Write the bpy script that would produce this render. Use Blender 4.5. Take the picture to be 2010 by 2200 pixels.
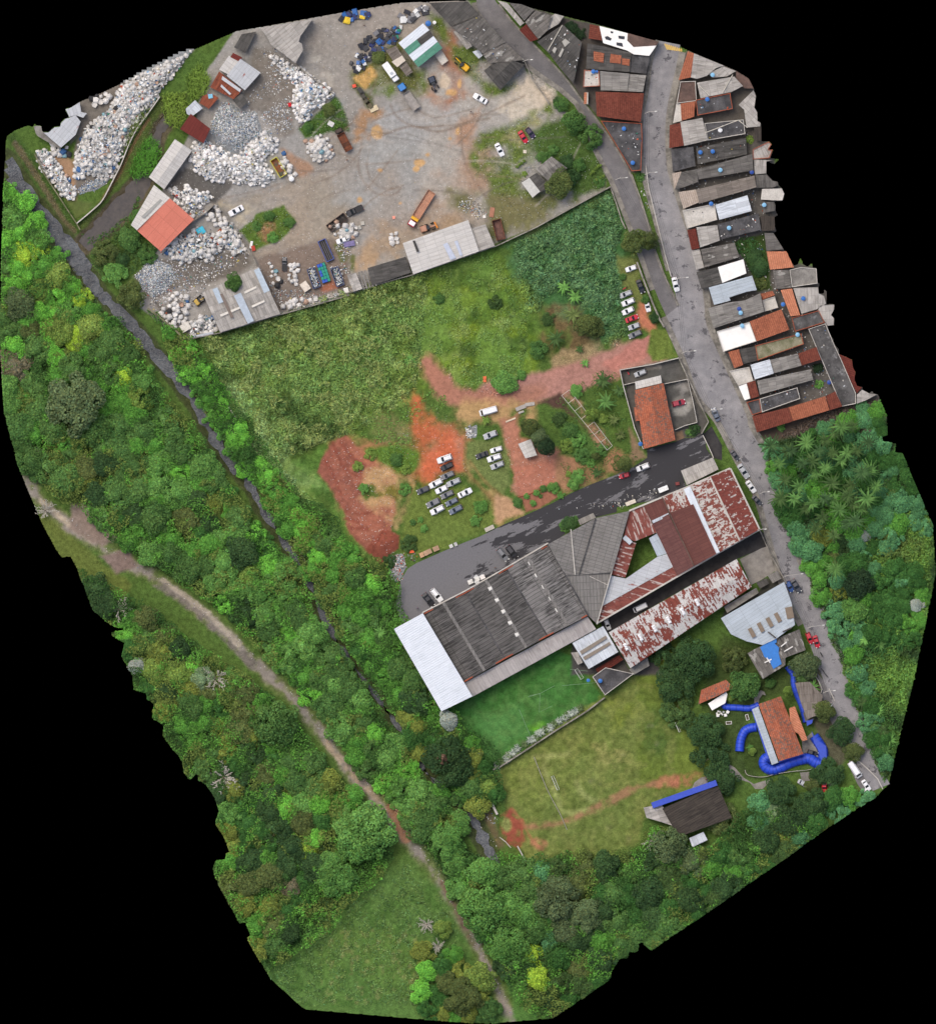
import bpy, math, random
import numpy as np
from mathutils import Vector
for o in list(bpy.data.objects): bpy.data.objects.remove(o)
sc = bpy.context.scene
COL = sc.collection
R = math.radians
S = 0.1425                      # metres per photograph pixel
# ---------------------------------------------------------------- camera, sky, sun, exposure
cam = bpy.data.cameras.new('camera'); camo = bpy.data.objects.new('camera', cam); COL.objects.link(camo)
camo.location = (0, 0, 300); cam.type = 'ORTHO'; cam.ortho_scale = 2200*S; cam.clip_start = 1; cam.clip_end = 1000
sc.camera = camo
SUN_EL, SUN_AZ = 62, 320        # elevation, direction the light comes from (clockwise from north)
w = bpy.data.worlds.new("World"); sc.world = w; w.use_nodes = True
nt = w.node_tree; bg = nt.nodes['Background']; sky = nt.nodes.new('ShaderNodeTexSky')
sky.sky_type = 'NISHITA'; sky.sun_disc = False; sky.sun_elevation = R(SUN_EL); sky.sun_rotation = R(SUN_AZ)
sky.air_density = 1.0; sky.dust_density = 6.0; sky.ozone_density = 1.0
nt.links.new(sky.outputs[0], bg.inputs[0]); bg.inputs[1].default_value = 0.15
sl = bpy.data.lights.new('sun', 'SUN'); sl.energy = 0.9; sl.angle = R(30); sl.color = (1.0, 0.95, 0.87)
so = bpy.data.objects.new('sun', sl); COL.objects.link(so)
az = R(SUN_AZ); el = R(SUN_EL)
sdir = Vector((math.sin(az)*math.cos(el), math.cos(az)*math.cos(el), math.sin(el)))
so.rotation_euler = sdir.to_track_quat('Z', 'Y').to_euler(); so.location = sdir*100
sc.view_settings.view_transform = 'Standard'; sc.view_settings.look = 'None'
sc.view_settings.exposure = 0.1; sc.view_settings.gamma = 1
sc.render.resolution_x = 935; sc.render.resolution_y = 1024

# ---------------------------------------------------------------- helpers
TILES = dict(W=(0,0,2010/1842), t1=(0,200,0), t2=(400,0,0), t3=(800,0,0), t4=(1200,0,0), t5=(250,350,0), t6=(650,350,0),
  t7=(1050,350,0), t8=(1400,400,0), t9=(650,800,0), t10=(1050,750,0), t11=(1500,800,0), t12=(800,1150,0), t13=(1200,950,0),
  t14=(1450,1250,0), t15=(950,1450,0), t16=(0,700,0), t17=(0,1000,700/1842), t18=(400,1500,700/1842), t19=(900,1600,600/1842), t20=(350,700,0), src=(0,0,1))
def conv(t, x, y):
 x0, y0, k = TILES[t]
 if not k: k = 500/1842
 return ((x0+x*k-1005)*S, (1100-(y0+y*k))*S)
def p(t, s):
 return [conv(t, *[float(v) for v in q.split(',')][:2]) for q in s.split()]
def rnd(a, b): return random.uniform(a, b)
def lin(c):
 return tuple(((v/255)/12.92 if v <= 10 else ((v/255+0.055)/1.055)**2.4) for v in c)
def tag(o, label=None, cat=None, group=None, kind=None):
 if label: o['label'] = label
 if cat: o['category'] = cat
 if group: o['group'] = group
 if kind: o['kind'] = kind
 return o
def empty(name, loc, rz=0):
 o = bpy.data.objects.new(name, None); COL.objects.link(o); o.location = loc; o.rotation_euler = (0,0,rz)
 o.empty_display_size = 0.3
 return o
def children(o): return [c for c in o.children]
def copy_tree(o, parent=None):
 c = o.copy(); COL.objects.link(c); c.parent = parent
 for ch in list(o.children): copy_tree(ch, c)
 return c
def delete_tree(o):
 for ch in list(o.children): delete_tree(ch)
 bpy.data.objects.remove(o)
def link(name, me, parent=None, loc=(0,0,0), rz=0):
 o = bpy.data.objects.new(name, me); COL.objects.link(o); o.location = loc; o.rotation_euler = (0,0,rz)
 if parent: o.parent = parent
 return o
def npmesh(name, V, F, mat=None, fcol=None, vcol=None, smooth=False):
 """V (n,3), F (m,k) uniform polygons"""
 V = np.asarray(V, dtype=np.float32); F = np.asarray(F, dtype=np.int32)
 me = bpy.data.meshes.new(name); k = F.shape[1]
 me.vertices.add(len(V)); me.vertices.foreach_set('co', V.ravel())
 me.loops.add(F.size); me.loops.foreach_set('vertex_index', F.ravel())
 me.polygons.add(len(F)); me.polygons.foreach_set('loop_start', np.arange(0, F.size, k, dtype=np.int32))
 me.polygons.foreach_set('loop_total', np.full(len(F), k, dtype=np.int32))
 if smooth: me.polygons.foreach_set('use_smooth', np.ones(len(F), dtype=bool))
 me.update(calc_edges=True)
 if fcol is not None:
  a = me.attributes.new('tint', 'FLOAT_COLOR', 'FACE')
  c = np.ones((len(F), 4), dtype=np.float32); c[:, :3] = fcol; a.data.foreach_set('color', c.ravel())
 if vcol is not None:
  a = me.attributes.new('tint', 'FLOAT_COLOR', 'POINT')
  c = np.ones((len(V), 4), dtype=np.float32); c[:, :3] = vcol; a.data.foreach_set('color', c.ravel())
 if mat: me.materials.append(mat)
 return me

class MB:
 """collects shapes; build() links them as ONE mesh object"""
 def __init__(s): s.v = []; s.f = []; s.sm = []
 def add(s, vs, fs, smooth=False):
  b = len(s.v); s.v += [tuple(q) for q in vs]; s.f += [tuple(i+b for i in f) for f in fs]; s.sm += [smooth]*len(fs)
 def box(s, c, d, rz=0, bev=0.0, top=1.0):
  """centre, size; bevelled vertical and top edges; top scales the upper face"""
  hx, hy, hz = d[0]/2, d[1]/2, d[2]/2; b = min(bev, hx*.6, hy*.6, hz*.6)
  if b > 0:
   def ring(ix, z):
    x, y = hx-ix, hy-ix; q = b
    return [(-x+q,-y,z),(x-q,-y,z),(x,-y+q,z),(x,y-q,z),(x-q,y,z),(-x+q,y,z),(-x,y-q,z),(-x,-y+q,z)]
   rings = [ring(0,-hz), [(a*(1-(1-top)*.8), e*(1-(1-top)*.8), z) for a, e, z in ring(0,hz-b)], [(a*top, e*top, z) for a, e, z in ring(b*.8,hz)]]
   n = 8
  else:
   rings = [[(-hx,-hy,-hz),(hx,-hy,-hz),(hx,hy,-hz),(-hx,hy,-hz)], [(-hx*top,-hy*top,hz),(hx*top,-hy*top,hz),(hx*top,hy*top,hz),(-hx*top,hy*top,hz)]]
   n = 4
  vs = [q for r in rings for q in r]; fs = [tuple(range(n))[::-1], tuple(range((len(rings)-1)*n, len(rings)*n))]
  for r in range(len(rings)-1):
   for i in range(n): fs.append((r*n+i, r*n+(i+1)%n, (r+1)*n+(i+1)%n, (r+1)*n+i))
  cs, sn = math.cos(rz), math.sin(rz)
  s.add([(c[0]+x*cs-y*sn, c[1]+x*sn+y*cs, c[2]+z) for x, y, z in vs], fs)
  return s
 def cyl(s, a, b, r, r2=None, n=10, smooth=True):
  a, b = Vector(a), Vector(b); r2 = r if r2 is None else r2
  q = (b-a).to_track_quat('Z', 'Y'); vs = []
  for c, rr in ((a, r), (b, r2)):
   for i in range(n):
    t = 2*math.pi*i/n; vs.append(c + q @ Vector((math.cos(t)*rr, math.sin(t)*rr, 0)))
  fs = [(i, (i+1)%n, n+(i+1)%n, n+i) for i in range(n)]
  s.add(vs, fs, smooth); s.add(vs, [tuple(range(n))[::-1], tuple(range(n, 2*n))])
  return s
 def tube(s, pts, r, n=8, half=False, rfun=None):
  pts = [Vector(q) for q in pts]; vs = []; m = len(pts)
  for i, c in enumerate(pts):
   d = (pts[min(i+1, m-1)]-pts[max(i-1, 0)]); d.z = d.z if not half else 0; d.normalize()
   side = Vector((-d.y, d.x, 0));
   if side.length < .01: side = Vector((1,0,0))
   side.normalize(); up = d.cross(side)*-1 if not half else Vector((0,0,1))
   if up.z < 0: up = -up
   rr = r*(rfun(i) if rfun else 1)
   for k in range(n+1 if half else n):
    t = math.pi*k/n if half else 2*math.pi*k/n
    vs.append(c + side*math.cos(t)*rr + up*math.sin(t)*rr*(1 if not half else 1.05))
  N = n+1 if half else n; fs = []
  for i in range(m-1):
   for k in range(n if half else n):
    k2 = k+1 if half else (k+1)%n
    fs.append((i*N+k, i*N+k2, (i+1)*N+k2, (i+1)*N+k))
  s.add(vs, fs, True); return s
 def prism(s, poly, z0, z1):
  """poly of (x,y) or (x,y,ztop)"""
  n = len(poly); a = sum(poly[i][0]*poly[(i+1)%n][1]-poly[(i+1)%n][0]*poly[i][1] for i in range(n))
  if a < 0: poly = poly[::-1]
  top = [(q[0], q[1], q[2] if len(q) > 2 else z1) for q in poly]
  bot = [(q[0], q[1], z0 if z0 is not None else t[2]-0.14) for q, t in zip(poly, top)]
  fs = [tuple(range(n))[::-1], tuple(range(n, 2*n))] + [(i, (i+1)%n, n+(i+1)%n, n+i) for i in range(n)]
  s.add(bot+top, fs); return s
 def blob(s, c, r, n=8, m=5, jit=0.0, seed=0):
  rr = random.Random(seed); vs = [(c[0], c[1], c[2]-r[2])]
  for j in range(1, m):
   ph = math.pi*j/m - math.pi/2
   for i in range(n):
    t = 2*math.pi*i/n; k = 1+rr.uniform(-jit, jit)
    vs.append((c[0]+r[0]*k*math.cos(t)*math.cos(ph), c[1]+r[1]*k*math.sin(t)*math.cos(ph), c[2]+r[2]*k*math.sin(ph)))
  vs.append((c[0], c[1], c[2]+r[2])); L = len(vs)-1; fs = []
  for i in range(n):
   fs.append((0, 1+(i+1)%n, 1+i)); fs.append((L, L-n+i, L-n+(i+1)%n))
   for j in range(m-2): a = 1+j*n; fs.append((a+i, a+(i+1)%n, a+n+(i+1)%n, a+n+i))
  s.add(vs, fs, True); return s
 def mesh(s, name, mat):
  me = bpy.data.meshes.new(name); me.from_pydata(s.v, [], s.f); me.polygons.foreach_set('use_smooth', s.sm); me.update()
  if mat: me.materials.append(mat)
  return me
 def build(s, name, mat, parent=None, loc=(0,0,0), rz=0): return link(name, s.mesh(name, mat), parent, loc, rz)

# ---------------------------------------------------------------- numpy noise
_rs = np.random.RandomState(7); _L = _rs.rand(256, 256)
def vnoise(x, y):
 xi = np.floor(x).astype(int); yi = np.floor(y).astype(int); fx = x-xi; fy = y-yi
 fx = fx*fx*(3-2*fx); fy = fy*fy*(3-2*fy); g = lambda a, b: _L[a & 255, b & 255]
 return (g(xi,yi)*(1-fx)+g(xi+1,yi)*fx)*(1-fy)+(g(xi,yi+1)*(1-fx)+g(xi+1,yi+1)*fx)*fy
def fbm(x, y, sc_, oct=4, off=0):
 x = x/sc_+off*17.3+500; y = y/sc_+off*9.1+500; t = 0; a = 1; n = 0
 for k in range(oct): t = t+a*vnoise(x, y); n += a; a *= .5; x = x*2.03+5.1; y = y*2.03+3.7
 return t/n            # 0..1, mean .5
def sdf(poly, X, Y):
 """signed distance, positive inside"""
 P = np.array(poly); n = len(P); d2 = np.full(X.shape, 1e18); ins = np.zeros(X.shape, bool)
 for i in range(n):
  ax, ay = P[i]; bx, by = P[(i+1) % n]; ex, ey = bx-ax, by-ay; L = ex*ex+ey*ey+1e-9
  t = np.clip(((X-ax)*ex+(Y-ay)*ey)/L, 0, 1); d2 = np.minimum(d2, (X-ax-t*ex)**2+(Y-ay-t*ey)**2)
  if ay != by:
   c = (ay > Y) != (by > Y); ins ^= c & (X < ax+(Y-ay)*ex/(by-ay))
 return np.where(ins, 1, -1)*np.sqrt(d2)
def pdist(line, X, Y):
 d = np.full(X.shape, 1e18)
 for (ax, ay), (bx, by) in zip(line[:-1], line[1:]):
  ex, ey = bx-ax, by-ay; L = ex*ex+ey*ey+1e-9; t = np.clip(((X-ax)*ex+(Y-ay)*ey)/L, 0, 1)
  d = np.minimum(d, (X-ax-t*ex)**2+(Y-ay-t*ey)**2)
 return np.sqrt(d)
def inside(poly, x, y): return bool(sdf(poly, np.array([float(x)]), np.array([float(y)]))[0] > 0)
def smooth_line(pts, n=4):
 out = []; m = len(pts)
 for i in range(m-1):
  p0, p1, p2, p3 = pts[max(i-1,0)], pts[i], pts[i+1], pts[min(i+2,m-1)]
  for k in range(n):
   t = k/n; out.append(tuple(0.5*((2*b)+(-a+c)*t+(2*a-5*b+4*c-d)*t*t+(-a+3*b-3*c+d)*t**3) for a, b, c, d in zip(p0, p1, p2, p3)))
 out.append(tuple(pts[-1])); return out
OUT = (p('t1','50,370 60,340 110,300 215,258 270,262 275,232 290,255 325,258 330,300 385,310 430,265 480,262 480,235 515,200 545,195 545,180 515,130 525,120 560,115 640,65 800,0')
 + p('src','400,114 508,67 590,53 734,27 861,6 1003,1 1071,0 1153,20 1300,57 1390,84 1417,89 1458,99')
 + p('t4','1100,435 1300,515 1400,560 1500,620 1540,700 1558,760 1545,850 1570,890 1530,905 1575,925 1570,960 1598,968 1600,1120 1665,1120 1685,1140 1655,1185 1700,1180 1670,1250 1745,1262 1700,1300 1640,1275 1640,1375 1690,1430 1730,1440')
 + p('t8','1000,-8 1030,20 1045,60 1030,115 960,125 975,150 975,190 995,230 965,250 975,330 985,355 960,370 1000,450 1040,500 1070,530 1090,590 1130,630 1150,620 1175,560 1195,620 1230,635 1265,605 1270,645 1305,650 1305,765 1330,770 1315,800 1315,850 1360,850 1360,815 1380,830 1380,930 1440,935 1440,975 1415,1020 1440,1045 1440,1100 1390,1105 1400,1180 1435,1210 1430,1240 1475,1285 1480,1330 1535,1350 1545,1380 1580,1370 1590,1440 1610,1470 1600,1530 1620,1580 1665,1590 1660,1610 1720,1640 1742,1615 1750,1640 1785,1645')
 + p('t11','1425,190 1440,240 1475,320 1488,345 1488,495 1445,505 1450,550 1560,565 1545,635 1610,645 1660,760 1670,795')
 + p('W','1835,1035 1841,1130 1830,1180 1800,1330 1770,1450 1748,1545 1725,1568')
 + p('t14','1360,1842') + p('t19','1842,1145 1680,1250 1600,1305 1530,1355 1465,1298 1445,1310 1440,1362 1378,1365 1375,1408 1320,1410 1268,1500 1265,1540 985,1735 885,1805 450,1840 0,1808')
 + p('t18','1310,1815 680,1760 650,1745 480,1590 460,1560 345,1355 370,1345 335,1270 300,1272 160,1005 150,965 165,920 225,915 230,880 250,870 215,780 165,705 190,640 165,560 110,480')
 + p('t17','1210,1842 1165,1800 1125,1780 1110,1735 1075,1780 1040,1740 1030,1680 1010,1640 980,1610 920,1530 925,1470 860,1430 870,1350 835,1320 830,1285 755,1270 750,1190 690,1085 710,1000 635,965 630,940 705,935 700,915 650,915 600,885 530,815 500,750 480,680 455,640 440,590 400,515 350,520 320,480 240,330 150,120 105,0')
 + p('t16','100,920 40,690 12,260 0,100') + p('src','3,607 9,390'))

# ---------------------------------------------------------------- materials
_mc = {}
class N:
 def __init__(s, name, rough=0.8, spec=0.3):
  s.m = bpy.data.materials.new(name); s.m.use_nodes = True; s.t = s.m.node_tree
  s.b = s.t.nodes['Principled BSDF']; s.b.inputs['Roughness'].default_value = rough
  s.b.inputs['Specular IOR Level'].default_value = spec
 def n(s, typ, **kw):
  q = s.t.nodes.new('ShaderNode'+typ)
  for k, v in kw.items():
   if k in q.inputs: q.inputs[k].default_value = v
   else: setattr(q, k, v)
  return q
 def l(s, a, b): s.t.links.new(a, b)
 def co(s, scale=(1,1,1), rand=True, obj=True):
  tc = s.n('TexCoord'); src = tc.outputs['Object'] if obj else s.n('NewGeometry').outputs['Position']
  if rand and obj:
   oi = s.n('ObjectInfo'); a = s.n('VectorMath', operation='MULTIPLY_ADD'); s.l(oi.outputs['Random'], a.inputs[0])
   a.inputs[1].default_value = (83, 57, 31); s.l(src, a.inputs[2]); src = a.outputs[0]
  mp = s.n('Mapping'); mp.inputs['Scale'].default_value = scale; s.l(src, mp.inputs[0]); return mp.outputs[0]
 def noise(s, vec, scale, detail=3, rough=.6, lo=.3, hi=.7, a=0.0, b=1.0):
  q = s.n('TexNoise', Scale=scale, Detail=detail, Roughness=rough); s.l(vec, q.inputs['Vector'])
  r = s.n('MapRange'); s.l(q.outputs[0], r.inputs[0])
  r.inputs[1].default_value = lo; r.inputs[2].default_value = hi; r.inputs[3].default_value = a; r.inputs[4].default_value = b
  return r.outputs[0]
 def mix(s, f, a, b, typ='MIX'):
  q = s.n('Mix', data_type='RGBA', blend_type=typ)
  for i, v in ((0, f), (6, a), (7, b)):
   if hasattr(v, 'links'): s.l(v, q.inputs[i])
   elif i == 0: q.inputs[0].default_value = v
   else: q.inputs[i].default_value = (*v, 1)
  return q.outputs[2]
 def mul(s, c, f):          # colour times a factor socket
  q = s.n('VectorMath', operation='SCALE')
  if hasattr(c, 'links'): s.l(c, q.inputs[0])
  else: q.inputs[0].default_value = c
  if hasattr(f, 'links'): s.l(f, q.inputs['Scale'])
  else: q.inputs['Scale'].default_value = f
  return q.outputs[0]
 def bump(s, h, dist, strength=.6):
  q = s.n('Bump', Strength=strength, Distance=dist); s.l(h, q.inputs['Height']); s.l(q.outputs[0], s.b.inputs['Normal'])
 def out(s, c):
  _mc[s.m.name.split('.')[0]] = s.m
  if hasattr(c, 'links'): s.l(c, s.b.inputs['Base Color'])
  else: s.b.inputs['Base Color'].default_value = (*c, 1)
  return s.m
def plain(name, c, rough=.6, spec=.4, var=.12, metal=0):
 if name in _mc: return _mc[name]
 q = N(name, rough, spec); q.b.inputs['Metallic'].default_value = metal
 f = q.noise(q.co(), 1.3, 4, a=1-var, b=1+var); f2 = q.noise(q.co(), 9, 2, a=1-var*.6, b=1+var*.6)
 _mc[name] = q.out(q.mul(q.mul(lin(c), f), f2)); return _mc[name]
def paint_mat(name, c, rough=.25):
 if name in _mc: return _mc[name]
 q = N(name, rough, .5); q.b.inputs['Coat Weight'].default_value = .5
 f = q.noise(q.co(), 2.0, 3, a=.9, b=1.06); _mc[name] = q.out(q.mul(lin(c), f)); return _mc[name]
def sheetroof(name, c, var=.18, stain=(60,57,54), samt=.5, bw=1.1, bh=2.4, streak=(1.6,.22), rust=None, rthr=(.5,.6), rs=(1.2,.12), white=None, ridge=.35, rough=.75, mo=.035):
 """corrugated sheets: per-sheet tone, stains running down the slope, rust, ridges"""
 q = N(name, rough, .25); v = q.co()
 br = q.n('TexBrick', Scale=1.0); q.l(v, br.inputs['Vector']); br.offset = 0; br.squash = 1
 br.inputs['Mortar Size'].default_value = mo; br.inputs['Brick Width'].default_value = bw; br.inputs['Row Height'].default_value = bh
 br.inputs['Color1'].default_value = (1-var,)*3+(1,); br.inputs['Color2'].default_value = (1+var,)*3+(1,); br.inputs['Mortar'].default_value = (.55,.55,.55,1)
 col = q.mix(1, lin(c), br.outputs[0], 'MULTIPLY')
 st = q.noise(q.co((streak[0], streak[1], 1)), 1.0, 5, .65, .42, .68); big = q.noise(q.co(), .16, 3, .6, .35, .6)
 m = q.n('Math', operation='MULTIPLY'); q.l(st, m.inputs[0]); q.l(big, m.inputs[1])
 m2 = q.n('Math', operation='MULTIPLY_ADD', use_clamp=True); q.l(m.outputs[0], m2.inputs[0]); m2.inputs[1].default_value = samt*1.6; m3 = q.n('Math', operation='MULTIPLY'); q.l(st, m3.inputs[0]); m3.inputs[1].default_value = samt*.35; q.l(m3.outputs[0], m2.inputs[2])
 col = q.mix(m2.outputs[0], col, lin(stain))
 if rust:
  v0 = q.co(rand=False); sn = q.n('VectorMath', operation='SNAP'); q.l(v0, sn.inputs[0]); sn.inputs[1].default_value = (.42, .0001, .0001); mp = q.n('Mapping'); mp.inputs['Scale'].default_value = (3.1, rs[1]*2.2, 1); q.l(sn.outputs[0], mp.inputs[0])
  w1 = q.n('TexNoise', Scale=1.0, Detail=4, Roughness=.7); q.l(mp.outputs[0], w1.inputs[0]); w2 = q.n('TexNoise', Scale=1.0, Detail=5, Roughness=.7); q.l(q.co((rs[0]*.5, rs[1], 1)), w2.inputs[0])
  av = q.n('Math', operation='MULTIPLY_ADD'); q.l(w1.outputs[0], av.inputs[0]); av.inputs[1].default_value = .55; hf = q.n('Math', operation='MULTIPLY'); q.l(w2.outputs[0], hf.inputs[0]); hf.inputs[1].default_value = .45; q.l(hf.outputs[0], av.inputs[2])
  mr = q.n('MapRange'); q.l(av.outputs[0], mr.inputs[0]); mr.inputs[1].default_value = rthr[0]; mr.inputs[2].default_value = rthr[1]; a = mr.outputs[0]; col = q.mix(a, col, q.mul(lin(rust), q.noise(q.co((1,.3,1)), 2, 4, a=.7, b=1.25)))
 if white:
  a = q.noise(q.co((.9,.4,1)), .8, 3, .5, .6, .64); col = q.mix(a, col, lin(white))
 wv = q.n('TexWave', wave_type='BANDS', bands_direction='X', Scale=1/ridge/2, Distortion=.15); q.l(q.co(rand=False), wv.inputs['Vector'])
 q.bump(wv.outputs[1], .06, .8)
 col = q.mul(col, q.noise(q.co(), 5, 2, a=.9, b=1.1))
 _mc[name] = q.out(col); return q.m
def tileroof(name, c, c2, dark=(70,45,38), damt=.5, bw=.34, bh=.62):
 q = N(name, .85, .2); br = q.n('TexBrick', Scale=1.0); q.l(q.co(), br.inputs['Vector']); br.offset = .0
 br.inputs['Mortar Size'].default_value = .05; br.inputs['Brick Width'].default_value = bw; br.inputs['Row Height'].default_value = bh; br.inputs['Mortar Smooth'].default_value = .3
 br.inputs['Color1'].default_value = (*lin(c),1); br.inputs['Color2'].default_value = (*lin(c2),1); br.inputs['Mortar'].default_value = (*[v*.35 for v in lin(c)],1)
 f = q.noise(q.co(), 1.4, 5, .75, .48, .66); g = q.noise(q.co(), .25, 3, .6, .35, .65)
 m = q.n('Math', operation='MULTIPLY'); q.l(f, m.inputs[0]); q.l(g, m.inputs[1]); m2 = q.n('Math', operation='MULTIPLY', use_clamp=True); q.l(m.outputs[0], m2.inputs[0]); m2.inputs[1].default_value = damt*2.2
 col = q.mix(m2.outputs[0], br.outputs[0], lin(dark)); col = q.mul(col, q.noise(q.co(), .6, 4, a=.85, b=1.15))
 q.bump(br.outputs[1], -.05, .8); _mc[name] = q.out(col); return q.m
def slabmat(name, c, stain=(45,44,43), samt=.8, light=None, var=.2):
 q = N(name, .85, .25); v = q.co()
 a = q.noise(v, .35, 5, .65, .4, .62); a2 = q.n('Math', operation='MULTIPLY'); q.l(a, a2.inputs[0]); a2.inputs[1].default_value = samt
 col = q.mix(a2.outputs[0], lin(c), lin(stain))
 if light: col = q.mix(q.noise(q.co(), .5, 6, .7, .58, .72), col, lin(light))
 col = q.mul(col, q.noise(q.co(), 3, 5, .7, a=1-var, b=1+var)); _mc[name] = q.out(col); return q.m
M = _mc
sheetroof('fibre_dark', (106,103,99), stain=(62,60,57), samt=.55)
sheetroof('fibre_grey', (138,135,130), stain=(82,79,75), samt=.5)
sheetroof('fibre_pale', (172,168,162), stain=(112,108,102), samt=.4)
sheetroof('fibre_brown', (128,120,112), stain=(78,70,64), samt=.5)
sheetroof('fibre_black', (86,84,81), stain=(52,51,49), samt=.6, var=.22)
sheetroof('fibre_patched', (112,108,103), stain=(52,50,47), samt=.5, white=(150,148,142))
sheetroof('factory_fibre', (100,98,96), stain=(50,49,48), samt=.75, var=.13, bw=1.1, bh=20, streak=(2.4,.09), mo=.12)
sheetroof('factory_fibre_pale', (128,126,124), stain=(58,57,56), samt=.8, var=.12, bw=1.1, bh=7.5, streak=(2.2,.12), mo=.12)
sheetroof('factory_grey', (128,126,123), stain=(98,96,93), samt=.5, var=.07, bw=1.0, bh=2.2, mo=.08)
sheetroof('lean_to_grey', (176,171,168), stain=(140,135,132), samt=.5, var=.07, bw=1.6, bh=6)
sheetroof('white_metal', (208,215,223), stain=(186,194,202), samt=.5, var=.02, bw=2.2, bh=14, ridge=1.1, rough=.6, mo=.01)
sheetroof('blue_metal', (172,183,192), stain=(146,154,160), samt=.4, var=.06, bw=1.0, bh=5, ridge=.5, rough=.5)
sheetroof('silver_metal', (196,203,210), stain=(150,157,165), samt=.5, var=.12, bw=1.5, bh=7, ridge=.5, rough=.4)
sheetroof('rust_streaked', (192,191,189), stain=(160,155,150), samt=.3, var=.05, rust=(120,62,52), rthr=(.49,.52), rs=(.5,.11), bw=1.0, bh=4)
sheetroof('rust_mixed', (190,186,180), stain=(160,150,142), samt=.3, var=.05, rust=(126,70,60), rthr=(.485,.51), rs=(1.3,.3), bw=1.0, bh=3)
sheetroof('rust_heavy', (188,184,180), stain=(150,140,132), samt=.3, var=.05, rust=(118,62,54), rthr=(.42,.45), rs=(1.2,.22), bw=1.0, bh=3)
sheetroof('rust_lines', (186,176,170), stain=(150,120,110), samt=.4, var=.05, rust=(124,70,62), rthr=(.43,.47), rs=(1.6,.04), bw=1.0, bh=3)
sheetroof('rust_plum', (108,72,68), stain=(88,56,54), samt=.5, var=.08, rust=(120,82,78), rthr=(.6,.7), bw=1.0, bh=2.2)
sheetroof('rust_red', (106,66,60), stain=(88,54,50), samt=.5, var=.08, bw=1.0, bh=3)
sheetroof('rust_shack', (140,78,56), stain=(95,48,38), samt=.7, var=.14, rust=(168,160,152), rthr=(.62,.66), bw=.9, bh=2.2)
sheetroof('light_rusty', (186,190,194), stain=(165,168,172), samt=.3, var=.05, rust=(140,70,55), rthr=(.6,.66), rs=(1.3,.1), bw=1.1, bh=3)
sheetroof('pale_worn', (200,198,194), stain=(170,166,160), samt=.35, var=.05, bw=1.2, bh=3.2)
sheetroof('salmon_metal', (203,122,104), stain=(190,108,90), samt=.3, var=.04, bw=5, bh=4)
sheetroof('green_sheet', (88,142,122), stain=(70,120,104), samt=.4, var=.12, bw=1.0, bh=3)
sheetroof('maroon_metal', (112,50,44), stain=(88,38,34), samt=.5, var=.07, bw=.9, bh=5)
sheetroof('dark_corrugated', (64,58,52), stain=(40,36,33), samt=.6, var=.15, bw=.9, bh=2.6, ridge=1.1)
tileroof('tile_orange', (182,112,84), (162,98,74), (108,62,46), .45)
tileroof('tile_bright', (212,142,110), (200,130,98), (170,96,68), .25)
tileroof('tile_red', (132,74,60), (118,62,50), (84,46,38), .5)
tileroof('tile_maroon', (118,58,48), (104,50,42), (76,38,32), .5)
tileroof('tile_worn', (198,118,88), (168,94,70), (104,94,86), 1.2)
tileroof('tile_beige', (196,182,168), (184,168,154), (140,125,112), .4)
slabmat('slab_dark', (92,91,90), (58,57,57), .8, (126,126,126))
slabmat('slab_grey', (140,137,131), (92,89,85), .7)
slabmat('slab_pale', (196,192,184), (150,146,138), .5)
slabmat('slab_white', (236,235,231), (214,212,206), .4, None, .05)
slabmat('slab_brown', (104,84,76), (70,58,54), .7)
slabmat('slab_mossy', (134,130,108), (92,94,66), .9, (160,156,136))
slabmat('slab_black', (86,85,86), (50,50,52), .8, (104,105,109))
slabmat('wall_render', (168,162,152), (110,106,100), .6)
slabmat('wall_concrete', (150,145,136), (88,84,78), .8)
slabmat('wall_mossy', (128,124,100), (72,80,48), .9)
slabmat('parapet_pale', (190,186,178), (150,145,138), .5)
slabmat('parapet_brick', (158,86,62), (120,62,46), .5)
slabmat('asphalt_old', (112,111,111), (90,89,90), .6, None, .12)
slabmat('brick_orange', (176,92,62), (130,68,50), .6)
def tintmat(name, rough=.8, var=.25, sc1=1.2, sc2=6, obj=True, spec=.2, bumpd=0):
 q = N(name, rough, spec); a = q.n('Attribute', attribute_name='tint')
 f = q.noise(q.co(obj=obj, rand=obj), sc1, 4, .65, a=1-var, b=1+var); f2 = q.noise(q.co(obj=obj, rand=False), sc2, 4, .7, a=1-var*.8, b=1+var*.8)
 if bumpd: q.bump(f2, bumpd, .7)
 _mc[name] = q.out(q.mul(q.mul(a.outputs[0], f), f2)); return q.m
# ---------------------------------------------------------------- ground colours (what the surface is made of) and zones
STREAM = [(10,318,42),(60,395,34),(100,445,36),(140,495,42),(165,530,38),(190,570,25),(215,595,26),(260,640,28),(300,690,28),(345,740,30),(385,795,28),(415,850,28),(450,905,32),(490,950,26),(515,1000,20),(565,1075,20),(600,1130,18),(645,1230,20),(680,1290,13),(740,1370,14),(790,1440,12),(830,1510,14),(880,1560,16),(915,1590,14),(938,1625,26),(958,1668,34),(985,1715,12),(1035,1840,14),(1065,1900,18),(1080,1960,18),(1088,1990,18)]
CHANNEL = [(350,215,24),(318,250,22),(300,300,26),(288,345,34),(265,380,44),(225,425,44),(195,455,40),(165,485,30)]
G = 0.4
nx, ny = int(2010*S/G)+2, int(2200*S/G)+2
gx = (np.arange(nx)-nx/2+.5)*G; gy = (np.arange(ny)-ny/2+.5)*G
GX, GY = np.meshgrid(gx, gy)              # [iy, ix]
CC = np.zeros((ny, nx, 3)); CC[:] = lin((76,100,46)); ZN = np.zeros((ny, nx), np.int8)
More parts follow.
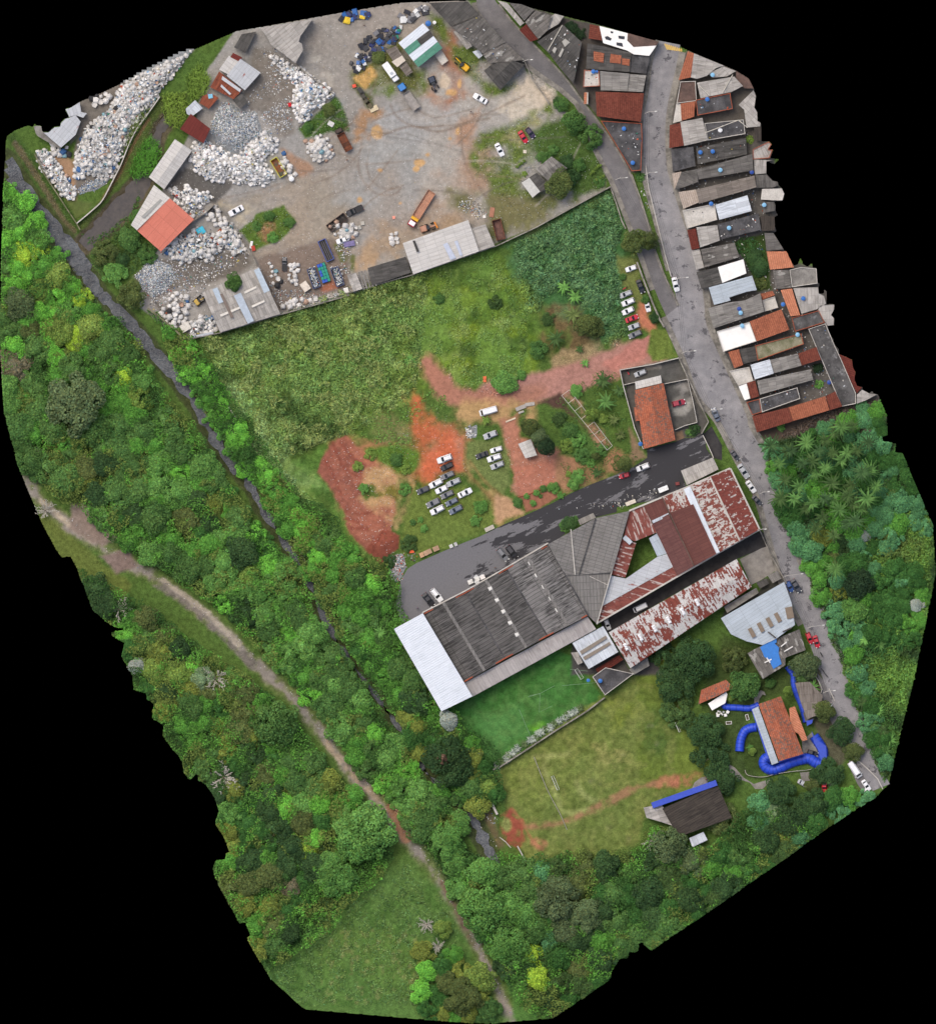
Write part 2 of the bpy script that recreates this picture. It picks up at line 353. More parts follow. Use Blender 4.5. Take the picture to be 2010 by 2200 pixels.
NA = fbm(GX, GY, 5, 5, 1); NB = fbm(GX, GY, 1.6, 4, 2); NC = fbm(GX, GY, 14, 4, 3); ND = fbm(GX, GY, 3.2, 4, 4)
def window(pts, pad):
 P = np.array(pts); x0, y0 = P.min(0)-pad; x1, y1 = P.max(0)+pad
 return slice(max(0, int((y0-gy[0])/G)), min(ny, int((y1-gy[0])/G)+2)), slice(max(0, int((x0-gx[0])/G)), min(nx, int((x1-gx[0])/G)+2))
def apply(sl, cov, col, zone, brk):
 if brk:
  sc_, thr, soft = brk; nn = fbm(GX[sl], GY[sl], sc_, 5, 5+sc_); cov = cov*np.clip((nn-thr)/soft+.5, 0, 1)
 c = np.array(lin(col)); CC[sl] = CC[sl]*(1-cov[..., None])+c*cov[..., None]
 if zone is not None: ZN[sl] = np.where(cov > .5, zone, ZN[sl])
def pt(t, s, col, f=.8, w=1.0, op=1.0, zone=None, brk=None):
 pts = p(t, s) if isinstance(s, str) else s; sl = window(pts, 3)
 d = sdf(pts, GX[sl], GY[sl])+((NB[sl]-.5)*1.2+(NA[sl]-.5)*2)*w
 apply(sl, np.clip(d/f+.5, 0, 1)*op, col, zone, brk)
def st(t, s, wd, col, f=.4, w=.3, op=1.0, zone=None, brk=None, sm=True):
 pts = p(t, s) if isinstance(s, str) else s
 if sm: pts = smooth_line(pts, 4)
 sl = window(pts, wd+2); d = wd/2-pdist(pts, GX[sl], GY[sl])+((NB[sl]-.5)*1.2+(NA[sl]-.5)*2)*w
 apply(sl, np.clip(d/f+.5, 0, 1)*op, col, zone, brk)
def ell(t, x, y, rx, ry, col, rot=0, **k):
 _, _, kk = TILES[t]; kk = (kk or 500/1842)*S; cx, cy = conv(t, x, y)
 pt(t, [(cx+rx*kk*math.cos(a)*math.cos(rot)-ry*kk*math.sin(a)*math.sin(rot), cy-(rx*kk*math.cos(a)*math.sin(rot)+ry*kk*math.sin(a)*math.cos(rot))) for a in [i*math.pi/8 for i in range(16)]], col, **k)

# big vegetation zones
FOR1 = p('W','-20,330 45,395 95,465 150,540 200,605 265,680 300,760 375,850 415,930 465,990 515,1060 550,1100 585,1150 615,1240 675,1310 730,1390 785,1470 850,1560 870,1620 800,1640 765,1590 700,1500 650,1430 590,1350 520,1280 440,1195 330,1130 250,1075 170,1000 80,950 20,920 -20,700')
FOR2 = p('W','130,1120 190,1150 260,1185 330,1235 400,1290 470,1335 540,1380 600,1440 640,1500 690,1555 750,1600 775,1650 740,1720 690,1760 640,1830 560,1880 500,1920 430,1800 400,1650 350,1500 240,1300 190,1200')
FOR3 = p('W','320,640 400,700 440,780 500,870 560,960 640,1020 690,1090 760,1130 780,1200 840,1330 880,1400 960,1480 990,1560 940,1600 860,1500 800,1420 740,1350 690,1270 650,1200 600,1120 560,1050 520,960 470,900 410,800 360,720')
FOR4 = p('W','790,1580 860,1580 930,1680 1040,1700 1260,1680 1290,1640 1400,1690 1470,1600 1640,1640 1850,1500 1300,1900 1090,2030 1030,1960 970,1880 900,1790 850,1700')
FOR7 = p('W','1505,880 1600,820 1740,780 1860,1000 1860,1200 1740,1560 1700,1430 1650,1300 1590,1130 1550,1050')
for fz in (FOR1, FOR2, FOR3, FOR4): pt('', fz, (50,74,34), 2, 2)
pt('', FOR7, (44,66,34), 2, 2)
pt('W','1690,1000 1840,1000 1850,1200 1790,1400 1745,1560 1700,1430 1660,1330 1700,1200', (84,122,44), 4, 4, brk=(7,.36,.3))
pt('t11','1300,560 1600,640 1700,900 1500,1200 1350,1100', (52,76,40), 4, 3)
pt('W','1690,980 1800,960 1835,1060 1760,1120 1680,1060', (78,100,42), 5, 4, brk=(8,.5,.2))
# central meadow
pt('W','400,700 560,650 800,560 960,500 1060,560 1040,700 960,780 820,760 700,860 620,900 520,900 440,800', (92,118,46), 4, 3)
pt('W','500,660 760,570 900,520 960,560 900,640 700,640 520,700', (84,104,44), 4, 3, op=.8)
pt('W','490,790 640,740 700,800 640,900 560,920', (66,88,38), 5, 3)
pt('W','840,560 1010,540 1060,660 1030,760 880,760 830,680', (98,124,42), 4, 3, brk=(12,.42,.25))
pt('W','1000,480 1200,380 1230,450 1225,640 1180,680 1060,600 1010,540', (62,98,54), 3, 3)
pt('W','900,560 1040,560 1050,740 900,760', (108,128,40), 5, 4, op=.7, brk=(6,.5,.25))
pt('W','560,920 640,880 690,1000 740,1110 640,1020 570,960', (84,118,52), 2, 1.5)
pt('W','1060,600 1140,600 1180,680 1100,720 1060,680', (104,90,62), 2, 2, brk=(6,.45,.2))
pt('W','1080,690 1220,670 1230,690 1090,735', (140,124,92), 1.5, 1, brk=(4,.45,.2))
pt('W','720,830 830,790 880,830 860,880 760,900', (112,114,70), 3, 3, brk=(6,.45,.3))
for (a, b, c, d) in (((124,146,76),3,.53,.18),((56,84,36),5,.55,.2),((96,128,58),9,.52,.2)):
 pt('W','400,700 500,655 620,640 800,560 960,500 1060,640 1020,760 830,770 700,870 660,880 690,1000 740,1110 640,1020 500,900', a and a, 3, 2, op=.75, brk=(b,c,d))
pt('W','420,720 470,760 540,860 600,920 640,960 560,960 500,880 440,790', (114,142,84), 3, 2, op=.8, brk=(4,.45,.3))
pt('W','1000,480 1200,380 1230,450 1225,640 1180,680 1060,600 1010,540', (84,118,76), 3, 2, op=.7, brk=(2.6,.5,.2))
# yard (NW recycling yards and the large dirt lot)
YARD = p('t5','600,1385 1300,1195 1842,1045')+p('t6','480,1000 870,880 1520,640 1842,510')+p('t7','960,190')+p('t3','1842,1500 1842,1330 1640,1100 1500,820 1380,800 1215,590 1205,490 840,120 750,0')+p('src','861,-10 590,40 508,60')+p('W','400,150 385,240 320,370 300,500 270,600 370,680')
pt('', YARD, (144,141,136), .6, .3, zone=1)
pt('t3','0,450 700,450 900,700 1340,560 1480,790 1300,1060 900,1000 700,1250 900,1500 900,1700 560,1800 0,1800', (156,151,143), 3, 3)
pt('t2','1300,60 1750,20 1842,100 1842,1842 1100,1842 760,1500 1000,1100 1250,800 950,450 930,250 1000,160', (142,136,128), 2, 2)
pt('t2','940,420 1100,380 1200,560 1260,620 1150,640 1000,560', (162,156,146), 2, 3, brk=(3,.5,.15))
pt('t5','800,300 1150,200 1842,0 1842,700 1500,700 1080,760 900,500', (146,136,122), 2, 2, brk=(12,.42,.3))
pt('t5','820,330 1000,300 1100,360 1080,450 960,500', (178,166,142), 2, 1.5, brk=(5,.45,.2))
pt('t3','0,700 500,720 700,860 620,1100 300,1180 0,1100', (150,150,148), 4, 3, brk=(11,.42,.3))
pt('t2','1150,1200 1500,1100 1842,1000 1842,1750 1500,1700 1200,1600', (148,147,143), 4, 3, brk=(12,.42,.3))
pt('t3','520,230 640,240 760,560 780,720 560,880 380,780 480,560', (146,104,80), 2.5, 2, brk=(9,.38,.25))
pt('t3','400,720 900,760 760,1150 620,1130 620,960', (160,122,94), 3, 2.5, op=.8, brk=(7,.45,.25))
pt('t3','900,780 1200,640 1340,620 1440,760 1300,920 1100,960', (186,174,156), 2.5, 2.5, brk=(6,.44,.2))
pt('t3','760,1100 900,1050 1000,1500 900,1650 640,1800 300,1842 350,1500 620,1350', (150,122,98), 4, 3, op=.8, brk=(10,.42,.3))
pt('t6','600,470 900,450 1000,330 1500,300 1500,480 900,640 420,860 380,780', (150,130,106), 3, 2, op=.8, brk=(10,.4,.3))
pt('t6','400,760 560,570 680,620 730,740 560,830 420,850', (164,140,112), 1.5, 1.5, brk=(5,.4,.2))
pt('t2','1380,850 1560,860 1560,1060 1340,1180 1340,1000', (160,124,90), 2, 1.5, op=.9, brk=(5,.42,.2))
pt('t2','760,1180 1000,1300 1020,1370 900,1400 800,1260', (152,118,92), 1.5, 1, op=.8)
for (t,x,y,rx,ry) in (('t2',1510,1055,38,48),('t3',35,1050,42,50),('t3',620,735,48,26),('t3',370,1285,44,30),('t3',435,1230,22,20),('t3',345,1340,20,18),('t3',690,665,14,34),('t3',612,1098,18,14),('t3',60,1348,18,12),('t3',675,1040,12,28),('t6',450,292,18,18),('t2',1690,1610,16,12)):
 ell(t, x, y, rx, ry, (186,150,104), f=.5, w=.7)
ell('t3', 570, 640, 40, 60, (184,170,150), f=.6, w=1); ell('t3', 540, 730, 40, 30, (158,154,146), f=.8, w=1)
# wet and dark yard parts
pt('t1','1310,760 1420,600 1600,640 1842,740 1700,860 1330,740', (92,88,84), 1, .6)
pt('t2','-20,1320 380,1450 230,1610 -20,1500', (92,89,85), .8, .5)
pt('t5','300,760 620,760 1000,660 1110,810 700,980 440,1000 340,1080 600,1380 480,1380 280,1100 150,900', (104,99,92), 1.5, 1.2)
pt('t5','440,900 700,860 760,960 500,1010', (122,118,110), 1.5, 2, brk=(4,.48,.2))
pt('t2','540,380 660,380 900,640 860,1060 720,1060 640,900 500,880 460,720', (118,112,104), 1.5, 1.5)
pt('t1','560,110 640,60 900,-70 1540,-345 1400,-180 1260,0 1200,110 800,700 600,820 560,600 620,330 560,400', (112,106,98), 1, .8, zone=1)
pt('t1','400,480 600,520 600,860 560,850 300,500', (152,124,98), 1.5, 1, zone=1)
pt('t1','540,850 740,860 700,950 600,1000', (86,100,52), 1, .8, zone=1)
pt('t5','1100,760 1700,600 1842,700 1842,1000 1250,1180', (120,108,98), 1.5, 1)
pt('t5','1590,990 1700,920 1780,980 1640,1030', (150,98,76), .8, .6)
pt('t7','0,0 400,60 700,300 400,430 0,640', (96,100,62), 3, 2, brk=(5,.4,.3))
# grass in the yard
for (t, s) in (('t3','850,1050 1100,980 1400,830 1520,960 1300,1240 1280,1330 1180,1430 1280,1560 1000,1560 760,1300'),('t3','560,140 600,250 560,320 500,260 470,120'),('t3','600,360 800,380 900,480 860,560 900,640 1010,710 1130,620 1150,700 880,770 780,600 640,460'),('t3','200,560 420,540 420,720 330,800 200,640'),('t3','0,520 80,500 200,700 140,780 0,740')):
 pt(t, s, (92,108,52), 2.5, 2, zone=0, brk=(5,.38,.3))
pt('t3','1050,1060 1300,900 1350,1000 1150,1150 1000,1120', (140,138,96), 2, 1.5, brk=(4,.42,.25))
pt('t3','1240,1050 1520,900 1700,1000 1842,1300 1842,1480 1600,1560 1300,1240', (70,92,44), 2, 1.5, zone=0)
pt('t3','600,1500 1200,1560 1400,1700 1250,1842 1000,1842 640,1640', (108,106,72), 3, 2.5, brk=(6,.42,.3))
pt('t2','880,1020 1180,760 1250,850 1290,1040 1220,1030 1100,1060 940,1100', (70,98,42), .8, .6, zone=0)
pt('t2','1290,560 1480,480 1520,420 1700,300 1842,600 1842,760 1640,640 1460,700 1330,680', (96,100,56), 1.5, 1.5, zone=0, brk=(4,.35,.3))
pt('t2','1320,620 1460,520 1500,600 1420,700', (182,148,92), 1, .8, brk=(2.5,.4,.2))
pt('t2','1340,700 1480,760 1500,900 1420,860', (86,92,56), 1, .8)
pt('t5','980,540 1110,400 1330,335 1420,470 1300,600 1200,640 1100,700 1060,640', (82,106,46), .8, .8, zone=0)
pt('t5','1120,560 1180,480 1260,440 1280,520 1180,640', (142,112,80), 1, 1, brk=(3,.42,.2))
pt('t6','250,640 420,680 400,860 330,860', (96,100,60), 1, 1, brk=(2.5,.42,.2))
# tyre tracks
for (t, s, wd) in (('t3','140,830 200,930 300,990 420,1005 560,990',1.2),('t2','1390,1130 1360,1300 1400,1430 1500,1530 1640,1540 1700,1490',1.0),('t2','1450,1180 1430,1320 1470,1430 1560,1490 1700,1490',.8),('t2','1400,1160 1300,1290 1150,1400 1000,1450',.8),('t3','60,1080 300,1000 560,1040 900,900 1200,760',1.4),('t3','700,1000 720,1250 800,1420 900,1560',1.3),('t2','760,1450 600,1500 330,1560',1.0),('t2','1020,1650 1100,1560 1300,1500',.7),('t3','0,960 300,860 500,930 800,860',.9)):
 st(t, s, wd*.5, (118,102,88), .5, .15, .55)
rr = random.Random(3)
for i in range(46):        # many faint wheel lines through the lot
 x, y = rr.uniform(-60, 60), rr.uniform(88, 122); a = rr.uniform(-.5, .9); L = rr.uniform(8, 24); b = rr.uniform(-.3, .3)
 ln = [(x+L*k/4*math.cos(a+b*k/4), y+L*k/4*math.sin(a+b*k/4)) for k in range(5)]
 x1 = (ln[2][0]/S+1005, 1100-ln[2][1]/S)
 if sdf(YARD, np.array([ln[2][0]]), np.array([ln[2][1]]))[0] > 8: st('', ln, .5, rr.choice([(120,104,88),(104,98,92),(168,160,150)]), .4, .15, .45, sm=False)
# red road, soil banks and the parked cars' lot
st('t10','1300,30 1050,90 800,190 500,280 200,350 0,370', 9.0, (160,118,106), 1.5, 1, zone=3)
st('t9','1842,170 1600,190 1300,200 1160,160 1080,60 1000,-60', 6.0, (158,112,94), 2.4, 1.6, zone=3)
pt('t7','1180,1400 1280,1370 1310,1500 1000,1640 900,1600', (170,116,104), 1, 1, zone=3)
pt('t7','1180,1090 1240,1100 1260,1240 1320,1280 1300,1340 1190,1300 1180,1200', (174,112,86), 2, 1.2, zone=2, brk=(3,.38,.3))
pt('t7','1290,1330 1400,1320 1490,1540 1290,1570 1260,1500', (96,112,52), 1, 1, zone=0)
pt('t7','1010,740 1180,760 1220,1100 1160,1100 1060,960', (104,112,62), 1.5, 1, zone=0)
pt('t20','1450,860 1520,950 1640,1060 1842,1150 1842,1440 1760,1842 1600,1760 1480,1640 1420,1460 1350,1330 1230,1160 1250,1060 1330,940', (134,84,70), .9, 1, zone=2)
pt('t20','1450,860 1640,1060 1842,1150 1842,1842 1480,1640 1350,1330 1330,940', (158,104,84), 2, 2, op=.6, brk=(3,.5,.25))
pt('t9','500,1400 640,1230 770,1290 760,1400 620,1510', (126,72,58), .5, .6, zone=2)
st('t9','630,1260 560,1400', .6, (112,62,50), .5, .2, .6); st('t9','650,1260 650,1420', .6, (112,62,50), .5, .2, .6)
for s in ('240,560 330,760 480,840','180,700 260,850 300,960','300,560 420,700 470,800','330,1100 460,1120 560,1100','340,1160 440,1180','390,1230 520,1240'):
 st('t9', s, .7, (120,62,50), .6, .5, .65)
pt('t9','380,520 700,600 950,700 1000,450 1250,400 1310,560 1300,800 1000,850 850,820 640,760 470,700 430,560', (170,112,86), 4, 2.4, zone=2, brk=(5,.36,.35))
pt('t9','850,190 920,200 1000,400 1200,400 1290,600 1290,760 950,900 880,860 950,600 850,470 880,330', (184,98,66), 3.5, 2.4, op=.85, zone=2, brk=(4,.4,.35))
pt('t9','480,760 700,700 900,860 840,1060 820,1180 740,1220 560,1100 470,1000 480,860', (176,144,104), 2, 1.8, zone=2, brk=(6,.36,.3))
pt('t9','1280,200 1842,230 1842,420 1540,400 1300,420 1180,330', (168,138,96), 2, 1.5, zone=2, brk=(5,.4,.3))
pt('t9','1300,560 1560,540 1640,640 1650,900 1560,1000 1420,820 1280,760', (104,116,66), 1.5, 1.5, zone=0)
pt('t9','900,900 1280,880 1500,1080 1540,1160 1300,1330 1000,1440 780,1420 780,1200', (98,114,54), 2, 2, zone=0)
pt('t9','1290,700 1400,900 1640,1080 1740,1140 1560,1200 1500,1000 1300,860', (166,136,92), 2, 1.5, zone=2, brk=(7,.38,.3))
pt('t9','600,880 800,900 760,1010 560,1000', (112,106,52), 1.5, 1.5, zone=0, brk=(4,.42,.3))
pt('t9','440,900 560,880 600,980 500,1010', (80,98,44), 1, .8, zone=0)
pt('t9','500,600 700,580 920,640 940,760 800,820 640,740', (86,114,46), 1.5, 1.5, zone=0)
for s in ('1290,560 1290,760 1430,930 1560,1060','1320,700 1450,870 1600,1000'): st('t9', s, .8, (130,104,66), .6, .3, .6)
pt('t10','80,560 230,500 250,700 560,800 530,1050 240,1170 170,1130 210,950 120,700', (164,114,94), 1.6, 1.2, zone=2)
pt('t10','180,930 500,880 520,1060 240,1160', (164,108,88), 1, .6, zone=2)
pt('t10','380,420 560,340 640,480 780,640 860,760 700,560 560,480', (82,62,54), 1, .8, zone=2)
pt('t10','600,360 700,380 960,760 860,820 760,560', (150,116,92), 1.5, 1, zone=2, brk=(4,.4,.3))
pt('t10','480,500 760,640 880,820 780,920 660,880 560,700', (74,104,50), 1.5, 1.2, zone=0)
pt('t10','540,830 860,920 1000,780 1160,900 960,1010 600,1140 540,1060', (150,112,84), 1.5, 1.2, zone=2, brk=(5,.36,.3))
pt('t10','250,1170 440,1110 600,1140 380,1260 290,1300', (142,96,76), .6, .5, zone=2)
pt('t10','1100,600 1200,800 1250,860 1130,900', (128,108,84), 1, .8, zone=2)
pt('t10','60,1170 180,1180 290,1300 60,1370', (174,140,108), 1.2, 1, zone=2)
# football pitches
pt('t12','545,1395 790,1275 1450,910 1600,960 1720,1150 1830,1280 1000,1830 940,1842 830,1700 740,1560 650,1400', (60,104,48), .8, .4, zone=4)
PITCH = p('t15','400,750 720,560 1130,250 1290,170 1510,0 1700,100 1842,300 1842,860 1700,1000 1600,1120 1560,1330 1300,1430 900,1420 720,1520 600,1350 560,1200 480,960 450,830')+[]
pt('', PITCH, (104,117,60), 1, 1, zone=4)
pt('t14','-20,0 60,900 220,1400 330,1560 0,1700 -300,1600 -300,200', (96,112,48), 1.5, 1.5, zone=4)
pt('t15','480,780 900,600 1000,700 960,1140 720,1160 560,1000', (116,128,62), 3, 2, op=.7, brk=(8,.42,.3))
pt('t15','1200,560 1400,540 1500,700 1380,760 1220,700', (142,140,86), 2, 1.5, brk=(3,.48,.25))
pt('t15','1550,300 1842,280 1842,620 1600,600', (70,92,44), 4, 3, op=.8)
pt('t15','1250,180 1500,150 1600,300 1400,420', (114,124,50), 3, 2, op=.8)
pt('t12','820,1420 1160,1340 1240,1560 950,1740', (84,132,72), 3, 2, op=.6)
pt('t12','1240,1300 1500,1200 1300,1400', (92,136,76), 3, 2, op=.5, brk=(5,.45,.3))
pt('t15','680,410 800,380 740,460', (92,150,40), 1.5, 1, op=.8)
for (x,y,rx,ry) in ((1190,830,34,26),(1245,860,14,14),(1650,400,34,20),(1580,345,18,12),(1440,640,32,24),(1325,1205,18,18),(1470,1310,20,26),(1690,545,10,10)): ell('t15', x, y, rx, ry, (108,106,84), f=1, w=1, op=.7)
for sd, cl, th in ((1.5,(84,98,44),.54),(3,(118,124,68),.56),(.9,(78,92,42),.6)): pt('', PITCH, cl, 1, 1, op=.55, brk=(sd,th,.15))
pt('t12','545,1395 790,1275 1450,910 1720,1150 1830,1280 1000,1830 740,1560', (82,116,62), 1, 1, op=.5, brk=(2,.55,.2))
for s in ('730,650 860,640 930,640 1000,620','860,640 800,740 900,950 960,1090 1150,1060','1060,850 1120,950 1210,1000'): st('t15', s, 1.3, (146,152,94), 1.2, .6, .55)
st('t15','650,1200 760,1195 900,1185 1050,1130 1200,1060 1400,960 1560,890 1740,850', 1.9, (146,108,82), 1.2, 1.0, .85, zone=3, brk=(2,.38,.35))
st('t15','1740,850 1900,820', 3.5, (160,112,82), 1, .9, .8, brk=(2,.42,.3)); st('t14','0,1590 100,1560 210,1550', 3.5, (160,104,80), 1, .9, .8, brk=(2,.42,.3))
pt('t15','430,1080 540,1080 650,1170 660,1290 600,1380 520,1340 440,1240', (138,76,60), 1.2, 2.2, zone=2, brk=(2.5,.36,.3))
ell('t15', 505, 1185, 40, 60, (122,128,74), f=1, w=.6, zone=0); pt('t15','270,1000 400,1000 440,1200 500,1350 440,1400 330,1200', (98,88,62), 1.5, 1.2, zone=2)
st('t15','550,1060 620,1150 700,1290 760,1360', .7, (150,100,72), .4, .3, .7); st('t15','740,1330 790,1350', 3, (160,110,84), 1, .8, .7, brk=(2,.42,.3))
# forest path
PATH = p('W','45,945 80,985 120,1018 180,1065 250,1108 320,1148 390,1200 450,1255 520,1325 580,1380 630,1440 680,1510 745,1580 790,1640 840,1700 880,1770 915,1830 940,1870 960,1910 985,1960 1015,2025')
pt('W','540,1350 640,1350 680,1440 740,1520 800,1600 760,1600 690,1500 620,1410', (106,122,66), 2, 1.5)
pt('W','80,1000 160,1070 260,1150 250,1180 150,1140 70,1040', (92,104,50), 1.5, 1)
st('', PATH, 4.0, (112,116,78), 1.6, 1.4, .8); st('', PATH, 2.3, (134,127,118), 1.2, 1.7, zone=3, brk=(2.2,.3,.2)); st('W','300,1140 380,1195 440,1250 500,1310', 3.2, (108,102,96), .8, .8, .85, brk=(2,.45,.2))
st('W','320,1142 400,1200 470,1270', 1.6, (168,158,142), .5, .6, .7); st('W','80,985 120,1018 180,1065', 1.4, (172,160,140), .5, .5, .8)
pt('W','140,990 190,1000 230,1060 200,1080 140,1040', (130,116,106), 1, .8, zone=3); pt('W','195,1095 250,1080 270,1115 230,1130', (122,106,98), 1, .6, zone=3)
st('W','640,1460 700,1530 760,1590', 2.0, (164,144,120), .8, .6, .7, brk=(2,.4,.3)); st('W','770,1590 800,1650', 3.4, (158,118,92), .6, .4, .9)
pt('W','785,1605 800,1600 812,1630 800,1640', (168,152,136), .5, .3); st('W','870,1740 900,1800 930,1860', 1.8, (110,88,76), .7, .6, .8)
# bottom clearing
pt('W','690,1760 790,1690 860,1740 920,1850 960,1960 1000,2030 560,2000 480,1920 560,1890 640,1820', (82,112,56), 4, 3)
pt('W','700,1750 860,1740 920,1850 960,1960 560,2000 480,1920', (60,92,40), 3, 3, op=.6, brk=(2.5,.52,.15))
pt('W','600,1850 760,1780 840,1850 820,1960 640,1960', (84,114,54), 4, 4, brk=(5,.48,.25))
pt('W','620,1840 820,1820 840,1980 640,1970', (126,130,80), .8, 2, op=.45, brk=(1.6,.62,.1))
pt('W','985,1880 1020,1900 1060,2010 1020,2030', (76,112,54), 1, 1)
# left verge of the channel and stream banks
pt('t1','50,350 110,300 280,500 460,790 620,1030 640,1130 520,1100 330,830 180,600', (64,88,40), 1, .8)
st('t1','120,400 250,600 380,800 500,1000 590,1090', 1.6, (104,88,72), .6, .5, .7)
pt('t1','1266,20 1500,0 1400,200 1380,300 1200,380 1000,640 870,800 700,1080 640,1130 620,1040 870,760 1000,480 1150,200', (78,92,46), 1, .8)
st('t1','1180,200 1060,400 960,600 820,840', .9, (124,92,68), .5, .5, .7)
# house lots east, dark paving
pt('t4','840,560 1020,400 1330,480 1560,640 1620,1000 1760,1500 1760,1842 960,1842 880,1400 850,1000', (88,85,81), .8, .4, zone=5)
pt('t8','130,0 1060,0 1100,600 1320,640 1460,940 1460,1200 1640,1560 1820,1640 1842,1760 1130,1842 760,1842 560,1400 430,1100 340,640', (88,85,81), .8, .4, zone=5)
pt('t4','0,130 245,180 820,330 740,500 720,700 670,950 660,1370 560,1370 380,1000 160,760 -100,380 -420,-10', (76,72,68), .8, .4, zone=5)
pt('t8','640,440 800,400 900,370 950,820 830,840 740,600', (56,72,36), .8, .5, zone=0)
pt('t11','425,345 1130,270 1420,190 1480,330 1440,480 900,480 520,560 440,480', (78,68,60), 1.5, 1, zone=5, brk=None)
pt('t10','1035,165 1500,70 1570,230 1730,570 1680,680 1540,700 1230,790 1130,560', (84,82,78), .5, .2, zone=5)
ell('t10', 1520, 470, 60, 60, (160,156,148), f=2, w=2, op=.8); ell('t10', 1520, 290, 40, 30, (150,146,140), f=1.5, w=1.5, op=.7); ell('t10', 1300, 140, 60, 22, (140,132,122), f=1, w=1.5, op=.7)
pt('t10','1470,660 1530,640 1550,720 1480,730', (122,100,80), .5, .3, zone=5)
# south-east gardens
pt('t14','380,420 700,560 900,700 950,800 830,900 640,960 560,1100 520,1350 700,1560 560,1560 400,1430 200,900', (62,78,40), 1.5, 1)
pt('t14','520,1220 700,1180 720,1380 700,1530 560,1500 520,1350', (58,74,34), 1, .8)
pt('t14','1050,560 1120,620 1200,850 1290,1080 1400,1330 1300,1480 1220,1400 1100,1150 1040,900 930,780', (84,84,66), 1, .8)
pt('t13','100,1600 380,1500 560,1800 700,1700 860,1842 100,1842', (74,72,70), .8, .4, zone=5)
pt('t13','1310,1340 1580,1180 1600,1150 1600,1080 1842,1090 1500,1500 1350,1500 1290,1400', (66,66,60), .8, .4, zone=5)
# river stones / bank soil
for (L, c1) in ((STREAM,(70,78,48)), (CHANNEL,(84,78,62))):
 for a, b in zip(L[:-1], L[1:]): st('', p('W', '%g,%g %g,%g'%(a[0],a[1],b[0],b[1])), (a[2]+b[2])/2*1.0912*S+1.6, c1, .8, .8, sm=False)
# fine mottling belonging to the surface
CC *= (0.86+0.28*NB)[..., None]*(0.9+0.2*ND)[..., None]
CC[..., 0] *= (.93+.14*NC); CC[..., 2] *= (1.05-.1*NC)
HZ = np.zeros((ny, nx))
for L, dep in ((STREAM, 1.6), (CHANNEL, 1.2)):
 for a, b in zip(L[:-1], L[1:]):
  q = p('W', '%g,%g %g,%g'%(a[0],a[1],b[0],b[1])); sl = window(q, 8); wd = (a[2]+b[2])/2*1.0912*S/2
  d = pdist(q, GX[sl], GY[sl])-wd; HZ[sl] = np.minimum(HZ[sl], -dep*np.clip(.5-d/2.4, 0, 1))
HZ -= fbm(GX, GY, 7, 3, 8)*.1*(ZN == 0)
# soil banks rise a little
sl = window(p('t9','120,500 780,1500'), 2); d = sdf(p('t9','500,1400 640,1230 770,1290 760,1400 620,1510'), GX[sl], GY[sl]); HZ[sl] += np.clip(d, 0, 4)*.35
OD = sdf(OUT, GX, GY)
VID = np.arange(ny*nx).reshape(ny, nx)
# snap border vertices to the outline so its edge is clean
Vx = GX.copy(); Vy = GY.copy()
bs = np.argwhere(np.abs(OD) < G*.9); P = np.array(OUT); Q = np.roll(P, -1, 0); E = Q-P; L2 = (E**2).sum(1)+1e-9
for iy, ix in bs:
 q = np.array([GX[iy, ix], GY[iy, ix]]); t = np.clip(((q-P)*E).sum(1)/L2, 0, 1); c = P+E*t[:, None]; k = ((q-c)**2).sum(1).argmin()
 if OD[iy, ix] < 0.3*G: Vx[iy, ix], Vy[iy, ix] = c[k]
cell = (OD[:-1, :-1] > -G*.9) & (OD[1:, :-1] > -G*.9) & (OD[:-1, 1:] > -G*.9) & (OD[1:, 1:] > -G*.9) & ((OD[:-1, :-1]+OD[1:, 1:]+OD[1:, :-1]+OD[:-1, 1:]) > 0)
CZ = ZN[:-1, :-1]
tintmat('ground_green', .95, .34, .8, 3.2, obj=False, spec=.1, bumpd=.15)
tintmat('ground_dirt', .85, .2, .8, 3.4, obj=False, spec=.2, bumpd=.04)
tintmat('ground_soil', .95, .24, .8, 3, obj=False, spec=.1, bumpd=.08)
tintmat('ground_pitch', .95, .34, .5, 2.6, obj=False, spec=.1, bumpd=.04)
ZI = {0: ('ground','ground_green','grassy ground and undergrowth floor between all the plots','ground'), 1: ('work_yard','ground_dirt','grey brown muddy yard of the waste sorting lots','yard'),
   2: ('bare_soil','ground_soil','bare orange and red brown soil beside the parked cars','soil'), 3: ('dirt_road','ground_soil','unpaved pinkish gravel road and woodland track','dirt road'),
   4: ('football_pitch','ground_pitch','worn green playing field south of the warehouse','playing field'), 5: ('paved_lot','ground_dirt','dark stained paving between the houses','paving')}
for z, (nm, mt, lb, ct) in ZI.items():
 m = cell & (CZ == z); iy, ix = np.nonzero(m)
 F = np.stack([VID[iy, ix], VID[iy, ix+1], VID[iy+1, ix+1], VID[iy+1, ix]], 1); u, inv = np.unique(F, return_inverse=True); F = inv.reshape(F.shape)
 V = np.stack([Vx.ravel()[u], Vy.ravel()[u], HZ.ravel()[u]], 1)
 tag(link(nm, npmesh(nm, V, F, M[mt], vcol=CC.reshape(-1, 3)[u], smooth=True)), lb, ct, kind='structure')
def gcol(x, y):
 ix = np.clip(((np.asarray(x)-gx[0])/G).astype(int), 0, nx-1); iy = np.clip(((np.asarray(y)-gy[0])/G).astype(int), 0, ny-1); return CC[iy, ix]
def gz(x, y):
 ix = np.clip(((np.asarray(x)-gx[0])/G).astype(int), 0, nx-1); iy = np.clip(((np.asarray(y)-gy[0])/G).astype(int), 0, ny-1); return HZ[iy, ix]

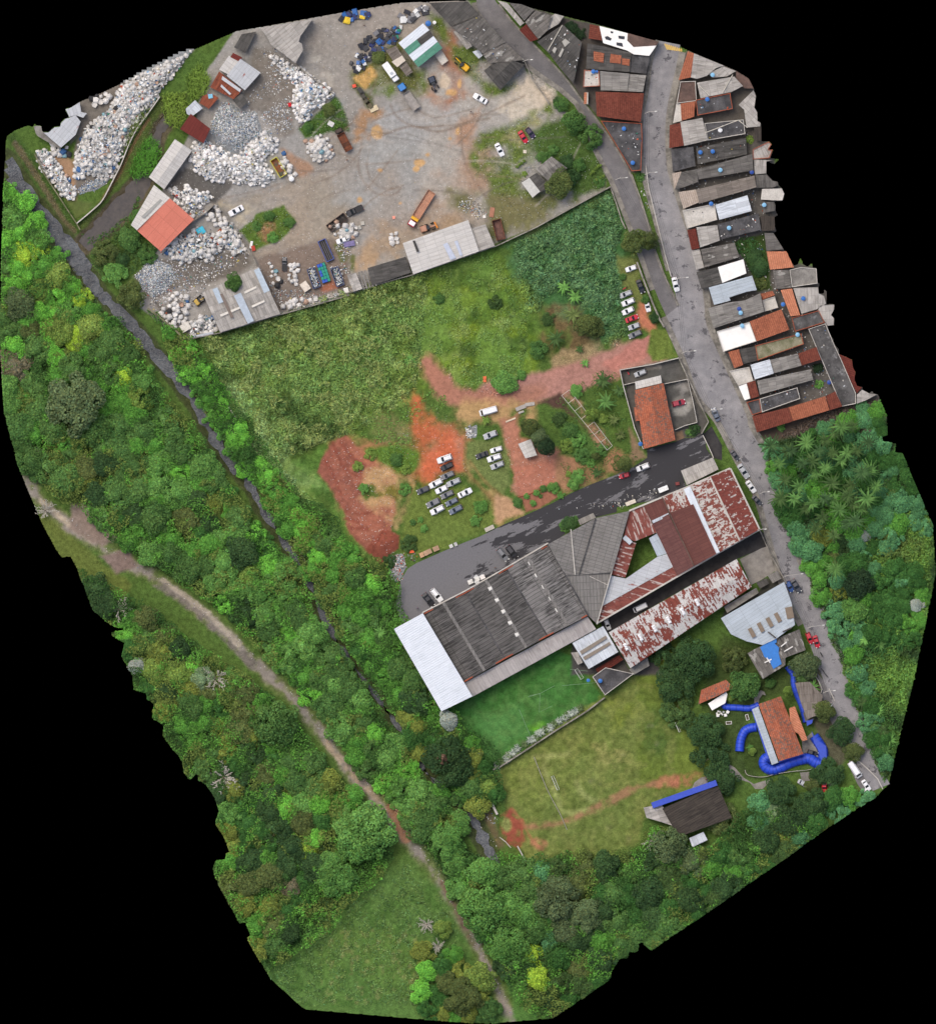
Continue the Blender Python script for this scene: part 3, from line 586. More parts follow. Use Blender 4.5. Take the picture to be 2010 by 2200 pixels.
# ---------------------------------------------------------------- water
def ribbon(L, z, name, mat, lab, cat):
 pts = smooth_line([conv('W', a, b) for a, b, c in L], 5); wd = np.interp(np.linspace(0, len(L)-1, len(pts)), range(len(L)), [c*1.0912*S for a, b, c in L])
 V = []; F = []
 for i, q in enumerate(pts):
  a = Vector(pts[max(i-1, 0)]); b = Vector(pts[min(i+1, len(pts)-1)]); d = (b-a).normalized(); s = Vector((-d.y, d.x)); h = wd[i]/2*(1 if q[1] > 40 or len(L) < 12 else .72)-.2+1.1*math.sin(i*1.7)*math.sin(i*.37)
  for k in range(5): t = (k/2-1)*h; V.append((q[0]+s.x*t, q[1]+s.y*t, z))
  if i: F += [((i-1)*5+k, (i-1)*5+k+1, i*5+k+1, i*5+k) for k in range(4)]
 V = np.array(V); F = np.array(F); cen = V[F].mean(1); F = F[sdf(OUT, cen[:, 0], cen[:, 1]) > .6]
 tag(link(name, npmesh(name, V, F, mat)), lab, cat, kind='structure')
q = N('stream_water', .14, .5); f = q.noise(q.co(obj=False), .25, 5, .7, .4, .6, a=0, b=1); c = q.mix(f, lin((54,58,64)), lin((86,91,96))); sp = q.noise(q.co(obj=False), 1.8, 4, .8, .64, .68)
q.bump(q.noise(q.co(obj=False), .9, 5, .7), .25, .7); c = q.mix(sp, c, lin((132,128,124))); q.out(c); WAT = q.m
q = N('channel_mud', .6, .4); f = q.noise(q.co(obj=False), .5, 6, .7, a=0, b=1); q.bump(f, .2, .6); WET = q.out(q.mix(f, lin((62,60,62)), lin((88,82,78))))
ribbon(STREAM, -1.0, 'stream', WAT, 'dark grey narrow stream winding through the woods', 'stream')
ribbon(CHANNEL, -.75, 'drainage_channel', WET, 'dark muddy side channel joining the stream', 'channel')

# ---------------------------------------------------------------- roads and pavements
def sheet(name, poly, z, mat, lab, cat):
 mb = MB(); n = len(poly); a = sum(poly[i][0]*poly[(i+1)%n][1]-poly[(i+1)%n][0]*poly[i][1] for i in range(n))
 if a < 0: poly = poly[::-1]
 mb.add([(x, y, z) for x, y in poly], [tuple(range(n))])
 return tag(mb.build(name, mat), lab, cat, kind='structure')
def stripe_pair(A_, B_): return A_+B_[::-1]
def asphalt(name, base, patch, light, pthr=(.52,.56), wet=False):
 q = N(name, .9, .2); v = q.co(obj=False); a = q.noise(v, .3, 6, .7, pthr[0], pthr[1]); b = q.noise(q.co(obj=False), .35, 5, .6, .42, .66)
 col = q.mix(b, lin(base), lin(light)); col = q.mix(a, col, lin(patch)); col = q.mul(col, q.noise(v, 3, 5, .7, a=.84, b=1.16)); col = q.mul(col, q.noise(v, .05, 2, .5, .35, .65, .88, 1.1))
 return q.out(col)
asphalt('street_asphalt', (128,127,129), (92,91,94), (144,142,143), (.58,.6)); asphalt('lane_asphalt', (104,102,103), (88,87,89), (116,114,114), (.6,.66))
# asphalt of the factory forecourt: dark wet film with drying grey patches
q = N('forecourt_asphalt', .55, .35); v = q.co((1,1,1), obj=False); mp = q.n('Mapping'); mp.inputs['Rotation'].default_value = (0,0,R(-24)); q.l(v, mp.inputs[0]); mp2 = q.n('Mapping'); mp2.inputs['Scale'].default_value = (.35,1.3,1); q.l(mp.outputs[0], mp2.inputs[0])
gr = q.n('SeparateXYZ'); q.l(v, gr.inputs[0])
tx = q.n('MapRange'); q.l(gr.outputs[0], tx.inputs[0]); tx.inputs[1].default_value = -12; tx.inputs[2].default_value = 26; tx.inputs[3].default_value = -.13; tx.inputs[4].default_value = .12
nn = q.n('TexNoise', Scale=.25, Detail=7, Roughness=.68); q.l(mp2.outputs[0], nn.inputs[0]); s1 = q.n('Math', operation='ADD'); q.l(nn.outputs[0], s1.inputs[0]); q.l(tx.outputs[0], s1.inputs[1])
r1 = q.n('MapRange'); q.l(s1.outputs[0], r1.inputs[0]); r1.inputs[1].default_value = .535; r1.inputs[2].default_value = .555
col = q.mix(r1.outputs[0], lin((100,100,104)), lin((36,36,42))); col = q.mul(col, q.noise(v, 2, 5, .7, a=.85, b=1.15)); q.out(col)
LANE_L = p('t3','820,-12 870,130 1200,480')+p('t4','150,805 290,1150 430,1420')+p('t7','1130,500 1220,740 1310,1000 1400,1210')
LANE_R = p('t3','960,-12 1100,180 1300,390 1500,600 1640,790')+p('t4','330,1000 460,1200 575,1420 720,1830')+p('t7','1290,650 1340,800 1420,980 1495,1135')
LANE_R2 = LANE_R
MAIN_R = p('t4','960,355 920,560 865,800 842,1000 850,1300')+p('t7','1440,160 1530,450 1650,800 1700,1100')+p('t8','430,1100 560,1400 740,1800')+p('t11','400,440 550,700 620,1000 720,1200 780,1500 850,1600')+p('t14','1110,60 1230,300 1300,500 1400,760 1530,1180 1560,1300 1650,1500 1695,1600')
MAIN_L1 = p('t4','795,322 740,500 715,700 668,950 665,1100 680,1370')+p('t7','1260,200 1340,500 1430,850')
MAIN_L2 = p('t7','1400,1210 1560,1560 1660,1842')+p('t11','160,370 330,700 470,960 600,1400')+p('t14','900,120 1010,330 1100,600 1200,850 1290,1080 1400,1330 1450,1470 1560,1655')
sheet('street', smooth_line(MAIN_L1+[conv('t7',1495,1135)],3)+smooth_line(MAIN_L2,3)[0:]+smooth_line(MAIN_R,3)[::-1], .03, M['street_asphalt'], 'grey patched asphalt main street beside the row houses', 'street')
sheet('lane', smooth_line(LANE_L,3)+smooth_line(LANE_R,3)[::-1], .024, M['lane_asphalt'], 'narrow grey lane sloping down to join the main street', 'lane')
FORE = p('t10','1700,660 1620,700 1540,705 1470,735 1250,790 1250,860 1140,935 980,1005 820,1065 640,1145 500,1220 300,1310 160,1370')+p('t9','1600,1200 1400,1300 1270,1350 1080,1430 900,1510 830,1555 775,1650 760,1750')+p('t12','180,540 230,700 398,630 1057,280 1385,90')+p('t10','700,1390 850,1330 1010,1290 1010,1250 1370,1185 1560,1095 1520,960 1770,860 1720,790')
sheet('forecourt', FORE, .02, M['forecourt_asphalt'], 'wet black and grey asphalt forecourt north of the factory', 'forecourt')
slabmat('alley_asphalt', (62,60,60), (44,43,44), .8, None, .1)
sheet('alley', p('t13','330,1420 700,1215 1070,990 1430,790 1600,700 1700,800 1640,830 1405,925 900,1210 395,1505 360,1520'), .02, M['alley_asphalt'], 'dark service alley between the two rusty roofed factory buildings', 'alley')
sheet('drain_ramp', p('t10','1690,680 1760,610 1842,760 1842,880 1770,860'), .028, M['alley_asphalt'], 'dark sunken ramp between the forecourt and the street', 'ramp')
sheet('concrete_apron', p('t13','1430,925 1600,840 1660,820 1740,1000 1600,1090 1520,1130'), .024, slabmat('apron_slab', (140,136,130), (96,92,88), .6, None, .12), 'pale stained concrete apron at the east end of the long shed', 'concrete')
sheet('driveway', p('t14','1120,720 1180,790 1230,900 1300,1100 1330,1180 1240,1130 1190,1000 1150,880'), .022, M['lane_asphalt'], 'grey driveway mouth beside the thatched roof', 'driveway')
sheet('verge_slab', p('t14','1370,1410 1440,1440 1480,1520 1540,1640 1530,1700 1500,1690 1440,1600 1390,1500'), .022, M['lane_asphalt'], 'grey asphalt edge below the parked white van in the bend', 'verge')
sheet('garden_path', p('t14','400,1430 470,1470 540,1550 620,1600 750,1560 740,1590 690,1640 630,1640 590,1590 500,1560 430,1500'), .03, M['slab_grey'], 'curved grey concrete garden path behind the blue trimmed house', 'path')
sheet('parking_slab', p('t14','985,1510 1200,1490 1220,1560 1000,1580'), .034, M['slab_grey'], 'grey slab beside the four cars parked under trees', 'slab')
sheet('terrace', p('t14','130,1640 150,1590 200,1550 270,1535 340,1560 330,1600'), .034, M['slab_grey'], 'half round grey terrace touching the dark barn', 'terrace')
def pavement(edge, wd, side, lab):
 e = smooth_line(edge, 3); mb = MB(); outer = []; inner = []
 for i, q in enumerate(e):
  a = Vector(e[max(i-1,0)]); b = Vector(e[min(i+1,len(e)-1)]); d = (b-a).normalized(); s = Vector((-d.y, d.x))*side
  inner.append((q[0], q[1])); outer.append((q[0]+s.x*wd, q[1]+s.y*wd))
 vs = []; fs = []
 for i, (a, b) in enumerate(zip(inner, outer)):
  vs += [(a[0],a[1],0), (a[0],a[1],.15), (b[0],b[1],.15), (b[0],b[1],0)]
  if i and sdf(OUT, np.array([a[0]]), np.array([a[1]]))[0] > 1.5: fs += [((i-1)*4+k, (i-1)*4+k+1, i*4+k+1, i*4+k) for k in range(3)]
 mb.add(vs, fs); return tag(mb.build('pavement', PAVE), lab, 'pavement', kind='structure')
PAVE = slabmat('pavement_concrete', (138,134,126), (82,80,76), .8, (166,162,152), .18)
DPAVE = slabmat('pavement_dark', (92,90,86), (58,57,55), .8, (120,118,112), .18)
pavement(MAIN_R[:-4], 2.0, 1, 'stained concrete pavement along the row houses'); pavement(MAIN_L1, 1.2, -1, 'narrow kerb strip west of the upper main street')
pavement(p('t7','1400,1210 1560,1560 1660,1842')+p('t11','160,370 330,700 470,960 600,1400')+p('t14','900,120 1010,330'), 1.8, -1, 'concrete pavement beside the factory and the walled compound')
pavement(LANE_L[:-1], 1.5, -1, 'weathered concrete strip along the west edge of the lane'); pavement(LANE_R, .6, 1, 'thin kerb on the east edge of the lane')
# yellow stripes across the top of the street
mb = MB()
for i in range(9):
 a = Vector(conv('t4', 838+i*16, 345+i*5)); b = Vector(conv('t4', 858+i*14, 392+i*2)); d = (b-a).normalized(); s = Vector((-d.y, d.x))*.2
 mb.add([(*(a-s),.036),(*(b-s),.036),(*(b+s),.036),(*(a+s),.036)][::1], [(0,1,2,3)])
tag(mb.build('road_marking', plain('marking_yellow', (206,170,84))), 'faded yellow crossing stripes at the top of the street', 'road marking', kind='structure')
# ---------------------------------------------------------------- buildings
def frame(pts):
 a, b = Vector(pts[0]), Vector(pts[1]); d = (b-a); return math.atan2(d.y, d.x)
def local(pts, o, ang):
 c, s = math.cos(-ang), math.sin(-ang); return [((x-o[0])*c-(y-o[1])*s, (x-o[0])*s+(y-o[1])*c) for x, y in pts]
def roof_part(root, org, spec, pname='roof', lab=None):
 kind, t, s, z, rise, mat = spec[:6]; para = spec[6] if len(spec) > 6 else None
 pts = p(t, s) if isinstance(s, str) else s; ang = frame(pts); o = pts[0]
 L = local(pts, o, ang); lo = (o[0]-org[0], o[1]-org[1], 0); ys = [q[1] for q in L]; ym = max(ys, key=abs)
 mb = MB(); wl = MB()
 cx = sum(q[0] for q in L)/len(L); cy = sum(q[1] for q in L)/len(L)
 def inset(q, d=.3):
  v = Vector((q[0]-cx, q[1]-cy)); n = max(v.length, .01); v *= max(0, (n-d)/n); return (cx+v.x, cy+v.y)
 if kind == 'gable':
  a, b, c, d = L; e = ((b[0]+c[0])/2, (b[1]+c[1])/2); f = ((a[0]+d[0])/2, (a[1]+d[1])/2); h = z+rise
  mb.prism([(*a,z),(*b,z),(*e,h),(*f,h)], None, 0); mb.prism([(*f,h),(*e,h),(*c,z),(*d,z)], None, 0)
  mb.box(((e[0]+f[0])/2, (e[1]+f[1])/2, h+.02), (math.hypot(e[0]-f[0], e[1]-f[1]), .3, .08), math.atan2(e[1]-f[1], e[0]-f[0]))
  ai, bi, ci, di, ei, fi = map(inset, (a, b, c, d, e, f))
  wl.add([(*ai,0),(*bi,0),(*ci,0),(*di,0),(*ai,z-.1),(*bi,z-.1),(*ci,z-.1),(*di,z-.1),(*ei,h-.2),(*fi,h-.2)], [(0,1,5,4),(2,3,7,6),(1,2,6,8,5),(3,0,4,9,7)])
 else:
  zf = (lambda q: z+rise*q[1]/ym) if kind == 'shed' else (lambda q: z)
  mb.prism([(q[0], q[1], zf(q)) for q in L], None, 0)
  n = len(L); I = [inset(q) for q in L]
  wl.add([(*q,0) for q in I]+[(q[0],q[1],zf(q)-.12) for q in I], [(i,(i+1)%n,n+(i+1)%n,n+i) for i in range(n)])
  if para:
   pm = MB(); area = sum(L[i][0]*L[(i+1)%n][1]-L[(i+1)%n][0]*L[i][1] for i in range(n)); sg = 1 if area > 0 else -1
   for i in range(n):
    u, v = Vector(L[i]), Vector(L[(i+1)%n]); dd = v-u; ln = dd.length
    if ln < .8: continue
    m = (u+v)/2; nr = Vector((-dd.y, dd.x)).normalized()*sg*.12; hh = .45+.006*i
    pm.box((m.x+nr.x, m.y+nr.y, z+hh/2-.05), (ln, .2, hh), math.atan2(dd.y, dd.x))
   po = pm.build('parapet', M[para], root, lo, ang)
 r = mb.build(pname, M[mat], root, lo, ang)
 if lab: r['label'] = lab
 wl.build('wall', M['wall_render'], root, (lo[0], lo[1], .0), ang)
 return r, lo, ang, L
def side_openings(root, org, pts, h, ang0=None):
 """a door and windows on the walls' outer faces"""
 n = len(pts); cx = sum(q[0] for q in pts)/n; cy = sum(q[1] for q in pts)/n; k = 0
 for i in range(n):
  a, b = Vector(pts[i]), Vector(pts[(i+1)%n]); d = b-a; L = d.length
  if L < 4: continue
  nr = Vector((d.y, -d.x)).normalized(); m = (a+b)/2
  if nr.dot(m-Vector((cx, cy))) < 0: nr = -nr
  if k == 0:
   mb = MB(); mb.box((0,0,1.05), (.9,.08,2.1)); q = m-nr*.3+d.normalized()*.6; mb.build('door', plain('door_wood', (96,66,48)), root, (q.x-org[0], q.y-org[1], 0), math.atan2(d.y, d.x))
  if k < 2:
   mb = MB(); mb.box((0,0,1.7), (1.2,.08,1.0)); q = m-nr*.3-d.normalized()*L*.25; mb.build('window', plain('window_glass', (40,48,54), .15), root, (q.x-org[0], q.y-org[1], 0), math.atan2(d.y, d.x))
  k += 1
def B(name, label, cat, specs, group=None, openings=True):
 s0 = specs[0]; pts = p(s0[1], s0[2]) if isinstance(s0[2], str) else s0[2]
 org = (sum(q[0] for q in pts)/len(pts), sum(q[1] for q in pts)/len(pts))
 root = tag(empty(name, (org[0], org[1], 0)), label, cat, group); root['_org'] = 0; del root['_org']
 rs = [roof_part(root, org, sp, 'roof', sp[7] if len(sp) > 7 else None) for sp in specs]
 if openings: side_openings(root, org, pts, specs[0][3])
 root2 = (root, org, rs); return root2
def H(label, *specs, cat='house', name='house', group=None, op=True): return B(name, label, cat, specs, group, op)

# --- the factory
f1 = H('long white metal roofed hall at the southwest end of the factory', ('shed','t12','170,742 545,1393 790,1275 398,617',8.2,1.2,'white_metal'), cat='warehouse', name='warehouse')
f2 = H('dark stained factory hall with three gabled bays and roof vents', ('gable','t12','722,1165 398,617 733,447 1050,980',7.0,1.5,'factory_fibre'), ('gable','t12','1050,980 733,447 1057,262 1385,800',7.1,1.5,'factory_fibre'), ('gable','t12','1385,800 1057,262 1385,70 1705,635',7.2,1.5,'factory_fibre_pale'),
   ('shed','t12','790,1278 1768,742 1700,642 722,1170',5.6,.8,'lean_to_grey'), cat='factory', name='factory_hall')
root, org, rs = f2
def vent(mb): mb.box((0,0,.25), (1.0,1.0,.5), .5, .06); mb.box((0,0,.62), (1.25,1.25,.22), .5, .1, .75); return mb
vm = vent(MB()).mesh('vent', plain('vent_white', (214,212,206)))
for s in ('932,421 985,512 1036,602 1089,692 1143,785','1248,218 1300,313 1356,404 1411,495 1463,587'):
 for q in p('t12', s): link('roof_vent', vm, root, (q[0]-org[0], q[1]-org[1], 8.1))
def edge_band(root, org, t, s, z, w_, mat, nm, h=.3):
 pts = p(t, s); mb = MB()
 for a, b in zip(pts[:-1], pts[1:]):
  a, b = Vector(a), Vector(b); d = b-a; m = (a+b)/2
  mb.box((m.x-org[0], m.y-org[1], z), (d.length, w_, h), math.atan2(d.y, d.x))
 return mb.build(nm, M[mat], root)
edge_band(root, org, 't12', '394,612 733,440 1057,255 1387,62', 7.55, .35, 'parapet_pale', 'parapet', .6)
edge_band(root, org, 't12', '405,622 733,456 1057,270 1380,84', 7.45, .3, 'parapet_brick', 'coping', .5)
edge_band(root, org, 't12', '722,1160 1050,972 1385,793 1705,628', 7.42, .38, 'parapet_brick', 'coping', .5)
for s in ('733,447 1050,980','1057,262 1385,800'): edge_band(root, org, 't12', s, 7.16, .5, 'slab_black', 'gutter', .2)
edge_band(root, org, 't12', '400,617 722,1165', 7.5, .3, 'slab_black', 'parapet', 1.0)
for s, z in (('560,532 886,1072',8.62),('895,354 1217,890',8.7),('1221,166 1545,717',8.8)): edge_band(root, org, 't12', s, z, .9, 'factory_grey', 'ridge_cap', .1)
f3 = H('grey three sided factory roof between the dark bays and the rusty roof',
   ('shed','t13','290,600 155,1050 49,1050 -86,808',7.6,.9,'factory_grey'), ('shed','t13','160,1050 290,600 555,545 415,1030',7.5,1.1,'factory_grey'), ('shed','t13','49,1052 415,1032 302,1440 231,1372',7.4,-.5,'factory_grey'), cat='factory', name='factory_wing', op=False)
edge_band(f3[0], f3[1], 't13', '290,600 158,1050', 8.0, .25, 'slab_black', 'gutter', .4); edge_band(f3[0], f3[1], 't13', '555,545 300,1440', 8.0, .3, 'parapet_pale', 'parapet', .6)
edge_band(f3[0], f3[1], 't13', '-86,808 231,1372', 7.8, .4, 'slab_black', 'gutter', .3); edge_band(f3[0], f3[1], 't13', '95,690 128,1050', 8.35, .3, 'parapet_pale', 'ridge_cap', .1); edge_band(f3[0], f3[1], 't13', '245,1062 385,1130', 7.75, .18, 'parapet_pale', 'pipe', .2)
f4 = H('rusty red and white roofed factory around a small grassy courtyard',
   ('shed','t13','1430,780 1195,275 1355,210 1585,690',8.6,-1.2,'rust_heavy'), ('shed','t13','1195,275 1430,780 1250,882 1012,358',8.6,-1.2,'rust_mixed'),
   ('shed','t13','820,435 1005,362 1062,490 880,560',7.6,.3,'rust_mixed'), ('shed','t13','1072,980 880,562 1062,490 1245,884',7.6,1.1,'rust_red'),
   ('shed','t13','670,505 820,440 868,565 735,630',7.2,.1,'rust_red'), ('shed','t13','935,1058 737,640 868,568 1066,982',7.2,.6,'rust_plum'),
   ('shed','t13','555,545 670,505 772,715 600,785 515,745',6.8,.5,'rust_lines'), ('shed','t13','418,1045 497,765 612,797 525,1072',6.6,-.5,'rust_lines'),
   ('shed','t13','712,760 775,722 858,880 778,905',6.4,.2,'blue_metal'), ('shed','t13','340,1300 410,1055 530,1080 778,908 858,884 905,985',6.4,.5,'light_rusty'),
   ('shed','t13','302,1428 340,1300 905,985 935,1060',6.0,.7,'rust_lines'), cat='factory', name='factory_building', op=False)
edge_band(f4[0], f4[1], 't13', '1012,360 1246,882', 8.2, 2.2, 'white_metal', 'gutter', .25); edge_band(f4[0], f4[1], 't13', '818,436 1068,980', 7.9, .35, 'slab_brown', 'gutter', .3)
edge_band(f4[0], f4[1], 't13', '1357,208 1587,688', 8.0, .5, 'parapet_pale', 'parapet', .8); edge_band(f4[0], f4[1], 't13', '555,543 820,434 1010,356 1355,206', 7.2, .5, 'parapet_pale', 'parapet', .5)
edge_band(f4[0], f4[1], 't13', '303,1432 935,1064 1250,884 1587,692', 6.7, .5, 'parapet_pale', 'gutter', .3); edge_band(f4[0], f4[1], 't13', '740,632 870,570', 7.5, .9, 'silver_metal', 'ridge_cap', .12)
edge_band(f4[0], f4[1], 't13', '1195,277 1430,780', 8.66, .5, 'parapet_pale', 'ridge_cap', .1)
edge_band(f4[0], f4[1], 't13', '515,748 570,800', 7.3, 1.4, 'silver_metal', 'flashing', .12)
f5 = H('long rust striped metal roof shed south of the dark alley', ('gable','t13','395,1505 1405,925 1525,1145 565,1790',6.4,1.1,'rust_streaked'), cat='factory', name='long_shed')
tv = MB();
for k in (-.75, 0, .75): tv.cyl((k,0,0), (k,0,.35), .3, .34, 8); tv.blob((k,0,.5), (.42,.42,.26), 8, 5)
tv.box((0,0,.05), (2.3,1.0,.1)); tvm = tv.mesh('vent', plain('vent_bright', (232,234,236)))
for q in p('t13', '530,1620 645,1545 755,1475 868,1407 980,1340 1093,1268'): link('turbine_vent', tvm, f5[0], (q[0]-f5[1][0], q[1]-f5[1][1], 7.4), R(-62))
H('narrow grey lean-to roof along the south side of the long shed', ('shed','t13','1305,1302 1560,1152 1580,1192 1330,1352',3.8,-.4,'slab_grey'), cat='lean-to', name='lean_to')
H('small grey roof at the southwest tip of the long shed', ('shed','t13','555,1800 700,1705 715,1770 590,1842',3.6,-.4,'slab_grey'), cat='lean-to', name='lean_to')
f6 = H('light blue grey metal workshop roof with brown skylights beside the street', ('shed','t14','440,415 360,288 860,0 920,170 945,340 800,450 690,500 560,470',5.6,.9,'blue_metal'), ('shed','t14','570,565 690,500 800,450 980,375 1030,540 870,600 870,660 690,770',4.8,.4,'fibre_patched'), cat='workshop', name='workshop', op=False)
for q in p('t14', '605,402 675,360 745,320 810,282'):
 mb = MB(); mb.box((0,0,0), (1.3,3.1,.08)); mb.build('skylight', plain('skylight_brown', (118,104,88)), f6[0], (q[0]-f6[1][0], q[1]-f6[1][1], 6.62), R(28))
q = conv('t14', 903, 245); mb = MB(); mb.box((0,0,0), (2.2,3.6,.08)); mb.build('skylight', M['skylight_brown'], f6[0], (q[0]-f6[1][0], q[1]-f6[1][1], 6.62), R(12))
def draped(name, t, s, z, mat, lab, cat, th=.12):
 pts = p(t, s); cx = sum(a[0] for a in pts)/len(pts); cy = sum(a[1] for a in pts)/len(pts)
 mb = MB(); mb.prism([(a[0]-cx, a[1]-cy) for a in pts], 0, th); return tag(mb.build(name, mat, None, (cx, cy, z)), lab, cat)
draped('tarpaulin', 't14', '670,520 740,462 755,448 800,450 800,480 785,490 820,520 815,560 825,600 840,650 775,690 745,630 700,590 690,560', 5.5, plain('tarp_blue', (36,112,188), .5), 'bright blue tarpaulin patching the workshop roof beside the street', 'tarpaulin')
for i, s in enumerate(('705,640 760,612','722,600 748,640','835,512 880,476','860,552 928,512')):
 pts = p('t14', s); a, b = Vector(pts[0]), Vector(pts[1]); d = b-a; mb = MB(); mb.box((0,0,.1), (d.length,.35,.16)); tag(mb.build('plank', plain('plank_white', (216,214,208)), None, ((a.x+b.x)/2, (a.y+b.y)/2, 5.5+.17*(i==1)), math.atan2(d.y, d.x)), ['white plank crossing the blue tarpaulin lengthwise','short white plank laid over the longer one on the tarpaulin','pale plank beside the north edge of the blue tarpaulin','pale plank nearest the street on the patched roof'][i], 'plank')
for i, s in enumerate(('732,396 795,445','848,396 918,364')):
 pts = p('t14', s); a, b = Vector(pts[0]), Vector(pts[1]); d = b-a; mb = MB(); mb.box((0,0,.1), (d.length,.4,.18)); tag(mb.build('beam', plain('beam_dark', (62,56,52)), None, ((a.x+b.x)/2, (a.y+b.y)/2, 6.55), math.atan2(d.y, d.x)), ['dark beam lying on the blue grey roof above the tarpaulin','dark beam near the street side edge of the blue grey roof'][i], 'beam')
H('pale blue metal shed with brown strips west of the long shed', ('shed','t13','105,1590 350,1455 470,1660 235,1795',5.0,.6,'silver_metal'), cat='shed', name='shed')
for i, s in enumerate(('165,1655 370,1530 382,1552 180,1682','190,1702 400,1580 412,1602 205,1726')):
 draped('roof_sheet', 't13', s, 5.75, plain('sheet_brown', (124,114,102)), ['upper brown strip across the pale blue shed roof','lower brown strip across the pale blue shed roof'][i], 'roof sheet', .06)
H('tiny lilac grey roof beside the green pitch corner', ('flat','t13','95,1665 150,1660 190,1745 150,1762',3.2,0,'fibre_pale'), cat='lean-to', name='lean_to')
H('red brick paved terrace strip below the pale blue shed', ('flat','t13','290,1795 475,1685 510,1720 320,1842',2.6,0,'tile_maroon'), cat='terrace', name='terrace_roof', op=False)
H('dark flat terrace with a blue tank at the pitch corner', ('flat','t15','1185,15 1290,-60 1515,-10 1285,162',3.4,0,'slab_black','parapet_pale'), cat='terrace', name='terrace_building')
H('pale grey flat metal roof between forecourt and rusty factory', ('shed','t13','965,225 1218,120 1262,215 1010,340',4.8,.5,'fibre_pale'), cat='shed', name='shed')
H('small corrugated grey awning on the forecourt edge', ('shed','t13','150,615 270,560 292,597 170,657',3.4,.3,'fibre_grey'), cat='shed', name='shed')
H('small panelled grey roof by the street at the end of the concrete apron', ('flat','t13','1650,1055 1730,1015 1760,1080 1690,1115',3.0,0,'fibre_grey'), cat='shed', name='shed')
H('dark sheet roofed lean-to between the workshop and the street corner', ('flat','t13','1560,1110 1640,1080 1660,1120 1590,1160',2.6,0,'fibre_black'), cat='lean-to', name='lean_to')

# --- walled house by the red gravel road
hh = H('orange tiled gabled house inside the walled compound', ('gable','t10','1225,790 1155,325 1380,270 1475,720',4.2,1.9,'tile_worn'), ('shed','t10','1158,570 1145,462 1176,458 1192,565',3.6,.2,'tile_worn'), name='tiled_house')
H('white awning sheet at the north end of the compound house', ('shed','t10','1155,258 1357,208 1368,268 1160,318',3.4,.2,'pale_worn'), cat='awning', name='awning')
H('small tiled porch stub on the west side of the compound house', ('shed','t10','1148,360 1162,358 1178,452 1160,455',2.8,.2,'tile_worn'), cat='awning', name='porch')

# --- recycling yards, north west
H('jagged rust streaked white shed at the northwest corner of the photo', ('flat','t1','485,432 345,312 385,312 432,272 478,266 484,238 518,204 548,196 600,175 640,225 600,330',4.4,0,'light_rusty'), ('flat','t1','600,175 548,190 546,178 520,128 562,116 632,72 645,150 690,160 660,195',4.5,0,'light_rusty'), cat='shed', name='shed', op=False)
H('grey block strip building beside the jagged white shed', ('flat','t1','268,264 290,258 328,262 335,300 480,430 468,440 300,340 285,318',3.2,0,'slab_grey'), cat='building', name='store_building', op=False)
H('maroon metal shed roof beside the loose plastic heap', ('shed','t1','1612,398 1425,285 1510,163 1665,282',4.4,.8,'maroon_metal'), cat='shed', name='shed')
H('crumpled silver sheet roof west of the maroon shed', ('flat','t1','1470,125 1545,55 1605,120 1520,185 1480,165',3.6,0,'silver_metal'), cat='shed', name='shed', op=False)
H('long pale grey shed roof leading to the salmon roof', ('gable','t1','1180,665 1385,365 1520,455 1300,762',4.4,.7,'pale_worn'), cat='shed', name='shed')
H('big shed with a salmon red slope and a white slope', ('shed','t1','1275,1255 1085,1087 1345,832 1537,1000',5.2,1.6,'salmon_metal'), ('shed','t1','1037,1043 1220,727 1345,830 1085,1085',5.2,1.6,'pale_worn'), cat='warehouse', name='warehouse')
draped('roof_patch', 't1', '1118,978 1270,838 1288,852 1138,992', 6.35, plain('patch_grey', (150,150,146)), 'long grey worn strip on the white slope beside the salmon roof', 'roof sheet', .06)
H('light corrugated shack roof at the north plastic heap', ('shed','t2','465,715 320,600 430,465 590,575',4.2,.6,'light_rusty'), cat='shack', name='shack')
H('white panel and red sheet shack north of the rusty shacks', ('flat','t2','262,550 340,440 425,490 335,592',3.8,0,'pale_worn'), ('flat','t2','350,452 372,418 445,455 425,490',3.9,0,'maroon_metal'), cat='shack', name='shack')
H('rust brown shack roof with loose pale sheets on it', ('shed','t2','375,785 190,690 262,565 445,715',3.6,.5,'rust_shack'), cat='shack', name='shack')
for i, s in enumerate(('288,602 435,708 425,730 280,628','280,668 358,742 345,752 272,685')): draped('roof_sheet', 't2', s, 4.25, plain('sheet_silver', (178,182,186), .5), ['long silver sheet lying on the rust brown shack','short pale sheet lying on the rust brown shack'][i], 'roof sheet', .08)
H('small rusty shack with a blue tarp on its roof', ('flat','t2','180,862 105,815 130,760 195,735 258,775',3.2,0,'rust_shack'), cat='shack', name='shack')
draped('tarpaulin', 't2', '172,745 208,742 212,775 178,782', 3.3, plain('tarp_sky', (120,182,206)), 'pale blue tarp square on the small rusty shack', 'tarpaulin')
H('weathered plank hut south of the rust brown shack', ('shed','t2','430,862 365,790 440,740 490,808',3.2,.3,'fibre_black'), cat='shack', name='shack')
H('dark low shed by the channel at the north edge', ('shed','t2','470,420 380,375 440,270 555,250',3.2,.4,'fibre_black'), cat='shed', name='shed')
H('large pale panelled warehouse roof cut by the north edge', ('flat','t2','585,220 640,290 670,352 865,500 925,395 915,345 890,330 905,285 1000,152',6.5,0,'fibre_pale'), cat='warehouse', name='warehouse')
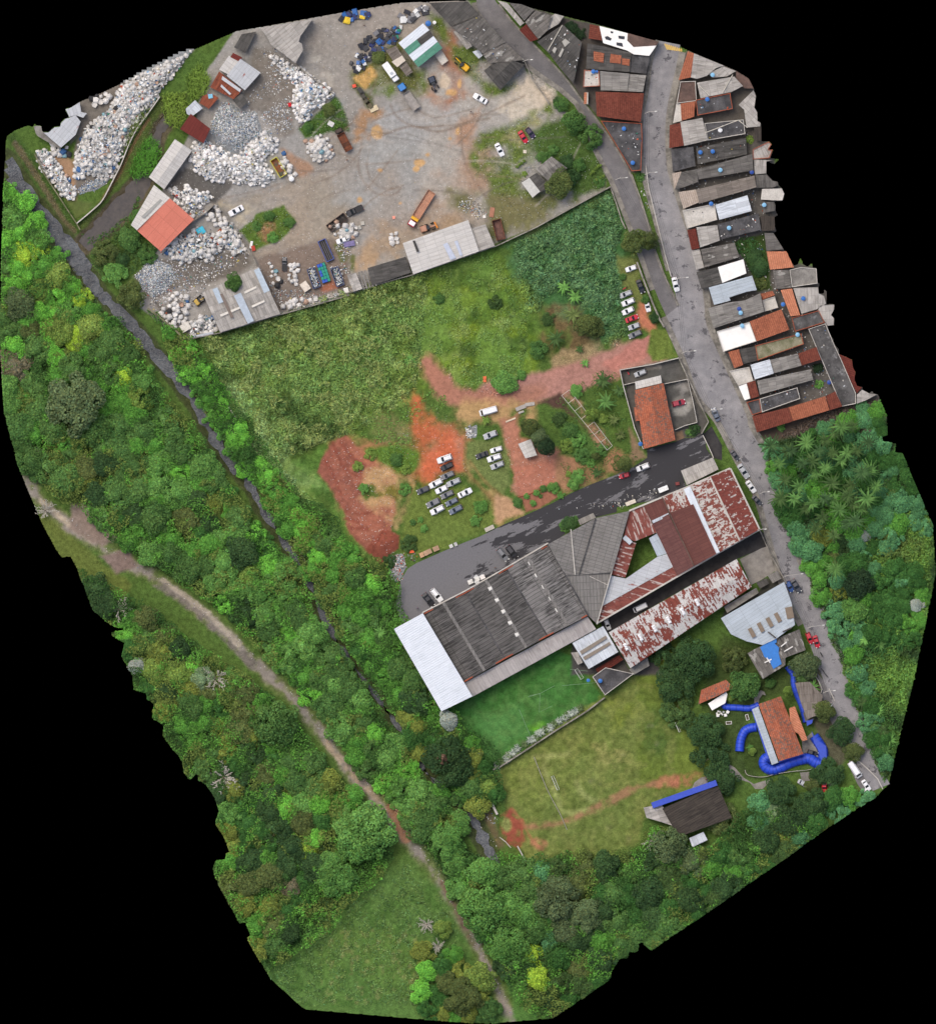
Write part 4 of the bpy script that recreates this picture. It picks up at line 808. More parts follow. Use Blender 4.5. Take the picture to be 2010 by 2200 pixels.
g = H('white and green striped shed roof beside the digger yard', ('shed','t3','250,390 205,340 400,185 450,238',5.0,.0,'white_metal'), ('flat','t3','287,436 250,390 350,312 383,358',5.06,0,'green_sheet'), ('flat','t3','383,358 350,312 450,238 482,285',5.06,0,'fibre_black'), ('flat','t3','325,485 287,436 482,285 515,330',5.1,0,'white_metal'), ('flat','t3','362,532 325,485 515,330 553,380',5.04,0,'green_sheet'), cat='shed', name='shed')
H('roofless concrete box beside the white and green shed', ('flat','t3','550,517 483,427 540,388 600,480',1.6,0,'slab_pale','parapet_pale'), cat='building', name='concrete_box', op=False)
H('pale brown narrow shed west of the green striped roof', ('shed','t3','190,518 105,400 185,360 262,480',3.6,.4,'fibre_brown'), cat='shed', name='shed')
H('lower narrow shed end with weathered sheets beside the white bus body', ('shed','t3','268,602 212,528 265,488 320,570',3.2,.3,'fibre_brown'), cat='shed', name='shed')
draped('roof_sheet', 't3', '152,488 235,438 262,480 196,532', 4.1, plain('sheet_cream', (196,186,172)), 'cream sheet patch on the pale brown narrow shed', 'roof sheet', .06)
H('dark old fibre roof at the north edge west of the lane', ('shed','t3','625,212 448,22 752,10 848,118',4.4,.6,'fibre_black'), cat='workshop', name='workshop')
H('long dark corrugated workshop roof along the lane', ('shed','t3','870,425 628,216 850,120 1055,332',5.0,.9,'fibre_dark'), cat='workshop', name='workshop')
H('patched dark roof with pale replacement sheets by the lane', ('shed','t3','925,500 870,428 1055,335 1200,475',4.8,.6,'fibre_patched'), cat='workshop', name='workshop')
H('black gabled roof at the south end of the lane workshops', ('gable','t3','1010,712 1205,510 1020,450 880,560',4.4,.9,'fibre_black'), cat='workshop', name='workshop')
for i, (s, z) in enumerate((('640,250 685,225 790,365 745,392',3.0),('790,410 838,392 872,440 840,465',2.9))): H(['row of pale lean-to sheets below the dark workshop roof','small silver lean-to corner below the dark workshop roof'][i], ('flat','t3',s,z,0,'fibre_pale' if not i else 'silver_metal'), cat='lean-to', name='lean_to', op=False)
H('old grey roofed farmhouse half hidden by the olive tree', ('gable','t3','1290,1340 1415,1238 1540,1330 1400,1440',3.6,.8,'fibre_grey'), cat='house', name='house')
H('black annex with a pale roof panel west of the olive tree', ('shed','t3','1268,1566 1178,1440 1300,1368 1400,1475',3.2,.4,'fibre_black'), cat='house', name='annex')
draped('roof_sheet', 't3', '1265,1564 1178,1446 1240,1406 1325,1515', 3.62, plain('sheet_white', (184,184,178)), 'pale panelled sheets on the black annex roof', 'roof sheet', .06)
# south edge of the yard
H('long weathered grey shed along the yard south wall', ('shed','t6','875,882 792,635 1310,452 1395,700',4.6,.7,'pale_worn'), ('shed','t6','1395,700 1330,520 1445,485 1520,658',4.3,.5,'fibre_pale'), cat='shed', name='shed')
for i, s in enumerate(('1110,645 1145,630 1215,752 1170,768','1200,622 1225,612 1265,730 1245,738','870,618 888,612 922,700 905,708')): draped('roof_sheet', 't6', s, 5.45, [plain('sheet_bluish', (176,184,200)), plain('sheet_bluish', (0,0,0)), plain('gap_dark', (52,50,48))][i], ['wide bluish sheet on the long grey yard shed','slim bluish sheet east of the wide one on the yard shed','dark missing strip near the west end of the yard shed'][i], 'roof sheet', .06)
H('dark low roof between the long shed and the pale hut', ('shed','t6','545,972 515,832 815,742 860,868',3.4,.4,'fibre_black'), cat='shed', name='shed')
for i in range(5):
 x = 440+i*24; draped('rafter', 't6', '%d,%d %d,%d %d,%d %d,%d'%(x,865-i*6,x+10,862-i*6,x+52,1000-i*7,x+42,1003-i*7), 3.2, M['fibre_grey'], ['first','second','third','fourth','fifth'][i]+' long beam from the west in the open roof bay', 'beam', .2)
H('pale square hut at the west end of the beamed roof bay', ('flat','t6','402,1020 352,888 420,868 475,995',3.4,0,'fibre_pale'), cat='hut', name='hut')
H('big grey striped shed with a tree beside its north edge', ('gable','t5','680,1025 1125,820 1298,1195 822,1342',4.8,.8,'fibre_pale'), cat='shed', name='shed')
for i, (s, c) in enumerate((('1090,850 1130,830 1215,1010 1170,1030',(168,182,194)),('760,1000 800,985 850,1100 812,1115',(168,182,194)),('1010,1020 1105,975 1112,990 1016,1036',(206,202,192)),('820,1200 990,1130 998,1146 828,1218',(206,202,192)),('1070,1130 1170,1085 1176,1100 1076,1146',(206,202,192)),('820,1040 840,1032 930,1220 908,1230',(112,100,92)),('985,1150 1005,1142 1050,1260 1030,1268',(112,100,92)),('930,1050 985,1026 1090,1250 1040,1272',(166,178,190)))):
 draped('roof_sheet', 't5', s, 5.72+.02*i, plain('rs%d'%c[0], c), ['blue grey sheet at the east end of the big striped shed','blue grey sheet at the west end of the big striped shed','cream strip near the tree on the big striped shed','long cream strip across the big striped shed','short cream strip south of the tree on the striped shed','dark brown strip west of middle on the striped shed','short dark brown strip near the south edge of the striped shed','wide blue grey strip down the middle of the striped shed'][i], 'roof sheet', .05)
H('long thin white and red sheet canopy at the south corner of the bag yard', ('flat','t5','632,1382 636,1362 765,1335 772,1352',2.4,0,'light_rusty'), cat='canopy', name='canopy', op=False)

# --- upper houses between the lanes
H('mossy slate blue and pale house at the north edge east of the lane', ('flat','t3','985,2 1065,22 1200,182 1168,206 1060,80',4.2,0,'fibre_pale'), cat='house', name='house')
H('grey fibre roof second from the lane at the north edge', ('shed','t3','1200,165 1080,22 1180,34 1282,75',4.8,.5,'fibre_dark'), name='house')
H('grey roof with pale patches above the small red roof', ('shed','t3','1310,310 1205,175 1290,80 1420,125 1385,240',4.4,.6,'fibre_patched'), name='house')
H('pale roofed house at the north edge above the white post', ('flat','t3','1420,125 1440,108 1515,128 1470,190 1385,240',3.9,0,'fibre_pale'), name='house')
H('small brown red roof right beside the upper lane', ('shed','t3','1248,330 1160,236 1215,190 1310,312',3.6,.4,'tile_maroon'), name='house')
H('wide black roof with pale sheets east of the lane', ('shed','t3','1400,425 1300,330 1505,195 1655,335 1590,660 1500,560',4.4,.8,'fibre_black'), name='house')
for i, s in enumerate(('1498,330 1522,305 1562,335 1520,372','1420,400 1440,370 1458,385 1440,425','1470,440 1500,380 1515,390 1485,455')): draped('roof_sheet', 't3', s, 5.2, plain('sheet_worn', (160,158,150)), ['largest pale sheet on the wide black roof','western pale sheet on the wide black roof','southern slim pale sheet on the wide black roof'][i], 'roof sheet', .06)
H('white washed house with dark windows at the north edge', ('flat','t4','320,205 540,262 760,325 770,362 715,442 590,430 540,400 350,340 330,250',4.6,0,'slab_white'), ('flat','t4','245,190 320,206 332,250 340,320 235,305',4.2,0,'tile_red'), ('flat','t4','545,262 790,330 770,360 590,372 540,320',4.7,0,'slab_brown'), name='house')
for i, s in enumerate(('362,292 385,285 418,305 410,322 370,312','455,335 500,340 508,372 455,358','470,282 520,288 518,312 472,305','408,246 430,250 428,264 410,262')): draped('roof_opening', 't4', s, 4.62, plain('opening_dark', (38,42,54)), ['western dark opening on the white washed roof','southern dark opening on the white washed roof','brownish opening in the middle of the white washed roof','small northern opening on the white washed roof'][i], 'opening', .05)
H('dark roofed house with orange tile patches above the street corner', ('shed','t4','215,545 225,345 300,355 575,415 560,570',3.6,.4,'fibre_black'), name='house')
for i, s in enumerate(('275,405 358,422 352,496 275,480','410,425 495,440 488,505 402,495','500,458 562,470 556,520 498,512')): draped('tile_patch', 't4', s, 4.05, M['tile_orange'], ['western orange tile patch on the dark house','middle orange tile patch on the dark house','eastern orange tile patch on the dark house'][i], 'tile patch', .15)
H('black flat slab house north of the corrugated terrace house', ('flat','t4','570,432 720,448 690,585 556,570',3.4,0,'slab_black'), name='house')
H('grey corrugated terrace house with a pale west terrace', ('shed','t4','330,715 325,562 556,582 540,722',4.2,.5,'fibre_grey'), ('shed','t4','540,722 558,586 690,594 665,728',4.3,.4,'fibre_grey'), ('flat','t4','192,690 200,552 318,562 325,682',3.8,0,'slab_pale','parapet_brick'), name='house')
H('red brown tiled gabled house in the fork of the streets', ('gable','t4','300,920 290,725 672,738 648,965',4.4,1.0,'tile_red'), name='tiled_house')
edge_band(*H('slim yellow fronted porch west of the red tiled fork house', ('flat','t4','210,730 232,732 230,825 205,820',2.6,0,'slab_pale'), cat='porch', name='porch', op=False)[:2], 't4', '212,732 208,822', 2.7, .8, 'tile_bright', 'parapet', .2)
H('dark wedge shaped terrace house with two blue tanks in the fork', ('flat','t4','330,955 655,975 660,1090 650,1350 575,1355 440,1130',3.2,0,'slab_black','parapet_brick'), name='house')

# --- row houses east of the street, north to south
H('northernmost orange tiled slope of the eastern row', ('shed','t4','945,635 1020,405 1068,422 1042,612',4.0,.6,'tile_orange'), name='house')
H('rippled pale grey roof at the north end of the row', ('shed','t4','1042,612 1068,422 1305,520 1240,540 1170,600 1090,625',4.4,.5,'fibre_pale'), name='house')
H('pale grey roof cut by the northeast edge', ('shed','t4','1215,615 1180,580 1300,525 1400,562 1330,605',4.2,.4,'fibre_pale'), name='house')
H('large light fibre roof with crossing pipes near the northeast edge', ('shed','t4','1120,778 1092,655 1385,605 1455,680 1365,728',4.6,.6,'fibre_pale'), name='house')
H('brown slab terrace facing the street near the north end', ('flat','t4','930,820 960,645 1080,640 1090,798',3.6,0,'slab_brown','parapet_pale'), name='house')
H('brown rippled roof at the far northeast rim', ('flat','t4','1400,562 1500,622 1540,700 1470,700 1400,640',3.8,0,'slab_brown'), name='house')
H('house with bright orange tile strip and pale front', ('shed','t4','970,955 962,820 1080,800 1068,925',3.9,.4,'tile_orange'), ('flat','t4','902,975 928,822 962,822 975,955',3.2,0,'slab_pale'), name='house')
H('black wet slab roof with white panel and blue tank', ('flat','t4','1095,915 1082,790 1355,735 1375,862',4.4,0,'slab_black','parapet_brick'), name='house')
H('tangled pale ragged roof at the east rim, upper', ('flat','t4','1420,830 1538,715 1558,760 1545,850 1568,890 1568,955 1595,975 1590,1000 1482,1010 1465,868',3.6,0,'fibre_pale'), name='house')
H('light grey corrugated house with an orange front slope', ('shed','t4','990,1155 960,965 1135,932 1177,1110',4.5,.5,'fibre_pale'), ('shed','t4','872,1172 876,990 960,972 988,1152',4.2,.4,'tile_red'), name='house')
H('black terrace house with a white round tank', ('flat','t4','1178,1112 1150,975 1460,945 1475,1060',3.8,0,'slab_black','parapet_pale'), name='house')
H('dark ribbed strip building at the east rim', ('flat','t4','1542,1003 1600,1003 1600,1115 1550,1112',3.4,0,'dark_corrugated'), name='house')
H('wet black slab directly on the street below the orange front', ('flat','t4','900,1362 888,1182 1062,1160 1080,1312',3.4,0,'slab_black'), name='house')
H('black sheet roof yard with two blue tanks', ('shed','t4','1098,1300 1085,1172 1478,1092 1488,1222',3.2,.3,'fibre_black'), name='house')
H('grey blue ragged terrace at the east rim, middle', ('flat','t4','1532,1182 1660,1120 1682,1142 1655,1185 1690,1185 1665,1252 1532,1262',3.8,0,'fibre_pale','parapet_brick'), name='house')
H('long grey fibre roof with beige tiled front', ('shed','t4','1105,1420 1088,1340 1530,1218 1538,1348',4.4,.5,'fibre_dark'), ('shed','t4','915,1500 968,1362 1090,1338 1102,1440 985,1482',4.2,.4,'fibre_dark'), ('shed','t4','915,1500 895,1372 968,1358 990,1480',3.8,.3,'tile_beige'), name='house')
H('pale roof at the east rim below the grey blue terrace', ('flat','t4','1540,1262 1690,1268 1640,1278 1640,1372 1550,1380',3.9,0,'fibre_pale'), name='house')
H('brownish long roof with a checked beige awning', ('shed','t4','1110,1612 1082,1502 1545,1390 1562,1482',4.6,.5,'fibre_brown'), ('shed','t4','985,1652 945,1520 1082,1500 1112,1600',3.6,.3,'tile_beige'), name='house')
H('grey ribbed roof at the east rim beside the long brown roof', ('flat','t4','1552,1386 1640,1382 1688,1430 1730,1440 1735,1468 1690,1485 1560,1486',4.0,0,'fibre_dark'), name='house')
H('pale concrete terrace with planter and a silver blue metal roof', ('flat','t4','1012,1810 978,1665 1232,1612 1252,1740',3.6,0,'slab_pale','parapet_pale'), ('shed','t4','1268,1740 1236,1622 1490,1545 1525,1670',4.2,.4,'silver_metal'), name='house')
H('pinkish white ragged roof at the east rim', ('flat','t8','870,22 1025,18 1045,60 1030,112 960,112 860,105',4.0,0,'slab_pale'), name='house')
H('small grey roof with a light blue tank at the east rim', ('flat','t8','875,122 965,126 975,150 972,195 880,212',3.6,0,'fibre_dark'), name='house')
H('dark widely ribbed roof at the east rim', ('flat','t8','858,232 968,240 972,350 870,356',3.6,0,'dark_corrugated'), name='house')
H('pale fibre roof house with maroon tiled front', ('shed','t8','380,485 350,325 515,308 536,430',4.4,.4,'fibre_pale'), ('shed','t8','312,505 278,347 346,335 376,490',4.0,.3,'tile_maroon'), name='house')
H('black slab roof with a pale blue tank behind the maroon front', ('flat','t8','540,422 520,302 840,215 862,345',3.9,0,'slab_black'), name='house')
H('dark roof with white patches and pale front awning', ('shed','t8','415,642 385,500 650,448 692,562',4.2,.5,'fibre_patched'), ('flat','t8','348,662 312,512 375,498 412,645',3.4,0,'fibre_pale'), name='house')
H('bright white slab roof with black fibre front', ('flat','t8','555,766 520,640 722,578 746,690',4.4,0,'slab_white'), ('shed','t8','390,815 350,680 525,640 552,768',4.0,.3,'fibre_black'), name='house')
H('blue grey metal house wrapped around a dark light well', ('shed','t8','490,940 448,802 790,708 828,822 750,835 610,880 620,905',4.8,.5,'blue_metal'), ('shed','t8','486,1125 443,968 600,920 730,905 855,848 888,992',4.6,.5,'fibre_grey'), name='house')
H('small orange tiled annex with pale patio', ('shed','t8','872,898 858,852 950,828 972,862',3.2,.3,'tile_orange'), ('flat','t8','892,992 872,902 970,872 998,962',2.6,0,'slab_pale','parapet_pale'), name='annex')
H('white terrace house with an orange tiled rear roof', ('flat','t8','562,1312 510,1150 770,1075 826,1228',4.2,0,'slab_white','parapet_pale'), ('shed','t8','826,1230 770,1070 1022,975 1086,1135',4.4,.7,'tile_orange'), name='house')
H('mossy concrete slab house with orange front and dark bay', ('flat','t8','835,1380 815,1262 1180,1165 1200,1250',3.8,0,'slab_mossy','parapet_brick'), ('shed','t8','650,1440 600,1312 685,1290 720,1415',3.8,.3,'tile_orange'), ('flat','t8','716,1410 690,1290 818,1268 832,1380',3.2,0,'fibre_black'), name='house')
H('silver fibre and maroon tile house below the mossy slab', ('shed','t8','812,1530 778,1415 930,1370 962,1482',4.4,.4,'silver_metal'), ('shed','t8','966,1480 932,1375 1150,1325 1182,1420',4.3,.4,'fibre_grey'), ('shed','t8','1182,1420 1155,1325 1300,1272 1336,1372',4.2,.4,'tile_red'), name='house')
H('grey fibre house with white patio and small tile front', ('shed','t8','852,1650 830,1540 1250,1450 1275,1532',4.0,.4,'fibre_grey'), ('flat','t8','682,1580 610,1462 768,1430 802,1540',3.0,0,'slab_pale','parapet_pale'), ('shed','t8','780,1682 750,1556 815,1540 846,1662',3.6,.3,'tile_red'), ('flat','t8','732,1695 684,1585 748,1560 776,1680',3.2,0,'slab_white'), name='house')
H('black double slab above the long tiled roof', ('flat','t8','792,1812 745,1710 848,1682 866,1790',3.2,0,'slab_black','parapet_brick'), ('flat','t8','868,1790 850,1682 1148,1592 1172,1682',3.4,0,'slab_black','parapet_pale'), name='house')
H('long terracotta tiled building at the south end of the row', ('shed','t11','460,475 422,345 710,278 742,388',4.0,.6,'tile_red'), ('shed','t11','744,386 710,278 1000,188 1032,300',4.1,.6,'tile_orange'), ('shed','t11','1036,300 1004,186 1080,150 1136,270',4.2,.5,'tile_red'), name='tiled_house')
# back row
H('grey fibre roof above the bright orange roof in the back row', ('shed','t8','905,512 888,370 960,372 1040,500',3.9,.3,'fibre_dark'), name='house')
H('bright orange tiled roof at the east rim', ('shed','t8','932,662 905,516 1062,516 1122,642',4.2,.5,'tile_bright'), name='house')
H('patchwork panel roof in the back row', ('shed','t8','976,815 955,666 1080,662 1102,802',4.0,.3,'fibre_patched'), name='house')
H('grey concrete terrace with white objects in the back row', ('flat','t8','1105,800 1086,662 1180,640 1300,652 1308,770',3.8,0,'slab_grey','parapet_pale'), name='house')
H('narrow peach coloured roof in the back row', ('shed','t8','1096,1030 1016,822 1106,810 1170,1020',4.2,.3,'tile_bright'), name='house')
H('blue grey sagging sheet roof at the east rim', ('flat','t8','1115,805 1312,800 1318,850 1360,868 1375,930 1300,975 1180,1010',3.6,0,'fibre_pale'), name='house')
H('grey slab with a slim white strip in the back row', ('flat','t8','1130,1152 1102,1042 1320,982 1365,1080',3.4,0,'slab_dark','parapet_brick'), name='house')
H('ragged pale roof pieces around the east rim tip', ('flat','t8','1330,945 1440,938 1438,975 1415,1020 1438,1045 1436,1098 1388,1105 1310,985',3.6,0,'fibre_pale'), name='house')
H('long stained concrete alley deck behind the houses', ('flat','t8','1498,1745 1335,1365 1235,1130 1372,1085 1440,1250 1500,1380 1612,1640 1612,1722',2.8,0,'slab_dark','parapet_pale'), cat='terrace', name='terrace_building', op=False)
H('crumbled maroon and grey roof edge at the east rim', ('flat','t8','1480,1330 1535,1352 1580,1375 1590,1440 1608,1470 1600,1530 1620,1580 1660,1592 1620,1640 1560,1520',3.2,0,'tile_maroon'), name='house')
H('pale broken slab at the southeast end of the row', ('flat','t8','1618,1722 1620,1650 1660,1610 1720,1642 1780,1648 1700,1690',3.0,0,'fibre_pale'), name='house')

# --- blue trimmed house and barn
bh = H('big terracotta house with blue walls and covered walkways', ('gable','t14','820,1420 657,968 835,905 1012,1362',4.6,1.6,'tile_worn'), ('shed','t14','975,1205 888,1150 905,1080 900,1000 945,985 1045,1250 1002,1262',4.3,.4,'tile_bright'), name='tiled_house')
bl = plain('wall_blue', (48,74,178), .6); mb = MB()
H('bluish grey verandah roof on the west side of the terracotta house', ('shed','t14','762,1450 605,1010 655,985 815,1430',3.4,.3,'blue_metal'), cat='verandah', name='verandah')
H('thatched grey roof beside the terracotta house and the street', ('flat','t14','945,800 1060,790 1165,900 1150,1000 1110,1060 1042,1088 990,950',3.6,0,'fibre_brown'), cat='hut', name='thatched_hut', op=False)
H('small tiled outbuilding at the end of the blue walkway', ('shed','t14','180,970 205,855 400,775 460,838 330,905',3.6,.6,'tile_worn'), cat='outbuilding', name='outbuilding')
H('white slab front of the small tiled outbuilding', ('flat','t14','258,965 400,872 412,890 395,960 290,1018',2.6,0,'slab_white'), cat='porch', name='porch', op=False)
bn = H('dark corrugated barn roof southwest of the gardens', ('gable','W','1335,1648 1303,1592 1412,1545 1440,1610',4.4,1.0,'dark_corrugated'), cat='barn', name='barn')
H('pale broken sheet roof at the west end of the dark barn', ('flat','W','1272,1610 1266,1590 1302,1583 1324,1626 1300,1618',3.8,0,'fibre_pale'), cat='lean-to', name='lean_to')
H('small silver lean-to at the south side of the dark barn', ('flat','W','1356,1650 1384,1638 1392,1654 1362,1668',3.0,0,'silver_metal'), cat='lean-to', name='lean_to')
def beam(t, s, z, w_, h, mat, nm, lab, cat):
 a, b = [Vector(q) for q in p(t, s)]; d = b-a; m = (a+b)/2; mb = MB(); mb.box((0,0,z), (d.length, w_, h), 0, .05); return tag(mb.build(nm, mat, None, (m.x, m.y, 0), math.atan2(d.y, d.x)), lab, cat)
beam('W', '1283,1586 1410,1541', 2.6, 1.8, 5.2, bl, 'blue_wall', 'thick bright blue wall along the north side of the dark barn', 'wall')
beam('t14', '735,1400 608,1012', 1.6, .5, 3.2, bl, 'blue_wall', 'blue wall under the verandah roof edge', 'wall')
beam('t14', '820,1424 1014,1366', 1.8, .5, 3.6, bl, 'blue_wall', 'blue end wall south of the terracotta house', 'wall')
# ribbed blue walkways
ca = plain('canopy_blue', (40,74,196), .45);
def walkway(t, s, r, lab, z=0, wob=.05):
 pts = smooth_line(p(t, s), 6); c = pts[len(pts)//2]; mb = MB(); mb.tube([(q[0]-c[0], q[1]-c[1], .2) for q in pts], r, 10, True, lambda i: 1+wob*(i % 2));
 root = tag(empty('covered_walkway', (c[0], c[1], z)), lab, 'walkway'); mb.build('canopy', ca, root)
 rb = MB()
 for i in range(0, len(pts), 3):
  q = pts[i]; a = Vector(pts[max(i-1,0)]); b = Vector(pts[min(i+1,len(pts)-1)]); d = (b-a).normalized(); s_ = Vector((-d.y, d.x))
  rb.tube([(q[0]-c[0]+s_.x*math.cos(u)*r*1.09, q[1]-c[1]+s_.y*math.cos(u)*r*1.09, .2+math.sin(u)*r*1.14) for u in [k*math.pi/8 for k in range(9)]], .06, 5)
 rb.build('rib', plain('canopy_rib', (26,54,150)), root)
walkway('t14', '350,912 375,955 398,988 480,995 590,1000 660,972', .95, 'slim blue arched walkway leading to the tiled outbuilding')
walkway('t14', '640,1150 590,1158 550,1180 525,1225 512,1280 508,1340', 1.3, 'curved blue arched walkway ending in the garden trees')
walkway('t14', '745,1395 715,1400 700,1430 720,1470 770,1488 830,1470 910,1430 1000,1405 1060,1400 1110,1430 1150,1440', 1.6, 'wide blue arched walkway hooking around the south end of the house')
walkway('t14', '882,670 905,700 932,740 935,800 955,880 990,960 1012,1030 1030,1110', .85, 'long thin blue arched walkway between the house and the street trees')
walkway('t14', '1095,1220 1130,1270 1165,1330 1170,1400', 1.5, 'short blue arched walkway under the street side trees')
H('flat bright blue slab roof near the street trees', ('flat','t14','1010,1040 1030,1110 1085,1100 1100,1080 1040,1085 1020,1030',2.2,0,'slab_dark'), cat='porch', name='porch', op=False)
draped('blue_panel', 't14', '1078,1180 1105,1240 1192,1300 1196,1395 1150,1412 1128,1330 1095,1270', 2.0, bl, 'flat blue roof panel beside the short blue walkway', 'panel', .2)
draped('blue_panel', 't14', '1035,1100 1088,1090 1080,1120 1040,1140', 2.4, bl, 'flat blue panel north of the white strip by the house', 'panel', .2)
draped('patio', 't14', '1000,1262 1080,1190 1140,1400 1010,1400', .06, M['slab_grey'], 'grey patio on the east side of the terracotta house', 'patio', .12)
# garden ramp with white kerbs
mb = MB(); mb.prism([(a[0], a[1]) for a in p('t14','625,975 622,910 640,890 675,858 705,870 715,900 690,890 665,925 660,965')], 0, .35)
c0 = p('t14','665,910')[0];
me = mb.build('entrance_ramp', M['slab_grey']); tag(me, 'grey curved entrance ramp north of the terracotta house', 'ramp')

# ---------------------------------------------------------------- walls
def wall(t, s, h, w_, mat, lab, nm='boundary_wall', cat='wall', sm=False):
 pts = p(t, s) if isinstance(s, str) else s
 if sm: pts = smooth_line(pts, 4)
 c = pts[len(pts)//2]; mb = MB()
 for i, (a, b) in enumerate(zip(pts[:-1], pts[1:])):
  a, b = Vector(a), Vector(b); d = b-a; m = (a+b)/2; hh = h+.004*(i % 3)
  mb.box((m.x-c[0], m.y-c[1], hh/2), (d.length+.02, w_, hh), math.atan2(d.y, d.x))
 return tag(mb.build(nm, M[mat], None, (c[0], c[1], 0)), lab, cat)
wall('', p('t5','605,1388 822,1345 1300,1200 1842,1048')+p('t6','345,1032 545,975 870,885')+p('t6','1520,662 1842,512')+p('t7','700,330 960,188'), 2.4, .3, 'wall_concrete', 'long concrete wall between the waste yard and the green meadow')
wall('t5', '250,1152 330,1210 430,1290 530,1385 600,1395', 2.6, .5, 'wall_mossy', 'ivy covered wall beside the stream at the bag yard')
wall('t5', '790,318 850,390 905,480 980,560 1050,690 1115,812', 2.2, .25, 'wall_concrete', 'zigzag wall dividing the bag yard from the main lot')
wall('t5', '560,510 640,440 700,400 775,330', 2.2, .25, 'wall_concrete', 'short wall from the salmon roof to the zigzag wall')
wall('t1', '1266,28 1180,150 1080,290 1020,410 960,560 910,660 870,740 810,850 740,920 610,1030', 2.2, .35, 'parapet_pale', 'pale concrete wall between bag yard and reed bank', sm=True)
wall('t1', '275,480 350,640 450,790 520,900 600,1020 636,1082', 2.0, .35, 'wall_mossy', 'mossy wall along the stream side verge')
wall('t2', '870,500 960,590 1080,670 1168,745', 2.4, .3, 'wall_concrete', 'grey wall from the pale warehouse to the weed triangle')
wall('t2', '1165,750 1010,880 890,1000', .5, .3, 'wall_concrete', 'low kerb on the west side of the weed triangle')
wall('t12', '1000,1838 1230,1690 1450,1545 1690,1395 1835,1285', 1.8, .4, 'wall_concrete', 'long wall between the two playing fields')
wall('t15', '400,752 440,725', 1.6, .4, 'wall_concrete', 'short wall stub at the west corner of the big field')
wall('t7', '1170,785 1235,960 1290,1100 1350,1240 1385,1300', 2.2, .5, 'wall_concrete', 'retaining wall between parked cars and the lane')
wall('t7', '960,190 1010,330 1050,460 1080,520', 1.6, .35, 'wall_concrete', 'weathered wall between the dense weeds and the lane')
wall('t10', '1500,70 1300,120 1035,165 1060,285 1110,470 1150,620 1220,790', 2.2, .25, 'parapet_pale', 'pale wall around the west and north of the tiled house compound')
wall('t10', '1385,275 1570,238 1610,400 1645,580 1550,605 1470,640', 1.8, .2, 'parapet_pale', 'thin pale wall around the red car in the compound')
wall('t10', '1060,285 1155,262', 1.8, .2, 'parapet_pale', 'short cross wall beside the parked pickup in the compound')
wall('t10', '1500,70 1555,190 1640,370 1735,575 1680,670', 2.0, .35, 'wall_concrete', 'street side wall of the tiled house compound')
wall('t20', '450,520 520,640 610,780', 1.6, .25, 'parapet_pale', 'thin pale wall on the stream bank, northern piece'); wall('t20', '690,910 770,1030 850,1170', 1.6, .3, 'wall_mossy', 'mossy wall on the stream bank, middle piece')
wall('t20', '855,1175 930,1310 1010,1450', 2.0, .6, 'wall_mossy', 'thick mossy wall on the stream bank, southern piece')
wall('t19', '470,340 485,400 515,460', 1.5, .7, 'parapet_pale', 'broken pale concrete drain beside the red soil slide', 'broken_wall'); wall('t19', '648,668 690,745 735,832', 1.2, .35, 'parapet_pale', 'slim white wall south of the red soil slide')
wall('t7', '1240,20 1262,200 1340,520 1400,760 1440,900', .5, .3, 'parapet_pale', 'pale kerb wall on the west edge of the main street', 'kerb_wall'); wall('t7', '1130,90 1215,330 1268,520 1320,700 1400,920 1490,1128', .9, .25, 'wall_concrete', 'dark kerb wall on the east edge of the lane', 'kerb_wall')
wall('t3', '1205,490 1260,620 1360,760 1395,820', 1.4, .3, 'wall_concrete', 'cracked wall at the pale gravel entrance by the lane')
wall('t11', '1588,0 1589,0', .1, .1, 'wall_concrete', 'x') if False else None
wall('t13', '1590,700 1660,860 1740,1010 1800,1120', 1.6, .3, 'wall_concrete', 'street wall at the concrete apron')
wall('t10', '1690,680 1740,780 1775,860', 1.2, .25, 'parapet_pale', 'winding pale wall at the forecourt ramp')
wall('t14', '1400,1340 1440,1410 1520,1480 1600,1560 1640,1640', .8, .3, 'parapet_pale', 'pale kerb wall on the street bend', 'kerb_wall'); wall('t14', '1400,760 1530,1180 1560,1290 1600,1400 1690,1490 1700,1560', .8, .35, 'wall_concrete', 'dark retaining kerb on the jungle side of the bend', 'kerb_wall') if False else None
# ---------------------------------------------------------------- vegetation
def leafmat(name, c, c2, var=.28):
 q = N(name, .75, .15); v = q.co(); t = q.n('Attribute', attribute_name='tint'); oi = q.n('ObjectInfo')
 f = q.noise(v, .45, 4, .65, .35, .65); col = q.mix(f, lin(c), lin(c2)); col = q.mix(1, col, t.outputs[0], 'MULTIPLY')
 r = q.n('MapRange'); q.l(oi.outputs['Random'], r.inputs[0]); r.inputs[3].default_value = .86; r.inputs[4].default_value = 1.16; col = q.mul(col, r.outputs[0])
 return q.out(col)
LT = {}
for k, (c, c2, word) in dict(bright=((96,164,60),(118,184,74),'bright green'), mid=((78,132,54),(98,150,62),'mid green'), dark=((52,90,44),(70,112,52),'dark green'), olive=((90,112,50),(112,132,60),'olive green'),
  lime=((118,160,52),(142,178,66),'yellow green'), greygreen=((92,120,66),(112,138,82),'grey green'), silver=((168,186,168),(192,204,188),'silvery'), teal=((62,98,40),(82,118,52),'deep green'), drab=((122,116,82),(140,134,98),'drab brown'),
  brown=((176,132,104),(150,112,86),'dry brown'), bare=((158,154,142),(134,128,112),'bare grey'), deep=((38,66,38),(50,82,44),'very dark green')).items():
 g_ = lambda v: tuple(.84*(x*.79+.21*(sum(v)/3)) for x in v)
 LT[k] = (leafmat('leaf_'+k, g_(c), g_(c2)), word)
